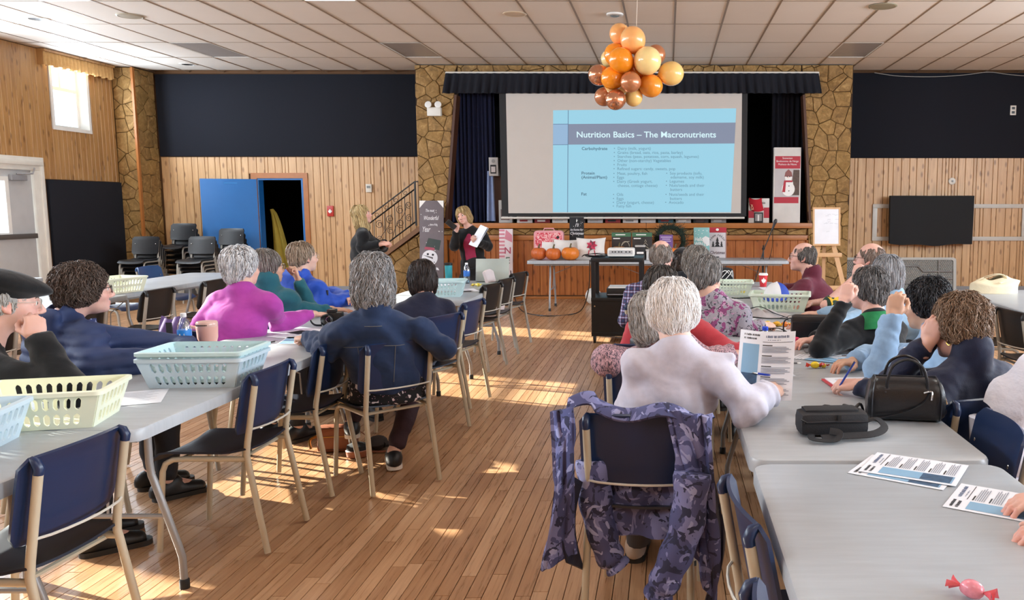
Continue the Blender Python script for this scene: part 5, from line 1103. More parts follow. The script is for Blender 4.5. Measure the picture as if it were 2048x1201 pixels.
for k in range(11): sticker(t, 'stripe', [(-.11, .42 + k * .06), (-.02 - .0 * k, .42 + k * .06), (-.02, .45 + k * .06), (-.11, .45 + k * .06)], -.013, PK)
sticker(t, 'stripe', [(-.02, .9), (.1, .84), (.1, .96), (-.0, 1.05)], -.013, PK); text('N', .15, wallM(-.03, -.0145, .66), mat('letter_rose', 'b04a62', .6), t, 'lettering', 'LEFT', .002); text('E', .15, wallM(-.01, -.0145, .5), mat('letter_sage', '5b7366', .6), t, 'lettering', 'LEFT', .002)
# decorations along the stage table
t = thing('gift_case', 'red and pink patterned case with a white label behind the pumpkins', 'case', (-1.78, 12.5, TZ)); b = MB(); b.prism(rrect(-.22, 0, .22, .42, .05), -.06, .06, Matrix.Rotation(R(90), 4, 'X')); b.build('shell', mat('pink_shell', 'd99aa0', .5), t); b = MB(); b.tube([(-.08, 0, .415), (-.07, 0, .45), (.07, 0, .45), (.08, 0, .415)], .01, 6); b.build('handle', mat('pink_shell', 'd99aa0', .5), t)
def m_pattern(name, stops, scale, warp=1.5):
    tt = NT(name); v = tt.coords(); n = tt.noise(v, scale, 3, .6, warp); c = tt.ramp(n, stops, 'CONSTANT'); return tt.out(c, .7)
sticker(t, 'patterned_face', rrect(-.195, .03, .195, .39, .04), -.0605, m_pattern('red_blossom', [(0, 'c2354a'), (.46, 'd9606c'), (.53, 'ecc6c4'), (.62, 'b8283c')], 22)); sticker(t, 'label', rect(-.1, .1, .1, .25), -.0625, WHT); sticker(t, 'emblem', disc(.14, .32, .022, 12), -.0625, INK)
t = picbox('christmas_board', 'black board lettered in white standing behind the pillows', 'sign', (-1.38, 12.62, TZ), .22, .62, .02, mat('board_black', '18171b', .7), 0, R(-5)); rg = random.Random(6)
for k in range(34): sticker(t, 'snow_print', disc(rg.uniform(-.1, .1), rg.uniform(.03, .59), rg.choice((.002, .003, .005)), 5), -.0105, WHT)
sticker(t, 'star_print', [(0, .535), (.008, .56), (.0, .6), (-.008, .56)], -.0108, WHT)
for s, z, sz in (("I'll", .475, .07), ('be home for', .415, .045), ('Christmas', .355, .058)): text(s, sz, wallM(0, -.0112, z), LT, t, 'lettering', 'CENTER', .0006, .0004, .85, .3)
def pumpkin(x, y, z, r_, h, hx, label, tilt=0):
    t = thing('pumpkin', label, 'pumpkin', (x, y, z), tilt * 3, 'pumpkins on the stage table', (tilt, 0, tilt * 3)); b = MB(); n, m = 48, 14; vs = []; fs = []
    for j in range(m + 1):
        a = PI * j / m; rr = math.sin(a) ** .8 * r_; zz = h / 2 * (1 - math.cos(a)) - .012 * math.exp(-((a - PI) / .35) ** 2) * 2
        for i in range(n): th = 2 * PI * i / n; q = 1 - .07 * abs(math.cos(th * 5)) ** 6; vs.append((rr * q * math.cos(th), rr * q * math.sin(th), zz))
    for j in range(m): fs += [(j * n + i, j * n + (i + 1) % n, (j + 1) * n + (i + 1) % n, (j + 1) * n + i) for i in range(n)]
    b.add(vs, fs); b.build('rind', mat('pumpkin_' + hx, hx, .45, var=.15, vs=12), t, 80); b = MB(); b.tube([(0, 0, h - .03), (.004, 0, h + .015), (.015, .004, h + .045)], [.02, .011, .012], 7); b.build('stem', mat('stem_green', '5f5638', .8), t)
pumpkin(-1.885, 12.16, TZ, .115, .19, 'c4622a', 'reddish pumpkin, outer one of the row on the stage table'); pumpkin(-1.665, 12.12, TZ, .115, .185, 'cc6a2c', 'middle pumpkin between two others on the stage table'); pumpkin(-1.42, 12.12, TZ, .132, .2, 'dd7d26', 'brightest orange pumpkin next to the white pillow', .06); pumpkin(.11, 12.15, TZ, .12, .19, 'd9752a', 'pumpkin beyond the bald head of the plaid shirt', .04)
pumpkin(-.72, 12.3, TZ, .13, .2, 'd58a3c', 'pale orange pumpkin mostly behind the projector')
def pillow(label, loc, w, h, d, m, rx, rz=0):
    t = thing('pillow', label, 'pillow', loc, 0, 'white pillows on the stage table', (rx, 0, rz)); b = MB()
    for s in (-1, 1): b.sheet(lambda u, q: ((u - .5) * w * (1 - .10 * math.sin(PI * q)), s * d / 2 * (max(0, math.sin(PI * u)) * max(0, math.sin(PI * q))) ** .45, q * h + .02 * math.sin(PI * u) * (1 if q > .5 else 0) * (q - .5) * -2), 16, 12)
    b.build('cushion', m, t, 80); return t
PW = mat('pillow_white', 'dedad6', .85, bump=.2, bs=80)
t = pillow('white pillow printed with a red poinsettia leaning by the projector', (-1.13, 12.22, TZ), .44, .33, .14, PW, R(-12)); rg = random.Random(1)
for k in range(14):
    a = k * 2 * PI / 7 + (.4 if k > 6 else 0); L_ = .085 if k < 7 else .055; cx, cz = .02, .2; dx, dz = math.cos(a), math.sin(a)
    sticker(t, 'petal_print', [(cx, cz), (cx + dx * L_ * .6 - dz * .02, cz + dz * L_ * .6 + dx * .02), (cx + dx * L_, cz + dz * L_), (cx + dx * L_ * .6 + dz * .02, cz + dz * L_ * .6 - dx * .02)], -.076 - .0008 * k, mat('petal_%d' % (k % 3), ('c23a58', 'a8223f', '6d3040')[k % 3], .7))
for s in (-1, 1): sticker(t, 'cane_print', [(.02 + s * .03, .13), (.02 + s * .045, .13), (.02 + s * .06, .05), (.02 + s * .045, .05)], -.077, RDD)
pillow('plain white pillow with pointed corners behind the pumpkins', (-1.47, 12.38, TZ), .46, .3, .14, PW, R(-10), R(4))
BK = mat('box_dark', '2c2624', .5)
for x, w, lb in ((-.69, .29, 'dark product carton with a green top and wire reindeer'), (-.38, .3, 'dark product carton with a green top and a wire tree')):
    t = picbox('light_box', lb, 'box', (x, 12.5, TZ), w, .39, .12, BK); sticker(t, 'green_band', rect(-w / 2, .33, w / 2, .388), -.0605, GRN); sticker(t, 'white_print', rect(-w * .3, .352, w * .2, .366), -.0615, WHT); sticker(t, 'white_print', rect(-w * .42, .295, -.02, .31), -.0615, WHT); b = MB()
    if 'tree' in lb:
        for k in range(4): b.tube([(.05 - .02 * k - .015, -.063, .25 - .05 * k), (.05, -.063, .29 - .05 * k), (.05 + .02 * k + .015, -.063, .25 - .05 * k)], .003, 4)
    else: b.tube([(.1 * math.cos(a) * .6 + .06, -.063, .18 + .08 * math.sin(a)) for a in [k * .45 for k in range(14)]], .003, 4); b.tube([(.0, -.063, .2), (.05, -.063, .25), (.12, -.063, .26)], .003, 4)
    b.build('wire_print', mat('wire_cream', 'd8cdb4', .5), t)
t = thing('wreath', 'dark evergreen wreath leaning on the stage behind the plaid shirt', 'wreath', (.04, 12.55, TZ + .27), 0, None, (R(-12), 0, 0)); b = MB(); rg = random.Random(8)
for k in range(1500):
    a = rg.uniform(0, 2 * PI); r_ = .2 + rg.gauss(0, .035); p = Vector((r_ * math.cos(a), rg.uniform(-.05, .05), r_ * math.sin(a))); d = Vector((math.cos(a + rg.uniform(-1.3, 1.3)), rg.uniform(-.7, .3), math.sin(a + rg.uniform(-1.3, 1.3)))) * rg.uniform(.04, .08); q = d.orthogonal().normalized() * .004; b.add([p - q, p + q, p + d], [(0, 1, 2)])
b.build('needles', mat('needle_green', '1f3020', .7), t, 0, 'stuff'); b = MB(); b.tube([(.2 * math.cos(k * PI / 12), 0, .2 * math.sin(k * PI / 12)) for k in range(24)], .035, 8, None, True); b.build('ring_core', mat('core_green', '182418', .9), t)
t = picbox('purple_box', 'small purple carton in the middle of the wreath', 'box', (-.02, 12.42, TZ), .2, .36, .08, mat('purple_card', '6b4a86', .6))
for z, w in ((.32, .08), (.29, .06), (.26, .07)): sticker(t, 'white_print', rect(-w, z, w, z + .012), -.0405, mat('lilac_print', 'c5b2d6', .6))
t = picbox('dark_carton', 'small black carton with a white lid beside the projector', 'box', (-.4, 12.2, TZ), .14, .19, .12, mat('box_black', '1e1e22', .5)); b = MB(); b.box((-.075, -.065, .19), (.075, .065, .215), None, .004); b.build('lid', mat('lid_grey', 'b9b6b2', .4), t); sticker(t, 'white_print', rect(-.05, .09, .05, .12), -.061, WHT)
t = picbox('storage_tub', 'pale plastic tub behind the bald head on the stage table', 'tub', (-.2, 12.25, TZ), .22, .13, .2, mat('tub_white', 'c9c6c4', .4)); b = MB(); b.box((-.12, -.11, .13), (.12, .11, .155), None, .006); b.build('lid', mat('lid_grey', 'b9b6b2', .4), t)
t = picbox('winter_board', 'teal board lettered hello winter with a white gift tag', 'sign', (.52, 12.68, TZ), .24, .46, .02, mat('board_teal', '7fb0ae', .6), 0, R(-4)); rg = random.Random(4)
for k in range(14): sticker(t, 'snow_print', disc(rg.uniform(-.1, .1), rg.choice((rg.uniform(.34, .45), rg.uniform(.03, .14))), rg.uniform(.004, .012), 8), -.0105, WHT)
for s, z in (('Hello', .255), ('WINTER', .18)): text(s, .085, wallM(-.105, -.0112, z), WHT, t, 'lettering', 'LEFT', .001, .0004, .72)
b = MB(); b.prism([(.02, .24), (.09, .18), (.12, .2), (.12, .3), (.06, .33), (.01, .3)], 0, .003, Matrix.Translation((0, -.014, 0)) @ Matrix.Rotation(R(90), 4, 'X')); b.build('gift_tag', mat('tag_white', 'dedcda', .6), t)
t = picbox('tree_farm_board', 'tall white board with red top advertising christmas trees', 'sign', (.77, 12.8, .2), .28, 1.0, .025, mat('board_white', 'cdc6c8', .6), 0, R(-4), -.195); sticker(t, 'red_band', rect(-.14, .92, .14, 1.0), -.0128, RDD); sticker(t, 'white_print', disc(0, .965, .02, 10, 1.2), -.014, WHT); sticker(t, 'frame_edge', rect(-.14, 0, -.125, .92), -.0128, mat('edge_rose', 'a98a88', .6)); sticker(t, 'frame_edge', rect(.125, 0, .14, .92), -.0128, mat('edge_rose', 'a98a88', .6))
for x, h, z in ((0, .15, .7), (-.065, .09, .7), (.065, .09, .7)):
    for k in range(3): sticker(t, 'tree_print', [(x - .035 * h / .12 * (1 - k * .25), z + h * .3 * k), (x + .035 * h / .12 * (1 - k * .25), z + h * .3 * k), (x, z + h * .3 * k + h * .45)], -.0132 - .0002 * k, INK)
for k, ch in enumerate('FARM FRESH'):
    a = R(150 - k * 13.3); text(ch, .042, wallM(.105 * math.cos(a), -.014, .74 + .125 * math.sin(a)) @ Matrix.Rotation(a - PI / 2, 4, 'Z'), INK, t, 'lettering', 'CENTER')
text('Christmas', .066, wallM(0, -.014, .59), mat('ink_plum', '4a2433', .6), t, 'lettering', 'CENTER', .001, .0004, .85, .2)
for ch, z in (('T', .47), ('R', .35), ('E', .23), ('E', .11)): text(ch, .115, wallM(-.005, -.014, z), INK, t, 'lettering', 'CENTER', .002)
for x, z in ((.075, .42), (-.08, .49)): sticker(t, 'star_print', disc(x, z, .012, 6), -.014, INK)
# black gear bag behind the far basket
t = thing('gear_bag', 'black bag with white straps on the far table behind the basket', 'bag', (.52, 8.3, TZ)); b = MB(); b.box((-.2, -.12, 0), (.14, .12, .17), None, .05); b.build('bag_body', M_BLK2, t)
for k in range(3): b = MB(); b.tube(smoothpath([(-.06 + .05 * k, -.125, .05), (-.0 + .05 * k, -.128, .12), (.06 + .03 * k, -.125, .15), (.13, -.1, .06)], 5), .004, 5); b.build('strap', WHT, t)
b = MB(); b.sheet(lambda u, w: (-3.3 + .5 * u, 12.9 + .25 * w - .05 * math.sin(9 * u), .02 + .5 * (1 - abs(2 * w - 1)) * (.7 + .3 * math.sin(u * 7))), 10, 8, .02); tag(b.build('dark_bag', M_BLK2), 'dark rumpled bag on the floor below the snowman board', 'bag')

# microphone stand
t = thing('microphone_stand', 'black boom microphone stand in front of the stage', 'microphone stand', (1.42, 12.3, 0))
for k in range(3): a = k * 2.1 + .5; b = MB(); b.tube([(0, 0, .22), (.3 * math.cos(a), .3 * math.sin(a), .012)], .009, 6); b.build('leg', M_BLACK, t)
b = MB(); b.tube([(0, 0, .2), (.0, 0, .95)], .011, 8); b.build('pole', M_BLACK, t); b = MB(); b.tube([(-.14, -.03, .35), (.0, -.03, .88), (.13, -.03, 1.2)], .008, 8); b.build('boom', M_BLACK, t); b = MB(); b.lathe([(.02, -.03), (.025, 0), (.02, .03)], 10, Tr(0, -.015, .9, 0, R(90))); b.build('clutch', M_BLACK, t)
b = MB(); b.lathe([(.014, 0), (.02, .1), (.026, .12), (.026, .15), (.015, .175), (.002, .18)], 14, Tr(.12, -.03, 1.17, 0, R(0), R(20))); b.build('microphone', mat('mic_grey', '37373b', .35, .5), t)
b = MB(); b.tube(smoothpath([(.13, -.04, 1.2), (.12, -.05, .9), (.05, -.04, .6), (.02, -.05, .2), (.1, -.3, .02)], 6), .005, 5); b.build('cable', M_BLACK, t)
# AV cart
t = thing('av_cart', 'black steel media cart on casters in front of the stage', 'cart', (-.56, 9.45, 0)); CB = mat('cart_black', '121214', .42, var=.05)
for sx in (-1, 1):
    for sy in (-1, 1): b = MB(); b.box((sx * .265 - .022, sy * .26 - .022, .1), (sx * .265 + .022, sy * .26 + .022, .955)); b.build('post', CB, t)
for z, nm in ((.94, 'top_shelf'), (.50, 'middle_shelf'), (.11, 'bottom_shelf')): b = MB(); b.box((-.29, -.285, z - .03), (.29, .285, z + .014), None, .004); b.build(nm, CB, t)
b = MB(); b.box((-.285, -.28, .12), (.285, .28, .49)); b.build('cabinet', CB, t)
b = MB(); b.lathe([(.008, 0), (.008, .006)], 10, Tr(-.25, -.281, .42, 0, R(90))); b.build('lock', M_CHROME, t)
for sx in (-1, 1):
    for sy in (-1, 1):
        b = MB(); b.lathe([(.048, -.014), (.05, -.008), (.05, .008), (.048, .014)], 18, Tr(sx * .255, sy * .25, .05, 0, 0, R(90))); w = b.build('caster', M_RUB, t); b = MB(); b.box((sx * .255 - .02, sy * .25 - .012, .05), (sx * .255 - .015, sy * .25 + .012, .1)); b.box((sx * .255 + .015, sy * .25 - .012, .05), (sx * .255 + .02, sy * .25 + .012, .1)); b.build('caster_fork', M_CHROME, w)
t = thing('projector', 'white projector on top of the black cart', 'projector', (-.52, 9.35, .954)); b = MB(); b.box((-.15, -.12, .012), (.15, .12, .105), None, .02); b.build('housing', M_WHITE, t); b = MB(); b.box((-.13, -.122, .04), (.13, -.118, .085)); b.build('port_panel', mat('port_grey', 'b5b5b7', .5), t)
for x in (-.1, -.07, -.03, .0, .05, .09): b = MB(); b.box((x, -.125, .06), (x + .018, -.12, .072)); b.build('port', M_BLACK, t)
b = MB(); b.lathe([(.03, 0), (.035, .02), (.025, .022)], 16, Tr(.07, .12, .06, 0, R(-90))); b.build('lens', M_BLACK, t)
t = thing('disc_player', 'black media box with papers on top on the cart shelf', 'media player', (-.5, 9.36, .514)); b = MB(); b.box((-.18, -.16, .01), (.2, .16, .1), None, .006); b.build('housing', CB, t); b = MB(); b.box((-.16, -.15, .102), (.19, .15, .112)); b.build('paper_stack', WHT, t); b = MB(); b.box((-.17, -.162, .03), (.19, -.158, .036)); b.build('slot', mat('port_grey', 'b5b5b7', .5), t)
b = MB(); rg = random.Random(11)
for k in range(4): b.tube(smoothpath([(-.8 + .1 * math.cos(a + k) * (1 + .2 * k), 9.3 + .06 * math.sin(a + k), .962 + .012 * k * abs(math.sin(a))) for a in [j * .8 for j in range(9)]], 4), .004, 5)
tag(b.build('cable_coil', M_BLACK), 'tangle of black cables beside the projector on the cart', 'cable')
b = MB(); b.tube(smoothpath([(-.9, 9.62, .9), (-1.0, 10.5, .5), (-1.15, 11.2, .15), (-1.35, 11.6, .01), (-1.7, 11.45, .008), (-2.1, 11.9, .02), (-2.35, 12.6, .2), (-2.5, 13.2, .5)], 8), .008, 6); tag(b.build('floor_cable', M_BLACK), 'black cable sagging from the cart across the floor to the stage', 'cable')
def balloon(x, y, z, r_, m, d=(0, .25, 1)):
    d = Vector(d).normalized(); M = Matrix.Translation((x, y, z)) @ d.to_track_quat('Z', 'Y').to_matrix().to_4x4(); b = MB(); pr = [(.0005, 1.04)] + [(math.sin(a), math.cos(a) * (1.04 if a < PI / 2 else 1.12)) for a in [PI * k / 14 for k in range(1, 14)]] + [(.06, -1.15), (.03, -1.19), (.07, -1.25), (.001, -1.24)]
    b.lathe([(p * r_, q * r_) for p, q in pr][::-1], 22, M); return b
t = thing('balloon', 'single white balloon on the floor beside the black cart', 'balloon', (-1.16, 12.9, 0)); balloon(0, 0, .13, .125, None).build('balloon_skin', M_WHITE, t, 80)
# balloon cluster: one bunch, each balloon a part
def m_bal(name, hx, rough, metal=0):
    if name in MATS: return MATS[name]
    tt = NT(name); tt.out(hx, rough, metal); tt.b.inputs['Coat Weight'].default_value = .6; tt.b.inputs['Coat Roughness'].default_value = .08
    if not metal: tt.b.inputs['Subsurface Weight'].default_value = .35; tt.b.inputs['Subsurface Radius'].default_value = (.12, .06, .03)
    MATS[name] = tt.m; return tt.m
BP = {'p': m_bal('peach_latex', 'ffb871', .3), 'o': m_bal('orange_latex', 'ff9a1c', .25), 'y': m_bal('cream_latex', 'ffdd98', .28), 'w': m_bal('honey_latex', 'f6cb7c', .25), 'c': m_bal('copper_foil', 'dc9c78', .2, .85), 'b': m_bal('bronze_latex', 'c27c52', .28, .35), 'a': m_bal('amber_latex', 'f0962e', .22)}
t = thing('balloon_cluster', 'hanging bunch of orange, cream and copper balloons', 'balloons', (-.31, 8.5, 2.84))
for X_, Z_, r_, c_, dy in ((-.165, .395, .105, 'p', .04), (-.03, .315, .125, 'p', -.1), (.19, .205, .1, 'b', .1), (-.205, .185, .115, 'o', .0), (-.27, .16, .09, 'y', .08), (-.148, .11, .122, 'o', -.15), (.115, .105, .135, 'y', -.15), (.35, .005, .12, 'w', .0), (-.375, -.01, .105, 'c', .0), (-.235, -.05, .115, 'o', -.06), (-.05, -.105, .102, 'b', -.18), (.145, -.12, .115, 'a', -.03), (-.33, -.215, .095, 'b', .06), (-.205, -.265, .1, 'c', -.1), (-.03, -.225, .09, 'w', .02), (-.26, -.17, .08, 'y', .05), (-.03, .06, .13, 'a', .1), (.05, -.02, .12, 'p', .16), (-.14, -.06, .11, 'y', .16)):
    balloon(X_, dy, Z_, r_, None, (X_ * 1.2, dy * 2, Z_ + .05)).build('balloon', BP[c_], t, 80)
b = MB(); b.tube([(-.01, 0, .2), (.02, .0, .935)], .003, 5); b.build('string', mat('string_pale', 'd9cdbb', .6), t)

# ---------------------------------------------------------------- things on the tables
PAPER = mat('paper_white', 'dfe2ea', .6, var=.03); PBLUE = mat('print_blue', '7fa6c4', .6, var=.05); PNAVY = mat('print_navy', '33506e', .6, var=.6, vs=60); PTX = mat('print_text', '8a8f9c', .7, var=0)
def sheet(x, y, rz, label, style='plain', w=.216, h=.279, z=TZ + .0012, group='papers on the tables', rot=None, curl=.0):
    """a handout lying flat; local +y is the top of the page"""
    t = thing('handout' if style == 'news' else 'paper_sheet', label, 'paper', (x, y, z), R(rz), group, rot)
    f = lambda u, q: ((u - .5) * w, (q - .5) * h, curl * (2 * u - 1) ** 2); b = MB(); b.sheet(f, 6 if curl else 1, 1, .0008); b.build('page', PAPER, t, 60)
    def blk(x0, y0, x1, y1, m, e=.0006, nm='print'): b = MB(); b.sheet(lambda u, q: (x0 + (x1 - x0) * u, y0 + (y1 - y0) * q, curl * (2 * (x0 + (x1 - x0) * u) / w) ** 2 + e), 5 if curl else 1, 1); return b.build(nm, m, t, 60)
    if style == 'news':
        blk(-.095, -.125, -.032, .085, PBLUE); blk(-.093, -.12, -.034, -.035, PNAVY, .0009); rg = random.Random(int(abs(x) * 997))
        for m_, x0, x1, y0, hh in ((INK, -.093, -.035, .119, .009), (INK, -.093, -.045, .104, .009), (mat('print_slate', '5d6a85', .6), -.008, .085, .114, .011), (PTX, .0, .05, .103, .004)):   # headings too small to read: strokes of print
            bb = MB(); q = x0
            while q < x1:
                ww = rg.uniform(.0025, .0055); z_ = curl * (2 * (q + ww / 2) / w) ** 2 + .0009; bb.add([(q, y0, z_), (q + ww, y0, z_), (q + ww, y0 + hh * rg.uniform(.7, 1), z_), (q, y0 + hh * rg.uniform(.7, 1), z_)], [(0, 1, 2, 3)]); q += ww + rg.choice((.0012, .0012, .0012, .004))
            bb.build('text_lines', m_, t, 0)
        blk(-.02, .095, .1, .097, INK)
        for k in range(5):
            y0 = .08 - k * .043; blk(-.02, y0, .02, y0 + .004, INK); b = MB()
            for j in range(5): b.add([(-.02, y0 - .006 - .0055 * j, .0008), (.075 + .02 * ((j * 7 + k) % 3) / 2, y0 - .006 - .0055 * j, .0008), (.075 + .02 * ((j * 7 + k) % 3) / 2, y0 - .0035 - .0055 * j, .0008), (-.02, y0 - .0035 - .0055 * j, .0008)], [(0, 1, 2, 3)])
            if curl: b.v = [(a, c, curl * (2 * a / w) ** 2 + .0008) for a, c, _ in b.v]
            b.build('text_lines', PTX, t, 0)
    elif style == 'lines':
        b = MB()
        for j in range(12): b.add([(-.085, .1 - .018 * j, .0007), (.08 - .02 * (j % 3), .1 - .018 * j, .0007), (.08 - .02 * (j % 3), .103 - .018 * j, .0007), (-.085, .103 - .018 * j, .0007)], [(0, 1, 2, 3)])
        b.build('text_lines', PTX, t, 0)
    elif style == 'blue': blk(-.1, -.12, -.02, .08, PBLUE); blk(-.01, .09, .09, .1, INK)
    return t
def pen(x, y, rz, label, hx='1c3f9c', z=TZ + .005, rot=None):
    t = thing('pen', label, 'pen', (x, y, z), R(rz), 'pens', rot); m = mat('pen_' + hx, hx, .3, var=0); b = MB(); b.tube([(-.07, 0, 0), (.05, 0, 0)], .0042, 8); b.build('barrel', m, t); b = MB(); b.tube([(.05, 0, 0), (.066, 0, 0), (.072, 0, 0)], [.004, .0022, .0006], 8); b.build('tip', M_CHROME, t); b = MB(); b.box((-.072, -.001, .004), (-.035, .001, .0065)); b.build('clip', M_CHROME, t); return t
def bottle(x, y, label, cap='e8e8ea', lab='2f7fd0', h=.2, r=.032, z=TZ, txt=None):
    t = thing('water_bottle', label, 'bottle', (x, y, z), 0, 'water bottles'); k = h / .2
    b = MB(); b.lathe([(r * .8, 0), (r, .008), (r, .04 * k), (r * .94, .05 * k), (r, .06 * k), (r, .125 * k), (r * .95, .132 * k), (r * .9, .15 * k), (r * .45, .178 * k), (.012, .183 * k), (.012, .19 * k)], 20); b.build('clear_bottle', clear('bottle_plastic', 'e4eef4', .16, .08), t, 60)
    b = MB(); b.lathe([(r * .86, .004), (r * .9, .11 * k), (r * .7, .112 * k)], 18); b.build('water', clear('water', 'dbeaf2', .05), t)
    b = MB(); b.lathe([(.014, .184 * k), (.0145, .186 * k), (.0145, .2 * k), (.012, .202 * k), (.001, .202 * k)], 16); b.build('cap', mat('cap_' + cap, cap, .4, var=0), t)
    if lab: b = MB(); b.lathe([(r * 1.01, .07 * k), (r * 1.02, .072 * k), (r * 1.02, .124 * k), (r * 1.01, .126 * k)], 20); b.build('label', mat('label_' + lab, lab, .4, var=.1), t)
    if txt: text(txt, .038, wallM(-.008, -r * 1.08, .1) @ Matrix.Rotation(R(14), 4, 'Y'), WHT, t, 'lettering', 'LEFT', .001, .0002)
    return t
def candy(x, y, label, a='e23b6a', c='e8b923', n=1, r_=.018, z=TZ):
    t = thing('candy', label, 'candy', (x, y, z), x * 9, 'wrapped candies'); b = MB(); rg = random.Random(int(x * 999)); b.sheet(lambda u, w: (r_ * (1.3 * math.cos(PI * u) + .1 * math.sin(30 * w)), r_ * math.sin(PI * u) * math.cos(2 * PI * w) * (1 + .12 * math.sin(9 * w)), r_ + r_ * math.sin(PI * u) * math.sin(2 * PI * w)), 8, 10); b.build('sweet', mat('wrap_' + a, a, .22, var=.4, vs=60), t, 50)
    for s in (-1, 1): b = MB(); b.sheet(lambda u, w: (s * (r_ * 1.1 + r_ * 1.3 * u), (w - .5) * r_ * 2.2 * u * (1 + .2 * math.sin(u * 8)), r_ + r_ * .7 * u * math.sin(w * 11)), 4, 8, .0006); b.build('twist', mat('wrap_' + c, c, .22, var=.4, vs=60), t, 30)
    return t
# left-hand row
bottle(-2.53, 4.3, 'clear water bottle with a blue label standing beside the pink tumbler', 'e8e8ea', '2b86d9', .23, .034, TZ, 'bl')
t = thing('tumbler', 'pale pink handled tumbler with a clear lid behind the aqua baskets', 'tumbler', (-2.455, 4.38, TZ)); PKM = mat('tumbler_pink', 'dba89c', .35, var=.04); b = MB(); b.lathe([(.038, 0), (.04, .004), (.042, .06), (.05, .09), (.053, .15), (.051, .152)], 24); b.build('cup', PKM, t)
b = MB(); b.lathe([(.052, .15), (.053, .152), (.053, .172), (.048, .178), (.001, .178)], 24); b.build('lid', mat('lid_rose', 'dcb5ab', .2), t); b = MB(); b.tube(smoothpath([(-.045, 0, .14), (-.09, 0, .145), (-.098, 0, .13), (-.096, 0, .06), (-.085, 0, .04), (-.042, 0, .05)], 5), .0095, 8); b.build('handle', PKM, t); b = MB()
for k in range(14): a = -PI * .9 + k * .13; b.box((-.002, -.0005, 0), (.003, .0005, .006), Tr(.0538 * math.cos(a), .0538 * math.sin(a), .158, a + PI / 2))
b.build('lid_print', INK, t)
t = thing('camera', 'black compact camera with a strap under the hand of the woman in purple', 'camera', (-2.24, 5.5, TZ), R(8)); b = MB(); b.box((-.07, -.035, 0), (.07, .035, .085), None, .014); b.box((-.03, -.03, .08), (.03, .03, .105), None, .01); b.build('camera_body', M_BLACK, t); b = MB(); b.lathe([(.036, 0), (.036, .05), (.03, .055), (.022, .045), (.002, .04)], 20, Tr(-.02, -.03, .043, 0, R(90))); b.build('lens', M_BLACK, t); b = MB(); b.tube(smoothpath([(-.07, 0, .07), (-.11, -.02, .08), (-.13, -.04, .04), (-.1, -.06, .008), (-.05, -.08, .006)], 5), .007, 6, None, False, .4); b.build('strap', M_BLK2, t); b = MB(); b.tube([(.02 * math.cos(k), -.083, .043 + .02 * math.sin(k)) for k in [j * .5 for j in range(13)]], .0015, 4); b.build('lens_ring', M_CHROME, t)
sheet(-2.16, 4.84, 12, 'handout with a blue column by the fist of the denim jacket', 'blue'); sheet(-2.28, 5.06, -20, 'white paper beyond the denim jacket hand', 'lines'); sheet(-2.2, 3.36, 25, 'printed sheet half under the stacked baskets', 'lines'); sheet(-2.34, 5.22, 60, 'white sheet under the purple sleeve', 'plain')
pen(-2.3, 4.72, 70, 'black pen lying on the handout by the denim jacket', '1b1b1e')
t = thing('tumbler', 'tall turquoise steel tumbler with a black lid on the laptop table', 'tumbler', (-2.3, 8.7, TZ)); b = MB(); b.lathe([(.034, 0), (.036, .004), (.04, .17), (.038, .172)], 22); b.build('cup', mat('turquoise_steel', '3fa2ad', .28, .3), t); b = MB(); b.lathe([(.041, .168), (.042, .175), (.042, .19), (.035, .195), (.001, .195)], 22); b.build('lid', M_BLACK, t)
bottle(-2.05, 8.45, 'water bottle with a blue label next to the open laptop', 'e8e8ea', '2f6fc4', .21, .032)
t = thing('laptop', 'open silver laptop seen from behind its screen', 'laptop', (-1.8, 8.42, TZ), R(184)); SIL = mat('laptop_silver', 'a9b3ae', .35, .35); b = MB(); b.box((-.17, -.12, .0), (.17, .12, .016), None, .005); b.build('base', SIL, t); b = MB(); b.box((-.17, -.004, 0), (.17, .004, .235), Matrix.Translation((0, -.115, .016)) @ Matrix.Rotation(R(14), 4, 'X'), .003); b.build('screen', SIL, t); b = MB(); b.box((-.155, -.0055, .0), (.155, -.0035, .04), Matrix.Translation((0, -.117, .016)) @ Matrix.Rotation(R(14), 4, 'X')); b.build('hinge_cover', M_BLACK, t); b = MB(); b.box((-.15, -.09, .016), (.15, .02, .0175)); b.build('keyboard', M_BLACK, t)
sheet(-2.1, 8.0, 10, 'white papers in front of the laptop', 'lines'); sheet(-2.28, 8.3, -14, 'loose white sheet by the turquoise tumbler', 'plain', z=TZ + .003); sheet(-1.9, 7.75, 24, 'white sheet at the corner of the laptop table', 'lines'); candy(-1.86, 8.12, 'yellow wrapped candy in front of the laptop', 'e0c43a', 'e8d060'); candy(-1.92, 8.16, 'smaller yellow candy beside the other near the laptop', 'e6cf55', 'd9b730', r_=.014); pen(-1.86, 7.62, 30, 'dark pen on the laptop table edge', '26262a')
t = thing('coat', 'pale pink-white coat draped over the middle chair at the laptop table', 'coat', (-2.02, 8.62, 0), R(80)); b = MB(); b.sheet(lambda u, w: ((u - .5) * .5, -.2 - .05 * math.sin(PI * w) + .03 * math.sin(u * 15) * w, .86 - .48 * w + .02 * math.sin(u * 8)), 16, 12, .03); b.build('cloth', mat('blush_cloth', 'cdbfbe', .85, bump=.4, bs=14, bd=.02), t)
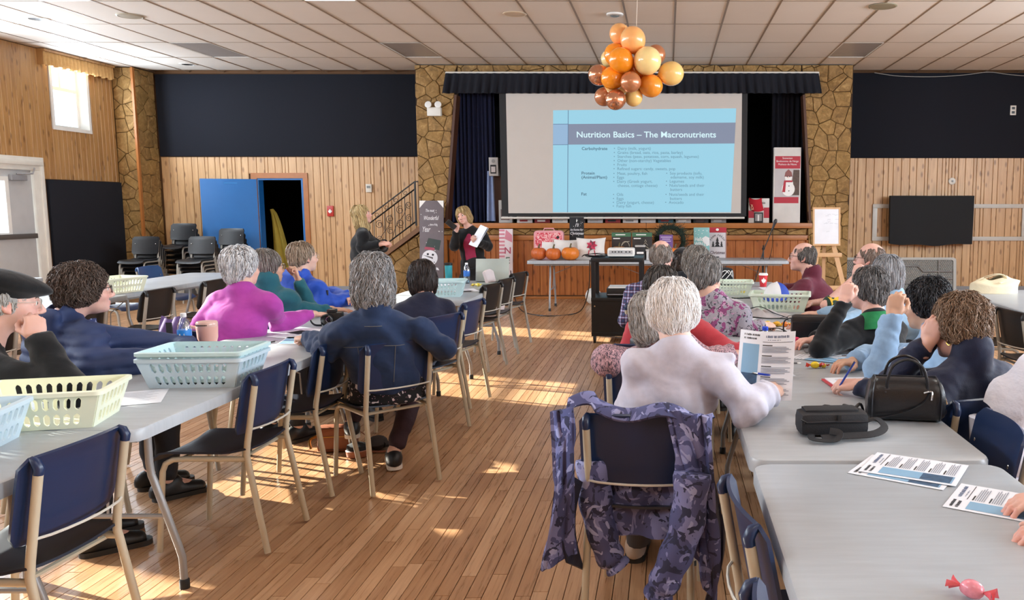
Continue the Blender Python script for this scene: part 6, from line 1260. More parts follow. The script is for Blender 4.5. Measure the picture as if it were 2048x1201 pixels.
t = thing('handbag', 'brown leather camera-style handbag on the floor under the table', 'bag', (-2.07, 5.08, 0), R(8)); LE = mat('brown_leather', '8a5138', .45, var=.15, bump=.2, bs=200); b = MB(); b.box((-.12, -.05, .0), (.12, .05, .165), None, .03); b.build('bag_body', LE, t); b = MB(); b.tube([(x, -.05 + .0, z) for x, z in rrect(-.105, .02, .105, .155, .03, 3)], .003, 5, None, True); b.build('piping', mat('leather_dark', '5a3526', .5), t); b = MB(); b.box((-.11, -.054, .1), (.11, -.048, .104)); b.build('zip', mat('brass', 'b08a4a', .3, .9), t); b = MB(); b.tube(smoothpath([(-.12, 0, .1), (-.16, -.03, .08), (-.15, -.05, .03)], 4), .008, 5); b.build('zip_pull', mat('brass', 'b08a4a', .3, .9), t); b = MB(); b.tube(smoothpath([(.11, 0, .14), (.2, .03, .06), (.3, .05, .03), (.36, -.02, .015), (.3, -.1, .012), (.2, -.08, .01)], 6), .01, 6, None, False, .3); b.build('strap', LE, t)
t = thing('pouch', 'small round brown and black pouch by the handbag on the floor', 'pouch', (-1.9, 4.95, 0)); b = MB(); b.lathe([(.05, 0), (.065, .01), (.07, .045), (.066, .05)], 22); b.build('base', LE, t); b = MB(); b.lathe([(.066, .05), (.06, .075), (.03, .088), (.001, .09)], 22); b.build('lid', M_BLK2, t)
t = thing('glove', 'dark furry mitten beside the pouch on the floor', 'glove', (-1.83, 5.1, 0)); b = MB(); b.sheet(lambda u, w: ((.06 * math.sin(PI * u) ** .7 + .004) * math.cos(2 * PI * w), -.09 + .18 * u, .045 + .045 * math.sin(PI * u) ** .6 * math.sin(2 * PI * w)), 10, 12); b.build('mitten', mat('dark_fur', '2b2220', .9, bump=.6, bs=200), t, 80); b = MB(); b.tube([(.05, -.03, .04), (.085, .02, .035), (.09, .05, .03)], [.02, .02, .01], 8); b.build('thumb', mat('dark_fur', '2b2220', .9, bump=.6, bs=200), t)
# exit-door side table and tote bag table
t = thing('tote_bag', 'cream canvas tote bag lying on the side table by the pine wall', 'bag', (2.98, 7.55, TZ), R(-8)); CV = mat('canvas_cream', 'e0d3b4', .9, bump=.3, bs=18, bd=.015)
b = MB(); b.sheet(lambda u, w: ((.21 * math.cos(2 * PI * w) + (.07 * max(0, math.cos(2 * PI * w)) * max(0, u - .4))) * (1 - .55 * max(0, u - .7) / .3), .13 * math.sin(2 * PI * w) * (1 - .7 * max(0, u - .7) / .3), (.0 if u < .15 else (u - .15) * .15) + (.012 * math.sin(9 * w * 2 + 5 * u) + .035 * max(0, math.cos(2 * PI * w - .5)) ** 2) * min(1, u * 2)), 14, 40); b.build('bag_body', CV, t, 60)
for q in (-.03, .05): b = MB(); b.tube(smoothpath([(-.14, q, .11), (-.04, q - .06, .16), (.05, q - .05, .17), (.1, q, .12), (.02, q - .1, .1)], 6), .014, 6, None, False, .25); b.build('bag_handle', CV, t)
# right-hand row, far to near
t = thing('paper_cup', 'red paper coffee cup with a white lid and maple leaf', 'cup', (.94, 8.12, TZ)); b = MB(); b.lathe([(.03, 0), (.032, .003), (.043, .115), (.042, .116)], 22); b.build('cup', mat('cup_red', 'c9313a', .4), t); b = MB(); b.lathe([(.045, .112), (.046, .118), (.044, .124), (.04, .132), (.001, .13)], 22); b.build('lid', M_WHITE, t)
b = MB(); b.prism([(0, .03), (.006, .045), (.018, .042), (.014, .052), (.026, .062), (.018, .066), (.02, .078), (.01, .072), (0, .092), (-.01, .072), (-.02, .078), (-.018, .066), (-.026, .062), (-.014, .052), (-.018, .042), (-.006, .045)], 0, .003, Matrix.Translation((.0, -.038, .0)) @ Matrix.Rotation(R(90), 4, 'X')); b.build('leaf_print', WHT, t)
t = thing('cap', 'blue and white baseball cap lying in the pale green basket', 'cap', (.84, 6.36, TZ + .09), R(160))
for nm, u0, u1, m in (('crown', 0, .5, mat('cap_blue', '2446b0', .7)), ('crown', .5, 1, mat('cap_white', 'dfe0e4', .7))): b = MB(); b.sheet(lambda u, w: (.1 * math.sin(PI / 2 * w) * math.cos(2 * PI * (u0 + (u1 - u0) * u) + 2.2), .11 * math.sin(PI / 2 * w) * math.sin(2 * PI * (u0 + (u1 - u0) * u) + 2.2), .115 * math.cos(PI / 2 * w)), 12, 8); b.build(nm, m, t, 80)
b = MB(); b.sheet(lambda u, w: (.1 * math.sin((u - .5) * 2.2), .1 * math.cos((u - .5) * 2.2) * (1 + .7 * w * math.cos((u - .5) * 2.2)), .005 - .02 * w), 10, 4, .003); b.build('brim', mat('cap_blue', '2446b0', .7), t); b = MB(); b.lathe([(.009, .113), (.007, .119), (.001, .12)], 10); b.build('button', mat('cap_white', 'dfe0e4', .7), t)
t = thing('scarf', 'crumpled light grey scarf on the table among the papers', 'scarf', (.72, 5.86, TZ), R(-22)); b = MB(); b.sheet(lambda u, w: ((u - .5) * .34, (w - .5) * .17 * (1 - .3 * u) + .02 * math.sin(u * 9), .008 + .06 * (math.sin(PI * u) * math.sin(PI * w)) ** .7 * (1.2 - u) + .012 * math.sin(u * 17 + w * 9) * math.sin(PI * w)), 26, 14, .004); b.build('cloth', mat('scarf_grey', 'b5b0b2', .9, bump=.4, bs=40), t)
b = MB(); b.tube(smoothpath([(-.13, -.02, .06), (-.05, -.03, .075), (.05, -.05, .04), (.15, -.06, .012)], 6), .006, 6, None, False, .5); b.build('dark_edge', M_BLK2, t)
t = thing('eyeglasses', 'dark folded eyeglasses lying by the grey scarf', 'glasses', (.88, 5.68, TZ + .02), R(20)); b = MB()
for s in (-1, 1): b.tube([(s * .033 + x, 0, z) for x, z in rrect(-.025, -.018, .025, .018, .012, 3)], .002, 5, None, True); b.tube([(s * .06, 0, .008), (s * .055, .07, .0), (s * .05, .12, -.015)], .002, 5)
b.build('frame', M_BLACK, t); b = MB()
for s in (-1, 1): b.prism([(s * .033 + x, z) for x, z in rrect(-.024, -.017, .024, .017, .012, 3)], -.0005, .0005, Matrix.Rotation(R(90), 4, 'X'))
b.build('lens', clear('lens_clear', 'fdfefe', .015), t)
t = thing('phone', 'black smartphone lying beyond the floral sleeve', 'phone', (.63, 7.08, TZ), R(-70)); b = MB(); b.prism(rrect(-.036, -.075, .036, .075, .01), 0, .008); b.build('case', M_BLACK, t); b = MB(); b.prism(rrect(-.033, -.07, .033, .07, .008), .008, .0086); b.build('screen', mat('phone_glass', '0a0b0e', .08), t)
for x, y, rz, lb, stl in ((.5, 6.9, 10, 'white sheet beside the phone', 'plain'), (.5, 6.4, -20, 'white sheet under the pen by the floral top', 'lines'), (.62, 6.05, 30, 'white sheet nearest the grey scarf', 'lines'), (.86, 7.3, -12, 'white sheet near the writing hands of the maroon fleece', 'lines'), (.46, 5.75, 70, 'white sheet by the floral cuff', 'plain'), (.82, 5.25, 25, 'small white sheet at the denim-sleeved hand', 'plain'), (.62, 5.5, 40, 'white paper under the floral sleeve hand', 'lines'), (1.0, 7.9, 5, 'sheet with yellow print near the paper cup', 'plain')): sheet(x, y, rz, lb, stl)
pen(.5, 6.35, 65, 'black pen sticking up among sheets by the floral top', '1b1b1e', TZ + .03, (0, R(-20), R(65))); pen(.56, 5.52, 10, 'thin pen by the floral cuff hand', '3a3a40')
b = MB(); b.box((-.05, -.025, 0), (.05, .025, .02), Tr(.72, 7.5, TZ, .3), .006); tag(b.build('tissue_pack', mat('pack_yellow', 'd9c25a', .5)), 'yellow packet by the pale green basket', 'packet')
for x, y, a, c, lb in ((.66, 5.42, 'd8c23a', 'e2b52b', 'yellow-green candy first in the row of wrapped sweets'), (.72, 5.40, 'e0a52c', 'd8862a', 'golden candy second in the row of wrapped sweets'), (.77, 5.38, 'd97a2a', 'e2b52b', 'orange candy third in the row of wrapped sweets'), (.82, 5.36, 'c98a3a', 'd9602a', 'amber candy last in the row of wrapped sweets')): candy(x, y, lb, a, c)
candy(.74, 4.72, 'bright pink candy beside the black purse', 'd92a5c', '3a2a30', r_=.02); candy(.72, 3.99, 'yellow and red candy in front of the writing hand', 'e6c21e', 'c9332a', r_=.017); candy(.765, 4.0, 'red-tipped gold candy next to the writing hand', 'd9b52a', '8a2a1e', r_=.011)
t = thing('purse', 'small black leather purse with a looped strap on the table', 'bag', (.87, 4.92, TZ), R(-6)); PL = mat('black_leather', '14151a', .32, var=.1, bump=.15, bs=160); b = MB(); b.box((-.13, -.055, .0), (.13, .055, .14), None, .028); b.build('bag_body', PL, t); b = MB(); b.box((-.12, -.058, .1), (.12, -.052, .104)); b.build('zip', mat('zip_dark', '3a3c42', .3, .6), t); b = MB(); b.tube(smoothpath([(-.13, 0, .12), (-.17, -.01, .1), (-.17, -.02, .03), (-.13, -.06, .01)], 5), .011, 6, None, False, .3); b.build('strap', PL, t); b = MB(); b.tube(smoothpath([(-.13, -.02, .02), (-.2, .04, .05), (-.3, .06, .035), (-.32, -.0, .012), (-.2, -.07, .01), (-.05, -.1, .01), (.02, -.08, .01)], 6), .009, 6, None, False, .3); b.build('strap', PL, t); b = MB(); b.tube([(.12, -.03, .12), (.145, -.03, .09), (.14, -.03, .06)], .006, 6); b.build('buckle', M_CHROME, t)
t = thing('folder', 'flat grey folder with pale lettering on the table', 'folder', (.9, 4.52, TZ), R(-3)); b = MB(); b.box((-.15, -.11, 0), (.15, .11, .006), None, .002); b.build('cover', mat('folder_grey', '6d6c70', .6), t); b = MB()
for k in range(3): b.box((.02, .02 - .02 * k, .006), (.09 - .015 * k, .028 - .02 * k, .0066))
b.build('cover_print', mat('print_pale', 'c9c1c0', .6), t)
for k in range(6): sheet(.78 + .045 * k, 4.26 - .012 * k, 62 - 7 * k, 'printed sheet in the fanned papers by the denim elbow, %s' % ['outermost', 'second', 'third', 'fourth', 'fifth', 'topmost'][k], 'lines' if k % 2 == 0 else 'blue', .14, .24, TZ + .0012 + .001 * k)
pen(.98, 4.27, -8, 'grey pen lying on the fanned papers', '77777c', TZ + .012); pen(.6, 4.1, -4, 'slim grey pen on the bare table beside the held handout', '55555a')
bottle(.47, 3.95, 'water bottle with a bright blue cap behind the held handout', '2246c8', None, .21, .033)
bottle(1.0, 3.42, 'clear water bottle with a white cap behind the black handbag', 'ececec', None, .2, .033)
t = thing('clipboard', 'red folder under paper beneath the writing hand with the blue pen', 'folder', (.86, 3.62, TZ), R(6)); b = MB(); b.box((-.15, -.11, 0), (.15, .11, .007), None, .003); b.build('cover', mat('folder_red', 'b8303c', .4), t); b = MB(); b.box((-.135, -.095, .007), (.145, .105, .011)); b.build('sheets', PAPER, t); b = MB()
for k in range(7): b.box((-.1, -.07 + .022 * k, .011), (.1 - .02 * (k % 3), -.066 + .022 * k, .0114))
b.build('text_lines', PTX, t)
sheet(.55, 3.82, 8, 'small printed card on the table right of the held handout', 'lines', .09, .06); sheet(.37, 3.72, 20, 'handout with blue boxes under the red sleeve', 'blue'); sheet(.36, 3.45, -10, 'handout half hidden by the white-haired woman', 'blue')
t = thing('handbag', 'black structured handbag with two arched handles on the white table', 'bag', (.88, 3.02, TZ), R(-8)); t.scale = (.84, .86, .76)
b = MB(); n = 14
def hb(u, w):   # rounded bowling-bag cross section swept along x
    a = 2 * PI * w; yy = math.cos(a); zz = math.sin(a); ex = .16 * (1 if abs(u - .5) < .5 else 1); x = (u - .5) * .33; q = min(1, (1 - abs(2 * u - 1)) * 6 + .82)
    return (x * (1 - .1 * max(0, zz)), .075 * math.copysign(abs(yy) ** .55, yy) * (1 - .25 * max(0, zz)) * q, .108 + .105 * math.copysign(abs(zz) ** .55, zz) * q)
b.sheet(hb, 14, 32); b.add([hb(0, k / 32) for k in range(32)], [tuple(range(32))]); b.add([hb(1, k / 32) for k in range(32)], [tuple(range(31, -1, -1))]); b.build('bag_body', PL, t, 60)
for s in (-1, 1): b = MB(); b.tube([hb(.5 + s * .44, k / 40) for k in range(40)], .003, 5, None, True); b.build('piping', mat('piping_dark', '2c2d33', .3), t)
b = MB(); b.tube([(x, -.0, .215) for x in (-.13, 0, .13)], .0028, 5); b.build('zip', mat('zip_dark', '3a3c42', .3, .6), t)
for y in (-.062, .06):
    b = MB(); b.tube(smoothpath([(-.085, y, .165), (-.082, y, .21), (-.06, y * .9, .275), (0, y * .8, .305), (.06, y * .9, .275), (.082, y, .21), (.085, y, .165)], 5), .0068, 8); b.build('bag_handle', PL, t)
    for s in (-1, 1): b = MB(); b.box((s * .085 - .012, y - .006, .135), (s * .085 + .012, y + .006, .17), None, .004); b.lathe([(.005, 0), (.005, .004), (.001, .005)], 8, Tr(s * .085 - .006, y - .006, .15, 0, R(90))); b.build('handle_tab', mat('piping_dark', '2c2d33', .3), t)
b = MB(); b.tube(smoothpath([(.095, -.075, .16), (.06, -.085, .1), (-.04, -.085, .05), (-.17, -.09, .02), (-.2, -.05, .012)], 6), .008, 6, None, False, .35); b.build('strap', PL, t); b = MB(); b.tube(smoothpath([(.07, -.075, .15), (.1, -.085, .16), (.1, -.09, .12)], 4), .004, 6); b.build('clasp', M_CHROME, t); b = MB(); b.tube(smoothpath([(-.17, .02, .01), (-.22, .05, .035), (-.26, .03, .05), (-.24, .0, .01), (-.19, .03, .06), (-.17, .03, .01)], 6), .009, 6, None, False, .4); b.build('strap', PL, t); b = MB(); b.tube([(.163, -.03, .13), (.175, -.04, .09)], .004, 5); b.build('zip_pull', M_CHROME, t)
t = thing('waist_pouch', 'black nylon waist pouch lying on the white table', 'bag', (.57, 2.82, TZ), R(4)); NY = mat('black_nylon', '15161c', .7, bump=.3, bs=220); b = MB(); b.box((-.12, -.055, .004), (.12, .055, .085), None, .024); b.build('bag_body', NY, t); b = MB(); b.box((-.1, -.03, .078), (.09, .04, .094), None, .012); b.build('top_flap', NY, t); b = MB(); b.tube([(-.11, -.058, .055), (.0, -.061, .058), (.11, -.058, .055)], .0035, 5); b.build('zip', mat('zip_dark', '3a3c42', .3, .6), t); b = MB(); b.tube([(-.1, -.062, .055), (-.125, -.07, .07)], .003, 5); b.build('zip_pull', M_BLACK, t)
b = MB(); b.tube(smoothpath([(.12, .0, .04), (.16, -.0, .05), (.175, -.04, .03), (.12, -.085, .02), (.02, -.095, .018), (-.06, -.11, .016)], 6), .016, 6, None, False, .18); b.build('strap', NY, t); b = MB(); b.tube(smoothpath([(-.09, -.075, .02), (-.09, -.12, .015), (-.02, -.125, .012), (.0, -.105, .03), (-.03, -.09, .035)], 6), .014, 6, None, False, .18); b.build('strap', NY, t); b = MB(); b.tube(smoothpath([(-.04, .05, .05), (.0, .075, .08), (.08, .08, .05)], 5), .012, 6, None, False, .25); b.build('strap', NY, t); b = MB(); b.box((.005, -.06, .06), (.018, -.055, .08)); b.build('logo_tab', M_BLACK, t)
sheet(.742, 2.425, 61, 'upper handout of the pair with a blue photo column on the near table', 'news', z=TZ + .004); sheet(.71, 2.405, 57, 'lower handout of the pair, its blue foot showing, on the near table', 'news'); sheet(.9, 2.13, 58, 'single handout under the fingers at the picture edge', 'news')
candy(.615, 1.60, 'pink wrapped candy alone at the bottom of the near table', 'e58a98', 'd9606a', r_=.019)
# ---------------------------------------------------------------- clothing materials
def cl(name, hx, rough=.88, bs=90, b_=.35, bd=.006, var=.12):
    if name in MATS: return MATS[name]
    t = NT(name); v = t.coords(); a = lin(hx); c = t.mix(t.noise(v, 60, 4), tuple(x * (1 - var) for x in a), tuple(x * (1 + var) for x in a)); c = t.mix(t.ramp(t.noise(v, 7, 4, .6, 1), [(.35, (0, 0, 0)), (.75, (1, 1, 1))]), c, tuple(min(1, x * 1.16 + .004) for x in a))
    m = t.out(c, rough, 0, .25); v2 = t.coords('Object', (1, 1, 1.5)); n1 = t.noise(v2, 7, 2, .45, .35); b1 = t.n('Bump'); b1.inputs['Strength'].default_value = .5; b1.inputs['Distance'].default_value = .03; t.l(n1, b1.inputs['Height'])
    b2 = t.n('Bump'); b2.inputs['Strength'].default_value = b_; b2.inputs['Distance'].default_value = .0016; t.l(t.noise(v, max(bs * 2.2, 220), 2), b2.inputs['Height']); t.l(b1.outputs[0], b2.inputs['Normal']); t.l(b2.outputs[0], t.b.inputs['Normal']); t.b.inputs['Sheen Weight'].default_value = .15
    MATS[name] = m; return m
def m_print(name, base, layers, rough=.85):
    t = NT(name); c = base
    for kind, scale, thr, col, warp in layers:
        v = t.coords('Object', (1, 1, 1) if not isinstance(scale, tuple) else scale); s = 1 if isinstance(scale, tuple) else scale
        if kind == 'v':
            n = t.n('TexNoise'); n.inputs['Scale'].default_value = s * .9; t.l(v, n.inputs['Vector']); vm = t.n('VectorMath', operation='MULTIPLY_ADD'); vm.inputs[1].default_value = (warp,) * 3; t.l(n.outputs['Color'], vm.inputs[0]); t.l(v, vm.inputs[2])
            vo = t.n('TexVoronoi'); vo.inputs['Scale'].default_value = s; t.l(vm.outputs[0], vo.inputs['Vector']); f = t.ramp(vo.outputs['Distance'], [(0, (1, 1, 1)), (thr, (0, 0, 0))], 'CONSTANT')
        else: f = t.ramp(t.noise(v, s, 2, .5, warp), [(0, (0, 0, 0)), (thr, (1, 1, 1))], 'CONSTANT')
        c = t.mix(f, c, col)
    return t.out(c, rough)
def m_plaid():
    t = NT('plaid_flannel'); c = '3a4468'
    for ax, scale, thr, col, k in ((0, 26, .62, '7a3a58', .6), (2, 26, .62, '7a3a58', .6), (0, 26, .93, 'a8b4d8', .75), (2, 26, .93, 'a8b4d8', .75), (0, 52, .9, '1c2238', .7), (2, 52, .9, '1c2238', .7)):
        sc = [0, 0, 0]; sc[ax] = 1; v = t.coords('Object', tuple(sc)); w = t.n('TexWave', bands_direction='X' if ax == 0 else 'Z'); w.inputs['Scale'].default_value = scale / 6.0 * 1.6; t.l(v, w.inputs['Vector']); f = t.ramp(w.outputs['Fac'], [(0, (0, 0, 0)), (thr, (k,) * 3)], 'CONSTANT'); c = t.mix(f, c, col)
    return t.out(c, .9)
def hat(o, MH, Hd, kind, m, sc=1.0):
    f = Field((-.17, -.2, -.05), (.17, .22, .2), .007)
    if kind == 'beret':
        f.ell((.0, .0, .085), (.118, .135, .05), np.array(Matrix.Rotation(R(-16), 3, 'X')), k=.0); f.ell((0, -.012, .05), (.086, .106, .06), k=.02); f.ell((0, .1, .06), (.06, .05, .02), np.array(Matrix.Rotation(R(-20), 3, 'X')), k=.02); f.ell((0, -.01, -.01), (.095, .12, .04), k=.004, mode='cut')
    else:
        f.ell((0, -.015, .045), (.088, .108, .092), k=.0); f.ell((0, -.02, -.03), (.2, .2, .055), k=.004, mode='cut'); f.slab((0, .07, .035), (0, .17, .02), .075, .06, .008, .006, (1, 0, 0), .01)
    P, Q = f.mesh(); h = link('hat', np_mesh('hat', [((P * sc) @ MH.T + Hd, Q, None)], m), o)
    if kind != 'beret': b = MB(); b.lathe([(.009, 0), (.007, .006), (.001, .008)], 10); q = b.build('hat_button', m, h); q.matrix_local = Matrix([[float(MH[i][j]) for j in range(3)] + [float(Hd[i] + (MH @ V3((0, -.015, .136)))[i])] for i in range(3)] + [[0, 0, 0, 1]])
def bvh_of(o, part='top_garment'):
    from mathutils.bvhtree import BVHTree
    c = [k for k in o.children if k.name.split('.')[0] == part][0]; me = c.data; return c, BVHTree.FromPolygons([v.co for v in me.vertices], [p.vertices[:] for p in me.polygons])
def seams(o, J, paths, m, r=.0022):
    """stitched seams laid on the back of the garment; paths in (across, up from shoulder line)"""
    c, tree = bvh_of(o); S, lat, fw = [Vector([float(a) for a in J[k]]) for k in ('S', 'lat', 'fw')]
    for p in paths:
        pts = []
        for i in range(len(p) - 1):
            for k in range(8):
                a = Vector(p[i]).lerp(Vector(p[i + 1]), k / 8); h = tree.ray_cast(S + lat * a.x + Vector((0, 0, a.y)) - fw * .6, fw)
                if h[0]: pts.append(h[0] - fw * .0005)
        if len(pts) > 2: b = MB(); b.tube(pts, r, 5); b.build('seam', m, c)
GW = ('c9c5c1', 'e6e2de', '9b9794'); GG = ('8f8d8c', 'c4c1be', '55524f'); GD = ('5c5a5b', 'a3a1a1', '2c2a2b'); DK = ('2e2523', '4a3c37', '191414'); DK2 = ('2a2a2d', '77777a', '161618')
LOW = 'people seated on the camera-left tables'
# ---- left-hand row, near to far
o, MH, Hd, J = person('man in a black beret resting his cheek on his fist', (-2.90, 3.36), R(-50), (-2.80, 3.34, .92), (-2.73, 3.42, 1.13), hyaw=R(-50), syaw=R(-38), hpitch=R(-4), hv=.006, v=.012, female=False, girth=1.06, skin='pink', glasses='-b9b4a8',
    top=dict(m=cl('black_wool', '0f0f12', .95), collar='stand', t=.012, arm=1.1), L=((-2.86, 3.62, .66), (-2.66, 3.66, .62), 'relax', (1, .1, 0), (0, 0, 1)), Rr=((-2.36, 3.24, .79), (-2.54, 3.30, 1.0), 'cheek', (-.25, .35, .9), (.75, -.65, .1)), hair=dict(style='bald', cols=('a5a29e', 'cbc8c4', '6f6c69'), nl=1360, ll=.03, rad=.0016, lift=.001))
hat(o, MH, Hd, 'beret', cl('beret_felt', '101013', .9))
o, MH, Hd, J = person('person in a quilted navy jacket with curly brown hair and dark glasses', (-2.98, 4.0), R(-42), (-2.92, 3.98, .955), (-2.85, 4.04, 1.12), hyaw=R(-44), syaw=R(-24), hpitch=R(2), hv=.006, v=.012, girth=1.1, skin='pink', glasses='2a1a1a',
    top=dict(m=mat('navy_puffer', '22325a', .72, var=.1), puff=.012, collar='hood', t=.016, arm=1.12, fold=.003), L=((-2.55, 4.3, .78), (-2.42, 4.15, .78), 'relax', (1, 0, 0), (0, 0, 1)), Rr=((-2.66, 3.78, .79), (-2.42, 3.96, .79), 'flat', (1, .1, -.1), (0, 0, 1)), hair=dict(style='puffy', cols=('4f4038', '75645a', '332822'), nl=2992, ll=.05, wave=1.0, wf=110, rad=.0016, lift=.006, size=.98, mess=.35))
b = MB(); b.sheet(lambda u, w: (.10 + .05 * (u - .5), .13 + .02 * math.sin(5 * u) + .03 * w, .98 - .36 * w), 6, 8, .004); so_ = b.build('scarf', m_print('speckled_scarf', '26305a', [('v', 55, .3, 'b9bfd8', .1)]), o)
o, MH, Hd, J = person('woman with short silver hair in a bright purple sweater', (-2.70, 4.98), R(-26), (-2.60, 5.06, .99), (-2.62, 5.10, 1.155), hyaw=R(-20), hpitch=R(0), hv=.006, v=.011, girth=1.05, skin='fair', syaw=R(-10),
    top=dict(m=cl('purple_knit', 'a03a94', .85, 160), collar='crew', t=.008, fold=.005), L=((-2.90, 4.98, .72), (-2.78, 5.2, .66), 'relax', (.6, .8, 0), (0, 0, 1)), Rr=((-2.46, 5.22, .79), (-2.33, 5.43, .82), 'relax', (.8, .6, -.12), (0, -.1, 1)), hair=dict(style='short', cols=('b9b8ba', 'dcdbdc', '85848a'), nl=2992, ll=.06, rad=.003, lift=.006, mess=.35))
o, MH, Hd, J = person('person in a teal fleece with grey hair and glasses', (-2.88, 5.74), R(-36), (-2.80, 5.80, .935), (-2.82, 5.84, 1.10), syaw=R(-14), hyaw=R(-36), hpitch=R(2), v=.013, skin='tan', glasses='2b2320', girth=1.08,
    top=dict(m=cl('teal_fleece', '1f5560', .95, 130), collar='stand', t=.012, fold=.005), L=((-2.62, 6.04, .76), (-2.66, 5.96, 1.0), 'fist', (-.2, -.1, 1), (.8, .5, 0)), Rr=((-2.66, 5.78, .80), (-2.44, 5.98, .785), 'flat', (1, .2, -.08), (0, 0, 1)), hair=dict(style='short', cols=('77706a', 'a8a29b', '443e3a'), nl=2176, ll=.06, rad=.0016, lift=.005))
o, MH, Hd, J = person('man in a bright blue hooded jacket with thinning sandy hair', (-2.95, 6.46), R(-42), (-2.88, 6.5, .94), (-2.87, 6.54, 1.13), syaw=R(-24), hyaw=R(-36), hpitch=R(2), v=.014, female=False, skin='fair', glasses='-8f8a82', girth=1.05,
    top=dict(m=cl('blue_shell', '1d46a8', .6, 40), collar='hood', t=.016, fold=.005, arm=1.1), L=((-2.72, 6.72, .80), (-2.56, 6.6, .80), 'relax', (.6, -.8, 0), (0, 0, 1)), Rr=((-2.68, 6.42, .78), (-2.5, 6.62, .785), 'relax', (.7, .7, -.1), (0, 0, 1)), hair=dict(style='thin', cols=('8d7a68', 'b09c88', '6a5a4c'), nl=1904, ll=.06, rad=.003, lift=.004))
b = MB(); b.box((-.02, -.004, -.02), (.02, .004, .02), Tr(.26, .16, .86, .4)); b.build('sleeve_patch', mat('patch_dark', '1c2230', .5), o)
# woman in the denim jacket
M_FLSK = m_print('flowered_skirt', '101016', [('v', 17, .27, 'cfc6ca', .22), ('v', 30, .16, 'b98fa0', .2)], .9)
o, MH, Hd, J = person('woman with wavy grey hair in a dark denim jacket, back turned', (-1.55, 4.52), R(22), (-1.555, 4.38, .925), (-1.575, 4.42, 1.145), syaw=R(16), hyaw=R(18), hpitch=R(-4), hv=.0055, v=.011, girth=1.12, shw=.185, skin='fair', bottom='33202a',
    knees=[((-1.80, 4.90, .55), (-1.90, 4.88, .24)), ((-1.50, 4.92, .50), (-1.60, 4.72, .10))],
    top=dict(m=cl('dark_denim', '1c2d4c', .85, 300, .4, .003, .22), collar='shirt', t=.014, hem=.02, fold=.0068, ff=1.2, arm=1.06, cuff=1, whitesole=1), L=((-1.84, 4.40, .75), (-2.02, 4.62, .785), 'fist', (-.85, .5, 0), (0, 0, 1)), Rr=((-1.22, 4.46, .77), (-1.40, 4.80, .66), 'relax', (-.6, .7, 0), (0, 0, 1)), hair=dict(style='wavy', cols=('8b8989', 'bdbaba', '5a5858'), nl=4080, ll=.10, wave=.9, wf=75, rad=.0016, lift=.006))
ST = mat('seam_thread', '5a5a5c', .8)
seams(o, J, [[(-.165, -.14), (0, -.125), (.165, -.13)], [(-.09, -.135), (-.06, -.36)], [(.1, -.13), (.08, -.36)], [(-.05, -.02), (.05, -.02)], [(-.16, -.37), (.16, -.37)]], ST)
f = Field((-.35, -.25, .3), (.35, .55, .75), .012); f.slab((0, 0, .47), (0, -.01, .64), .205, .175, .165, .14, (1, 0, 0), .03)
for s, kk in ((-1, J['loc']((-1.78, 4.86, .55))), (1, J['loc']((-1.50, 4.88, .51)))): f.cap((s * .09, 0, .53), kk, .11, .09, .05)
f.folds(.004, 1.2, 5); X_, Y_, Z_ = f.grid((slice(None),) * 3); f.D = np.maximum(f.D, np.where(Y_ < .22, .462 - Z_, -.5)).astype(F32); P_, Q_ = f.mesh(); link('skirt', np_mesh('skirt', [(P_, Q_, None)], M_FLSK), o)
o, MH, Hd, J = person('woman with a dark brown bob in a navy sweater, back turned', (-1.76, 5.62), R(40), (-1.67, 5.68, .855), (-1.71, 5.75, 1.035), hyaw=R(34), hpitch=R(-8), v=.012, hv=.0065, girth=1.14, skin='fair', sc=.97,
    top=dict(m=cl('navy_knit', '15162a', .92, 120), collar='crew', t=.01, fold=.004), L=((-1.98, 5.86, .78), (-2.1, 6.05, .785), 'relax', (-.5, .8, 0), (0, 0, 1)), Rr=((-1.48, 5.76, .6), (-1.62, 5.98, .66), 'relax', (-.7, .6, 0), (0, 0, 1)), hair=dict(style='bob', cols=DK, nl=2720, ll=.09, rad=.0016, lift=.004, size=.98))
# ---- presenters
o, MH, Hd, J = person('blonde woman in black standing with hands clasped by the stairs', (-3.66, 10.03), R(-70), (-3.66, 10.0, 1.225), (-3.67, 10.02, 1.425), hyaw=R(-78), hpitch=R(10), v=.013, hv=.007, legs='stand', sc=.93, girth=1.2, skin='pink', bottom='0d0d10',
    top=dict(m=cl('black_jersey', '0e0e11', .9), collar='vee', t=.01, hem=.12, sleeve=.86, fold=.004), L=((-3.50, 10.2, 1.02), (-3.40, 9.98, 1.09), 'hold', (.8, -.5, 0), (.2, .3, 1)), Rr=((-3.62, 9.80, 1.03), (-3.38, 9.84, 1.08), 'hold', (.9, .35, .1), (.1, -.5, .8)), hair=dict(style='long', cols=('b39a6c', 'd8c496', '7a6444'), nl=2448, ll=.13, rad=.0026, lift=.005))
o, MH, Hd, J = person('blonde woman in a magenta top and black cardigan holding papers and a phone', (-2.60, 11.1), R(178), (-2.62, 11.06, 1.185), (-2.70, 11.03, 1.40), hyaw=R(168), hpitch=R(-4), htilt=R(16), v=.013, hv=.007, legs='stand', sc=.92, girth=.95, skin='pink', bottom='141418',
    top=dict(m=cl('black_cardigan', '101013', .9), collar='crew', t=.014, hem=.3, open=1, under=cl('magenta_top', '8e2548', .8)), L=((-2.37, 11.0, 1.0), (-2.47, 10.78, 1.06), 'hold', (-.3, -.6, .35), (.5, -.7, -.3)), Rr=((-2.80, 10.9, 1.0), (-2.755, 10.86, 1.2), 'hold', (.1, .1, 1), (-.1, -.9, .1)), hair=dict(style='bob', cols=('a98c5e', 'd2bb8c', '6b5436'), nl=2176, ll=.12, rad=.0024, lift=.004, size=1.05))
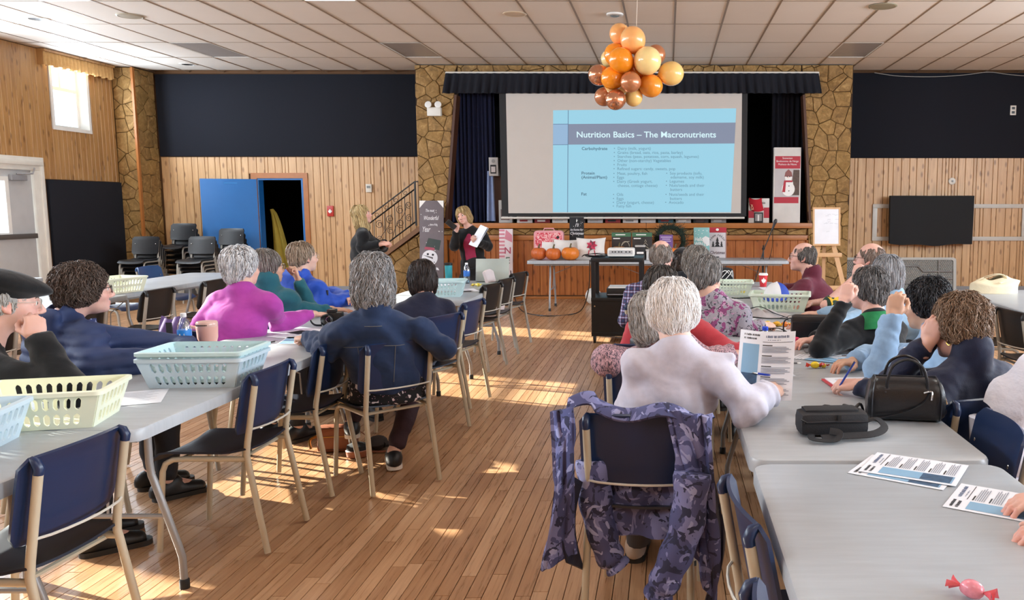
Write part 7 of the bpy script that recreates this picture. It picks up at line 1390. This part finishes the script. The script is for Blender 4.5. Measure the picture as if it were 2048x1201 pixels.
t = thing('phone', 'black phone raised in the fist of the presenter with papers', 'phone', (-2.81, 10.83, 1.285), 0, None, (R(70), R(-50), R(10))); b = MB(); b.prism(rrect(-.036, -.075, .036, .075, .01), 0, .009); b.build('case', M_BLACK, t); b = MB(); b.prism(rrect(-.033, -.07, .033, .07, .008), .009, .0096); b.build('screen', mat('phone_glass', '0a0b0e', .08), t)
t = sheet(-2.42, 10.72, 0, 'sheaf of pale papers held open by the presenter', 'plain', .22, .29, 1.13, 'held papers', (R(58), R(8), R(-48)), .02); t2 = sheet(-2.42, 10.735, 0, 'rear page of the papers held by the presenter', 'plain', .22, .29, 1.135, 'held papers', (R(62), R(8), R(-55)), .02)
# ---- right-hand table, aisle side
o, MH, Hd, J = person('white-haired woman in a pale grey sweater holding a handout', (-.06, 3.08), R(-6), (.04, 3.02, .975), (.02, 3.08, 1.14), hyaw=R(2), hpitch=R(-3), hv=.005, v=.010, girth=1.0, shw=.15, skin='pale', syaw=R(-8), bottom='1a1c26', shoes='b8aba0',
    top=dict(m=cl('grey_sweater', 'bcbac8', .92, 220, .25, .003), collar='crew', t=.012, fold=.0062, ff=1.25, hem=.1, arm=1.1), L=((-.13, 3.16, .72), (-.02, 3.4, .66), 'relax', (.4, .9, 0), (0, 0, 1)), Rr=((.29, 2.95, .80), (.40, 3.10, .825), 'hold', (.5, .75, .15), (.3, -.4, .85)), hair=dict(style='puffy', cols=('f3f1f0', 'fbfafa', 'e2dedb'), nl=4200, ll=.085, wave=.3, wf=50, rad=.0014, lift=.004, mess=.2, size=.89, flick=.003, lobe=.002))
b = MB()
for s in (-1, 1): b.tube([(s * .1, .33, .1), (s * .1, .30, .2)], [.05, .052], 12)
b.build('sock', mat('grey_sock', '4a4a50', .95), o)
t = sheet(.385, 3.19, 0, 'handout with a blue column held up by the white-haired woman', 'news', .216, .279, .91, 'held papers', (R(62), 0, R(-14)), .022)
pen(.40, 3.17, 0, 'blue pen in the hand of the white-haired woman', '1c3fae', .875, (0, R(-8), R(176)))
o, MH, Hd, J = person('grey-haired woman in a speckled pink knit cardigan with elbow out', (-.06, 3.9), R(-12), (.06, 3.84, .85), (-.07, 3.82, 1.01), hyaw=R(-24), hpitch=R(-14), htilt=R(-14), v=.012, hv=.006, skin='pink', girth=1.05, sc=.97,
    top=dict(m=m_print('speckled_knit', 'b08a92', [('n', (160, 160, 60), .52, '4a3f4a', .8), ('n', (120, 120, 50), .62, 'd2a8ae', .5)]), collar='crew', t=.016, fold=.005, arm=1.1), L=((-.275, 3.71, .825), (-.12, 3.95, .79), 'relax', (.6, .8, 0), (0, 0, 1)), Rr=((.2, 3.9, .78), (.32, 4.1, .79), 'relax', (.6, .7, 0), (0, 0, 1)), hair=dict(style='bob', cols=('a5a09c', 'cbc6c2', '76716d'), nl=3264, ll=.09, rad=.0016, lift=.005, wave=.3, size=.98))
o, MH, Hd, J = person('dark-haired person in a black vest with red sleeves', (-.05, 4.5), R(-10), (-.0, 4.5, .90), (-.035, 4.54, 1.075), hyaw=R(0), hpitch=R(-6), v=.012, skin='tan', girth=1.1,
    top=dict(m=cl('red_fleece', 'a5333c', .9), collar='stand', t=.008, fold=.004, arm=1.15), L=((-.25, 4.5, .66), (-.18, 4.76, .66), 'relax', (.3, .9, 0), (0, 0, 1)), Rr=((.35, 4.34, .74), (.52, 4.56, .785), 'relax', (.6, .7, 0), (0, 0, 1)), hair=dict(style='short', cols=('3c3836', '6b6561', '201d1c'), nl=2176, ll=.06, rad=.0016, lift=.005))
f = Field((-.4, -.35, .4), (.4, .4, 1.15), .013); S_, p_ = J['S'], J['p0']; f.slab(p_, p_ + (S_ - p_) * .6, .2, .19, .165, .15, J['lat'], .04); f.slab(p_ + (S_ - p_) * .6, S_ - V3((0, 0, .04)), .19, .165, .15, .105, J['lat'], .04); X_, Y_, Z_ = f.grid((slice(None),) * 3); f.D -= (.008 * np.abs(np.sin(Z_ * PI / .06))).astype(F32); P_, Q_ = f.mesh(); link('vest', np_mesh('vest', [(P_, Q_, None)], mat('black_puffer', '17171b', .45)), o)
o, MH, Hd, J = person('woman with cropped grey hair in a purple and black floral top writing', (.2, 5.06), R(-20), (.29, 5.10, .925), (.245, 5.16, 1.09), hyaw=R(-36), hpitch=R(-16), v=.012, hv=.006, skin='fair', glasses='2a2626', girth=1.05,
    top=dict(m=m_print('floral_jersey', '8f8a94', [('v', 9, .38, '7d3a68', .5), ('n', 26, .60, '34303c', 2.0), ('n', 30, .64, 'b48aa6', 2.5)]), collar='crew', t=.009, fold=.005), L=((.06, 5.2, .74), (.3, 5.42, .785), 'flat', (.7, .7, 0), (0, 0, 1)), Rr=((.475, 5.0, .765), (.60, 5.18, .785), 'pen', (.7, .5, -.1), (.1, -.3, 1)), hair=dict(style='short', cols=('716d6b', 'a5a19e', '46413f'), nl=2992, ll=.055, rad=.0016, lift=.005))
person('person with short grey hair hidden behind the floral top', (.16, 5.83), R(-22), (.2, 5.8, .9), (.205, 5.82, 1.12), hyaw=R(-14), hpitch=R(-8), v=.014, skin='tan', top=dict(m=cl('dark_jumper', '1c1c20', .9), collar='crew', fold=.004), Rr=(None, (.5, 6.05, .785), 'relax', (.7, .7, 0), (0, 0, 1)), L=(None, (.25, 6.1, .785), 'relax', (.5, .8, 0), (0, 0, 1)), hair=dict(style='short', cols=('85807b', 'aaa59f', '55504c'), nl=2448, ll=.06, rad=.0016, wave=.3, lift=.005, size=1.02))
person('balding man in a blue and red plaid shirt, back turned', (-.08, 6.34), R(-6), (-.085, 6.3, .92), (-.045, 6.33, 1.15), hyaw=R(-14), hpitch=R(0), v=.013, hv=.006, female=False, skin='pink', girth=1.1, shw=.185, top=dict(m=m_plaid(), collar='shirt', t=.012, fold=.004, arm=1.05), L=((-.31, 6.18, .68), (-.22, 6.48, .62), 'relax', (.3, .9, 0), (0, 0, 1)), Rr=((.2, 6.36, .74), (.32, 6.62, .785), 'relax', (.6, .8, 0), (0, 0, 1)), hair=dict(style='bald', cols=('8a8079', 'aaa199', '5f5650'), nl=2448, ll=.03, rad=.0016, lift=.002))
o, MH, Hd, J = person('person in a black baseball cap half hidden at the far end', (.12, 7.1), R(-20), (.13, 7.08, .84), (.135, 7.12, 1.04), hyaw=R(-36), hpitch=R(-6), v=.015, female=False, skin='tan', top=dict(m=cl('dark_jumper', '1c1c20', .9), collar='stand', fold=.004), hair=dict(style='thin', cols=('3a302a', '57493f', '241d19'), nl=300, ll=.03))
hat(o, MH, Hd, 'cap', cl('cap_black', '131316', .8))
# ---- right-hand table, wall side, near to far
o, MH, Hd, J = person('woman with tousled light brown curls in a navy top writing, cheek on hand', (1.17, 3.30), R(26), (1.19, 3.22, .89), (1.16, 3.28, 1.05), syaw=R(26), hyaw=R(38), hpitch=R(-12), htilt=R(8), v=.010, hv=.005, skin='pink', glasses='-c9c4bc', girth=1.06,
    top=dict(m=cl('navy_quilt', '141a34', .7, 60), collar='stand', t=.012, fold=.005), L=((1.0, 3.08, .785), (.80, 3.40, .79), 'pen', (-.75, .25, -.08), (-.1, -.4, 1)), Rr=((.92, 3.38, .79), (1.04, 3.27, .985), 'cheek', (.25, -.15, .95), (-.6, -.75, .2)), hair=dict(style='puffy', cols=('79614e', 'a78d76', '4f3d30'), nl=4200, ll=.07, wave=1.0, wf=85, rad=.0016, lift=.007, mess=.35, size=.94))
e = Hd + MH @ V3((-.08, -.01, -.05)); b = MB(); b.tube([(float(e[0]), float(e[1]) + .014 * math.cos(k * PI / 7), float(e[2]) - .014 + .014 * math.sin(k * PI / 7)) for k in range(14)], .0022, 5, None, True); b.build('earring', mat('gold', 'c9a04a', .25, 1), o)
pen(.748, 3.418, 0, 'blue pen in the writing hand over the red folder', '1f3f9e', .822, (0, R(52), R(205)))
o, MH, Hd, J = person('woman with short black hair and glasses in a pale denim shirt', (1.29, 3.86), R(32), (1.26, 3.86, .88), (1.23, 3.92, 1.065), syaw=R(30), hyaw=R(42), hpitch=R(-6), v=.011, hv=.0055, skin='tan', glasses='3a1f24', girth=1.05,
    top=dict(m=cl('pale_denim', '7f9bb8', .85, 260, .4, .003, .2), collar='shirt', t=.012, fold=.006, cuff=1, arm=1.05), L=((.95, 3.66, .80), (1.01, 3.70, 1.04), 'cheek', (.25, .15, .95), (-.45, -.85, .1)), Rr=((1.0, 4.1, .78), (.9, 3.95, .785), 'relax', (-.8, -.5, 0), (0, 0, 1)), hair=dict(style='short', cols=('27272b', '4b4b50', '131316'), nl=3536, ll=.05, wave=.9, wf=95, rad=.0016, lift=.006, mess=.3, size=.99))
seams(o, J, [[(-.16, -.13), (0, -.12), (.16, -.13)]], mat('pale_thread', 'aab9c6', .8))
o, MH, Hd, J = person('woman with dark grey hair, black top and green collar, fist at her jaw', (1.2, 4.5), R(32), (1.13, 4.5, .89), (1.105, 4.56, 1.075), syaw=R(28), hyaw=R(44), hpitch=R(2), v=.011, hv=.006, skin='pink', girth=1.05,
    top=dict(m=cl('black_wool', '0f0f12', .95), collar='crew', t=.01, fold=.004), L=((.80, 4.28, .79), (.93, 4.36, 1.03), 'fist', (.3, .15, .95), (-.6, -.8, .1)), Rr=((.9, 4.72, .78), (.82, 4.6, .785), 'relax', (-.8, -.5, 0), (0, 0, 1)), hair=dict(style='short', cols=GD, nl=3264, ll=.065, rad=.0016, lift=.005, wave=.15, size=.97))
Sf = J['S']; b = MB()
la, fo = [Vector([float(a) for a in J[k]]) for k in ('lat', 'fw')]; S0 = Vector([float(a) for a in Sf])
b.sheet(lambda u, w: S0 + la * (.086 * math.cos(R(-200 + 220 * u)) * (1 + .25 * w)) - fo * (.09 * math.sin(R(-200 + 220 * u)) * -1 * (1 + .1 * w)) + Vector((0, 0, .065 - .075 * w)) if False else S0 + la * (math.sin(R(-150 + 300 * u)) * (.078 + .06 * w)) - fo * (math.cos(R(-150 + 300 * u)) * (.08 + .055 * w)) + Vector((0, 0, .075 - .085 * w - (.08 + .06 * w) * abs(2 * u - 1) ** 3)), 24, 5, .006)
b.build('green_collar', cl('green_cotton', '1f7a48', .8), o)
o, MH, Hd, J = person('woman with a grey bob in a light denim jacket', (1.55, 5.38), R(44), (1.46, 5.38, .88), (1.43, 5.42, 1.085), syaw=R(26), hyaw=R(20), hpitch=R(0), v=.014, skin='fair', top=dict(m=cl('light_denim', '86a3bd', .85, 240, .4, .003, .15), collar='shirt', t=.012, fold=.005), L=((1.08, 5.16, .785), (.92, 5.24, .785), 'flat', (-1, .1, -.1), (0, 0, 1)), Rr=((1.2, 5.62, .79), (1.05, 5.7, .79), 'relax', (-.9, 0, 0), (0, 0, 1)), hair=dict(style='bob', cols=('8b8d92', 'b9bbc0', '5d5f64'), nl=2992, ll=.1, rad=.0016, lift=.004))
o, MH, Hd, J = person('balding man with glasses in a green and yellow jersey, elbow forward', (1.66, 6.18), R(66), (1.55, 6.16, .91), (1.51, 6.2, 1.135), syaw=R(48), hyaw=R(62), hpitch=R(4), v=.013, female=False, skin='pink', glasses='1c1a1a', girth=1.12, shw=.185, top=dict(m=cl('green_jersey', '22382c', .8), collar='crew', t=.012, sleeve=.46), L=((1.13, 5.92, .82), (1.36, 5.98, 1.02), 'fist', (.3, .3, .9), (-.6, -.8, 0)), Rr=((1.25, 6.5, .78), (1.1, 6.35, .785), 'relax', (-.8, -.3, 0), (0, 0, 1)), hair=dict(style='bald', cols=('7b6a60', '9a8a80', '55463e'), nl=1904, ll=.03, rad=.0016, lift=.001))
a0 = Vector([float(x) for x in J['shj'][0]]); a1 = Vector([float(x) for x in J['arms'][0][0]]); b = MB(); b.tube([a0.lerp(a1, .70), a0.lerp(a1, .92)], [.062, .058], 14); b.build('yellow_cuff', cl('yellow_jersey', 'cda42e', .8), o)
o, MH, Hd, J = person('balding man with glasses in a maroon fleece writing at the far end', (1.34, 6.96), R(76), (1.20, 6.92, .90), (1.13, 6.95, 1.105), hyaw=R(78), syaw=R(62), hpitch=R(2), v=.013, hv=.006, female=False, skin='pink', glasses='2a1c1a', girth=1.08, shw=.18, top=dict(m=cl('maroon_fleece', '571c2c', .9, 130), collar='stand', t=.014, fold=.005, arm=1.08), L=((1.02, 6.70, .785), (.88, 6.98, .79), 'fist', (-.7, .6, 0), (0, -.2, 1)), Rr=((1.05, 7.2, .79), (.92, 7.12, .79), 'pen', (-.9, .0, -.05), (-.1, -.2, 1)), hair=dict(style='bald', cols=('5d5753', '8d8681', '3a3532'), nl=2176, ll=.03, rad=.0016, lift=.002))
person('person just outside the frame whose fingers rest on a handout', (1.62, 2.02), R(80), (1.48, 2.0, .95), (1.45, 2.0, 1.17), v=.014, skin='pink', top=dict(m=cl('dark_jumper', '1c1c20', .9), collar='crew', fold=.004, sleeve=.8), L=((1.2, 1.82, .785), (.955, 1.87, .78), 'relax', (-1, .05, -.1), (0, -.1, 1)), Rr=((1.22, 2.2, .785), (.995, 2.08, .78), 'relax', (-1, -.15, -.1), (0, 0, 1)), hair=dict(style='short', cols=GG, nl=300, ll=.06), hv=.0065)

# ---------------------------------------------------------------- garments hung on chairs
def drape(name, label, cat, loc, rz, fns, m, th=.012):
    t = thing(name, label, cat, loc, R(rz))
    for nm, fn, nu, nv in fns: MB().sheet(fn, nu, nv, th).build(nm, m, t, 70)
    return t
M_CAMO = m_print('camouflage_cloth', '7679a6', [('n', 11, .47, '4a4d76', 1.6), ('n', 15, .58, '2b2d48', 1.8), ('n', 13, .62, '979ac2', 1.4)], .85)
wv = lambda u, w, a=.012: a * math.sin(9 * u + 5 * w) + a * .6 * math.sin(17 * u - 8 * w + 1)
t = drape('jacket', 'purple-grey camouflage jacket hung over the nearest chair of the aisle', 'jacket', (-.08, 3.05, 0), -6, [
    ('collar_band', lambda u, w: (-.24 + .5 * u, -.285 + .03 * math.sin(u * 7) + .085 * w + .01 * math.sin(19 * u), .812 + .035 * math.sin(PI * w) + .018 * math.sin(u * 12) + .02 * (u < .2) - .05 * max(0, u - .8) * 5 * (1 - w)), 30, 7),
    ('front_left', lambda u, w: (-.215 - .055 * u + .02 * math.sin(4 * w) * u - .035 * w * u, -.285 - .06 * u + wv(u, w, .01), .84 - (.52 + .05 * u) * w), 8, 22),
    ('front_right', lambda u, w: (.10 + .155 * u + .05 * w * (1 - u) + .03 * math.sin(2 * w) , -.30 + .02 * math.sin(PI * u) + wv(u, w, .014), .845 - .06 * (1 - u) * 0 - (.44 + .26 * u) * w - .02 * u), 14, 26),
    ('back_panel', lambda u, w: (-.15 + .33 * u, -.14 - .05 * math.sin(PI * u) * w + wv(u, w, .014), .56 - (.21 + .0 * u) * w), 18, 12)], M_CAMO, .014)
def sleeve_(pts, r0, r1, nm='sleeve'):
    P = smoothpath(pts, 7); n = len(P); b = MB(); b.tube(P, [(r0 + (r1 - r0) * k / (n - 1)) * (1 + .07 * math.sin(k * 1.3) + (-.16 if k == n - 4 else 0)) for k in range(n)], 16); b.build(nm, M_CAMO, t, 80)
sleeve_([(-.17, -.16, .62), (-.155, -.19, .45), (-.115, -.2, .30), (-.075, -.2, .235)], .066, .046); sleeve_([(.2, -.33, .64), (.18, -.36, .46), (.12, -.37, .30), (.085, -.36, .215)], .062, .05)
b = MB(); b.sheet(lambda u, w: (.22 + .05 * math.sin(3 * w) + .03 * u, -.30 + .05 * u + wv(u, w, .012), .62 - .5 * w + .04 * u), 8, 18, .01); b.build('lining', cl('dark_lining', '1c1c30', .7), t, 70); b = MB(); b.sheet(lambda u, w: (-.245 - .03 * math.sin(PI * w) + .04 * u, -.30 + .08 * u, .62 - .33 * w - .06 * u), 6, 12, .01); b.build('lining', cl('dark_lining', '1c1c30', .7), t, 70)
M_WC = mat('white_puffer', 'c9cad6', .6, var=.05, bump=.5, bs=20, bd=.02)
drape('coat', 'white puffer coat hung over the chair of the curly-haired woman', 'coat', (1.15, 3.30, 0), 20, [
    ('hood', lambda u, w: (-.06 + .34 * u, -.27 - .12 * math.sin(PI * w) ** .7 * (.5 + .5 * math.sin(PI * u)) + .014 * math.sin(u * 13 + w * 4), .80 + .15 * math.sin(PI * u) * (1 - w) - .12 * w + .015 * math.sin(u * 17 + 3 * w)), 22, 12),
    ('back_panel', lambda u, w: (-.10 + .36 * u + .02 * math.sin(5 * w), -.31 - .028 * abs(math.sin(w * PI * 5)) + wv(u, w, .012), .76 - .58 * w), 20, 30),
    ('sleeve', lambda u, w: (-.10 - .055 * math.sin(2 * PI * w) * (1 - .2 * u) + .03 * u, -.31 + .055 * math.cos(2 * PI * w), .76 - .44 * u), 14, 14)], M_WC, .02)
drape('scarf', 'mauve scarf folded over the chair of the woman in purple', 'scarf', (-2.68, 5.0, 0), -30, [('cloth', lambda u, w: (-.20 + .25 * u + .03 * w, -.27 - .035 * math.sin(PI * w) + .012 * math.sin(u * 16 + w * 3), .90 - .22 * w - .06 * abs(u - .3) - .03 * math.sin(u * 5)), 20, 12)], cl('mauve_cloth', '5d4a78', .9), .012)
b = MB(); b.sheet(lambda u, w: (-2.82 + .03 * u + .05 * w * (1 - w), 4.63 - .02 * math.sin(PI * w), .875 - .3 * w), 4, 12, .012); tag(b.build('bag_strap', M_BLK2), 'dark strap hanging over the empty blue chair', 'strap')
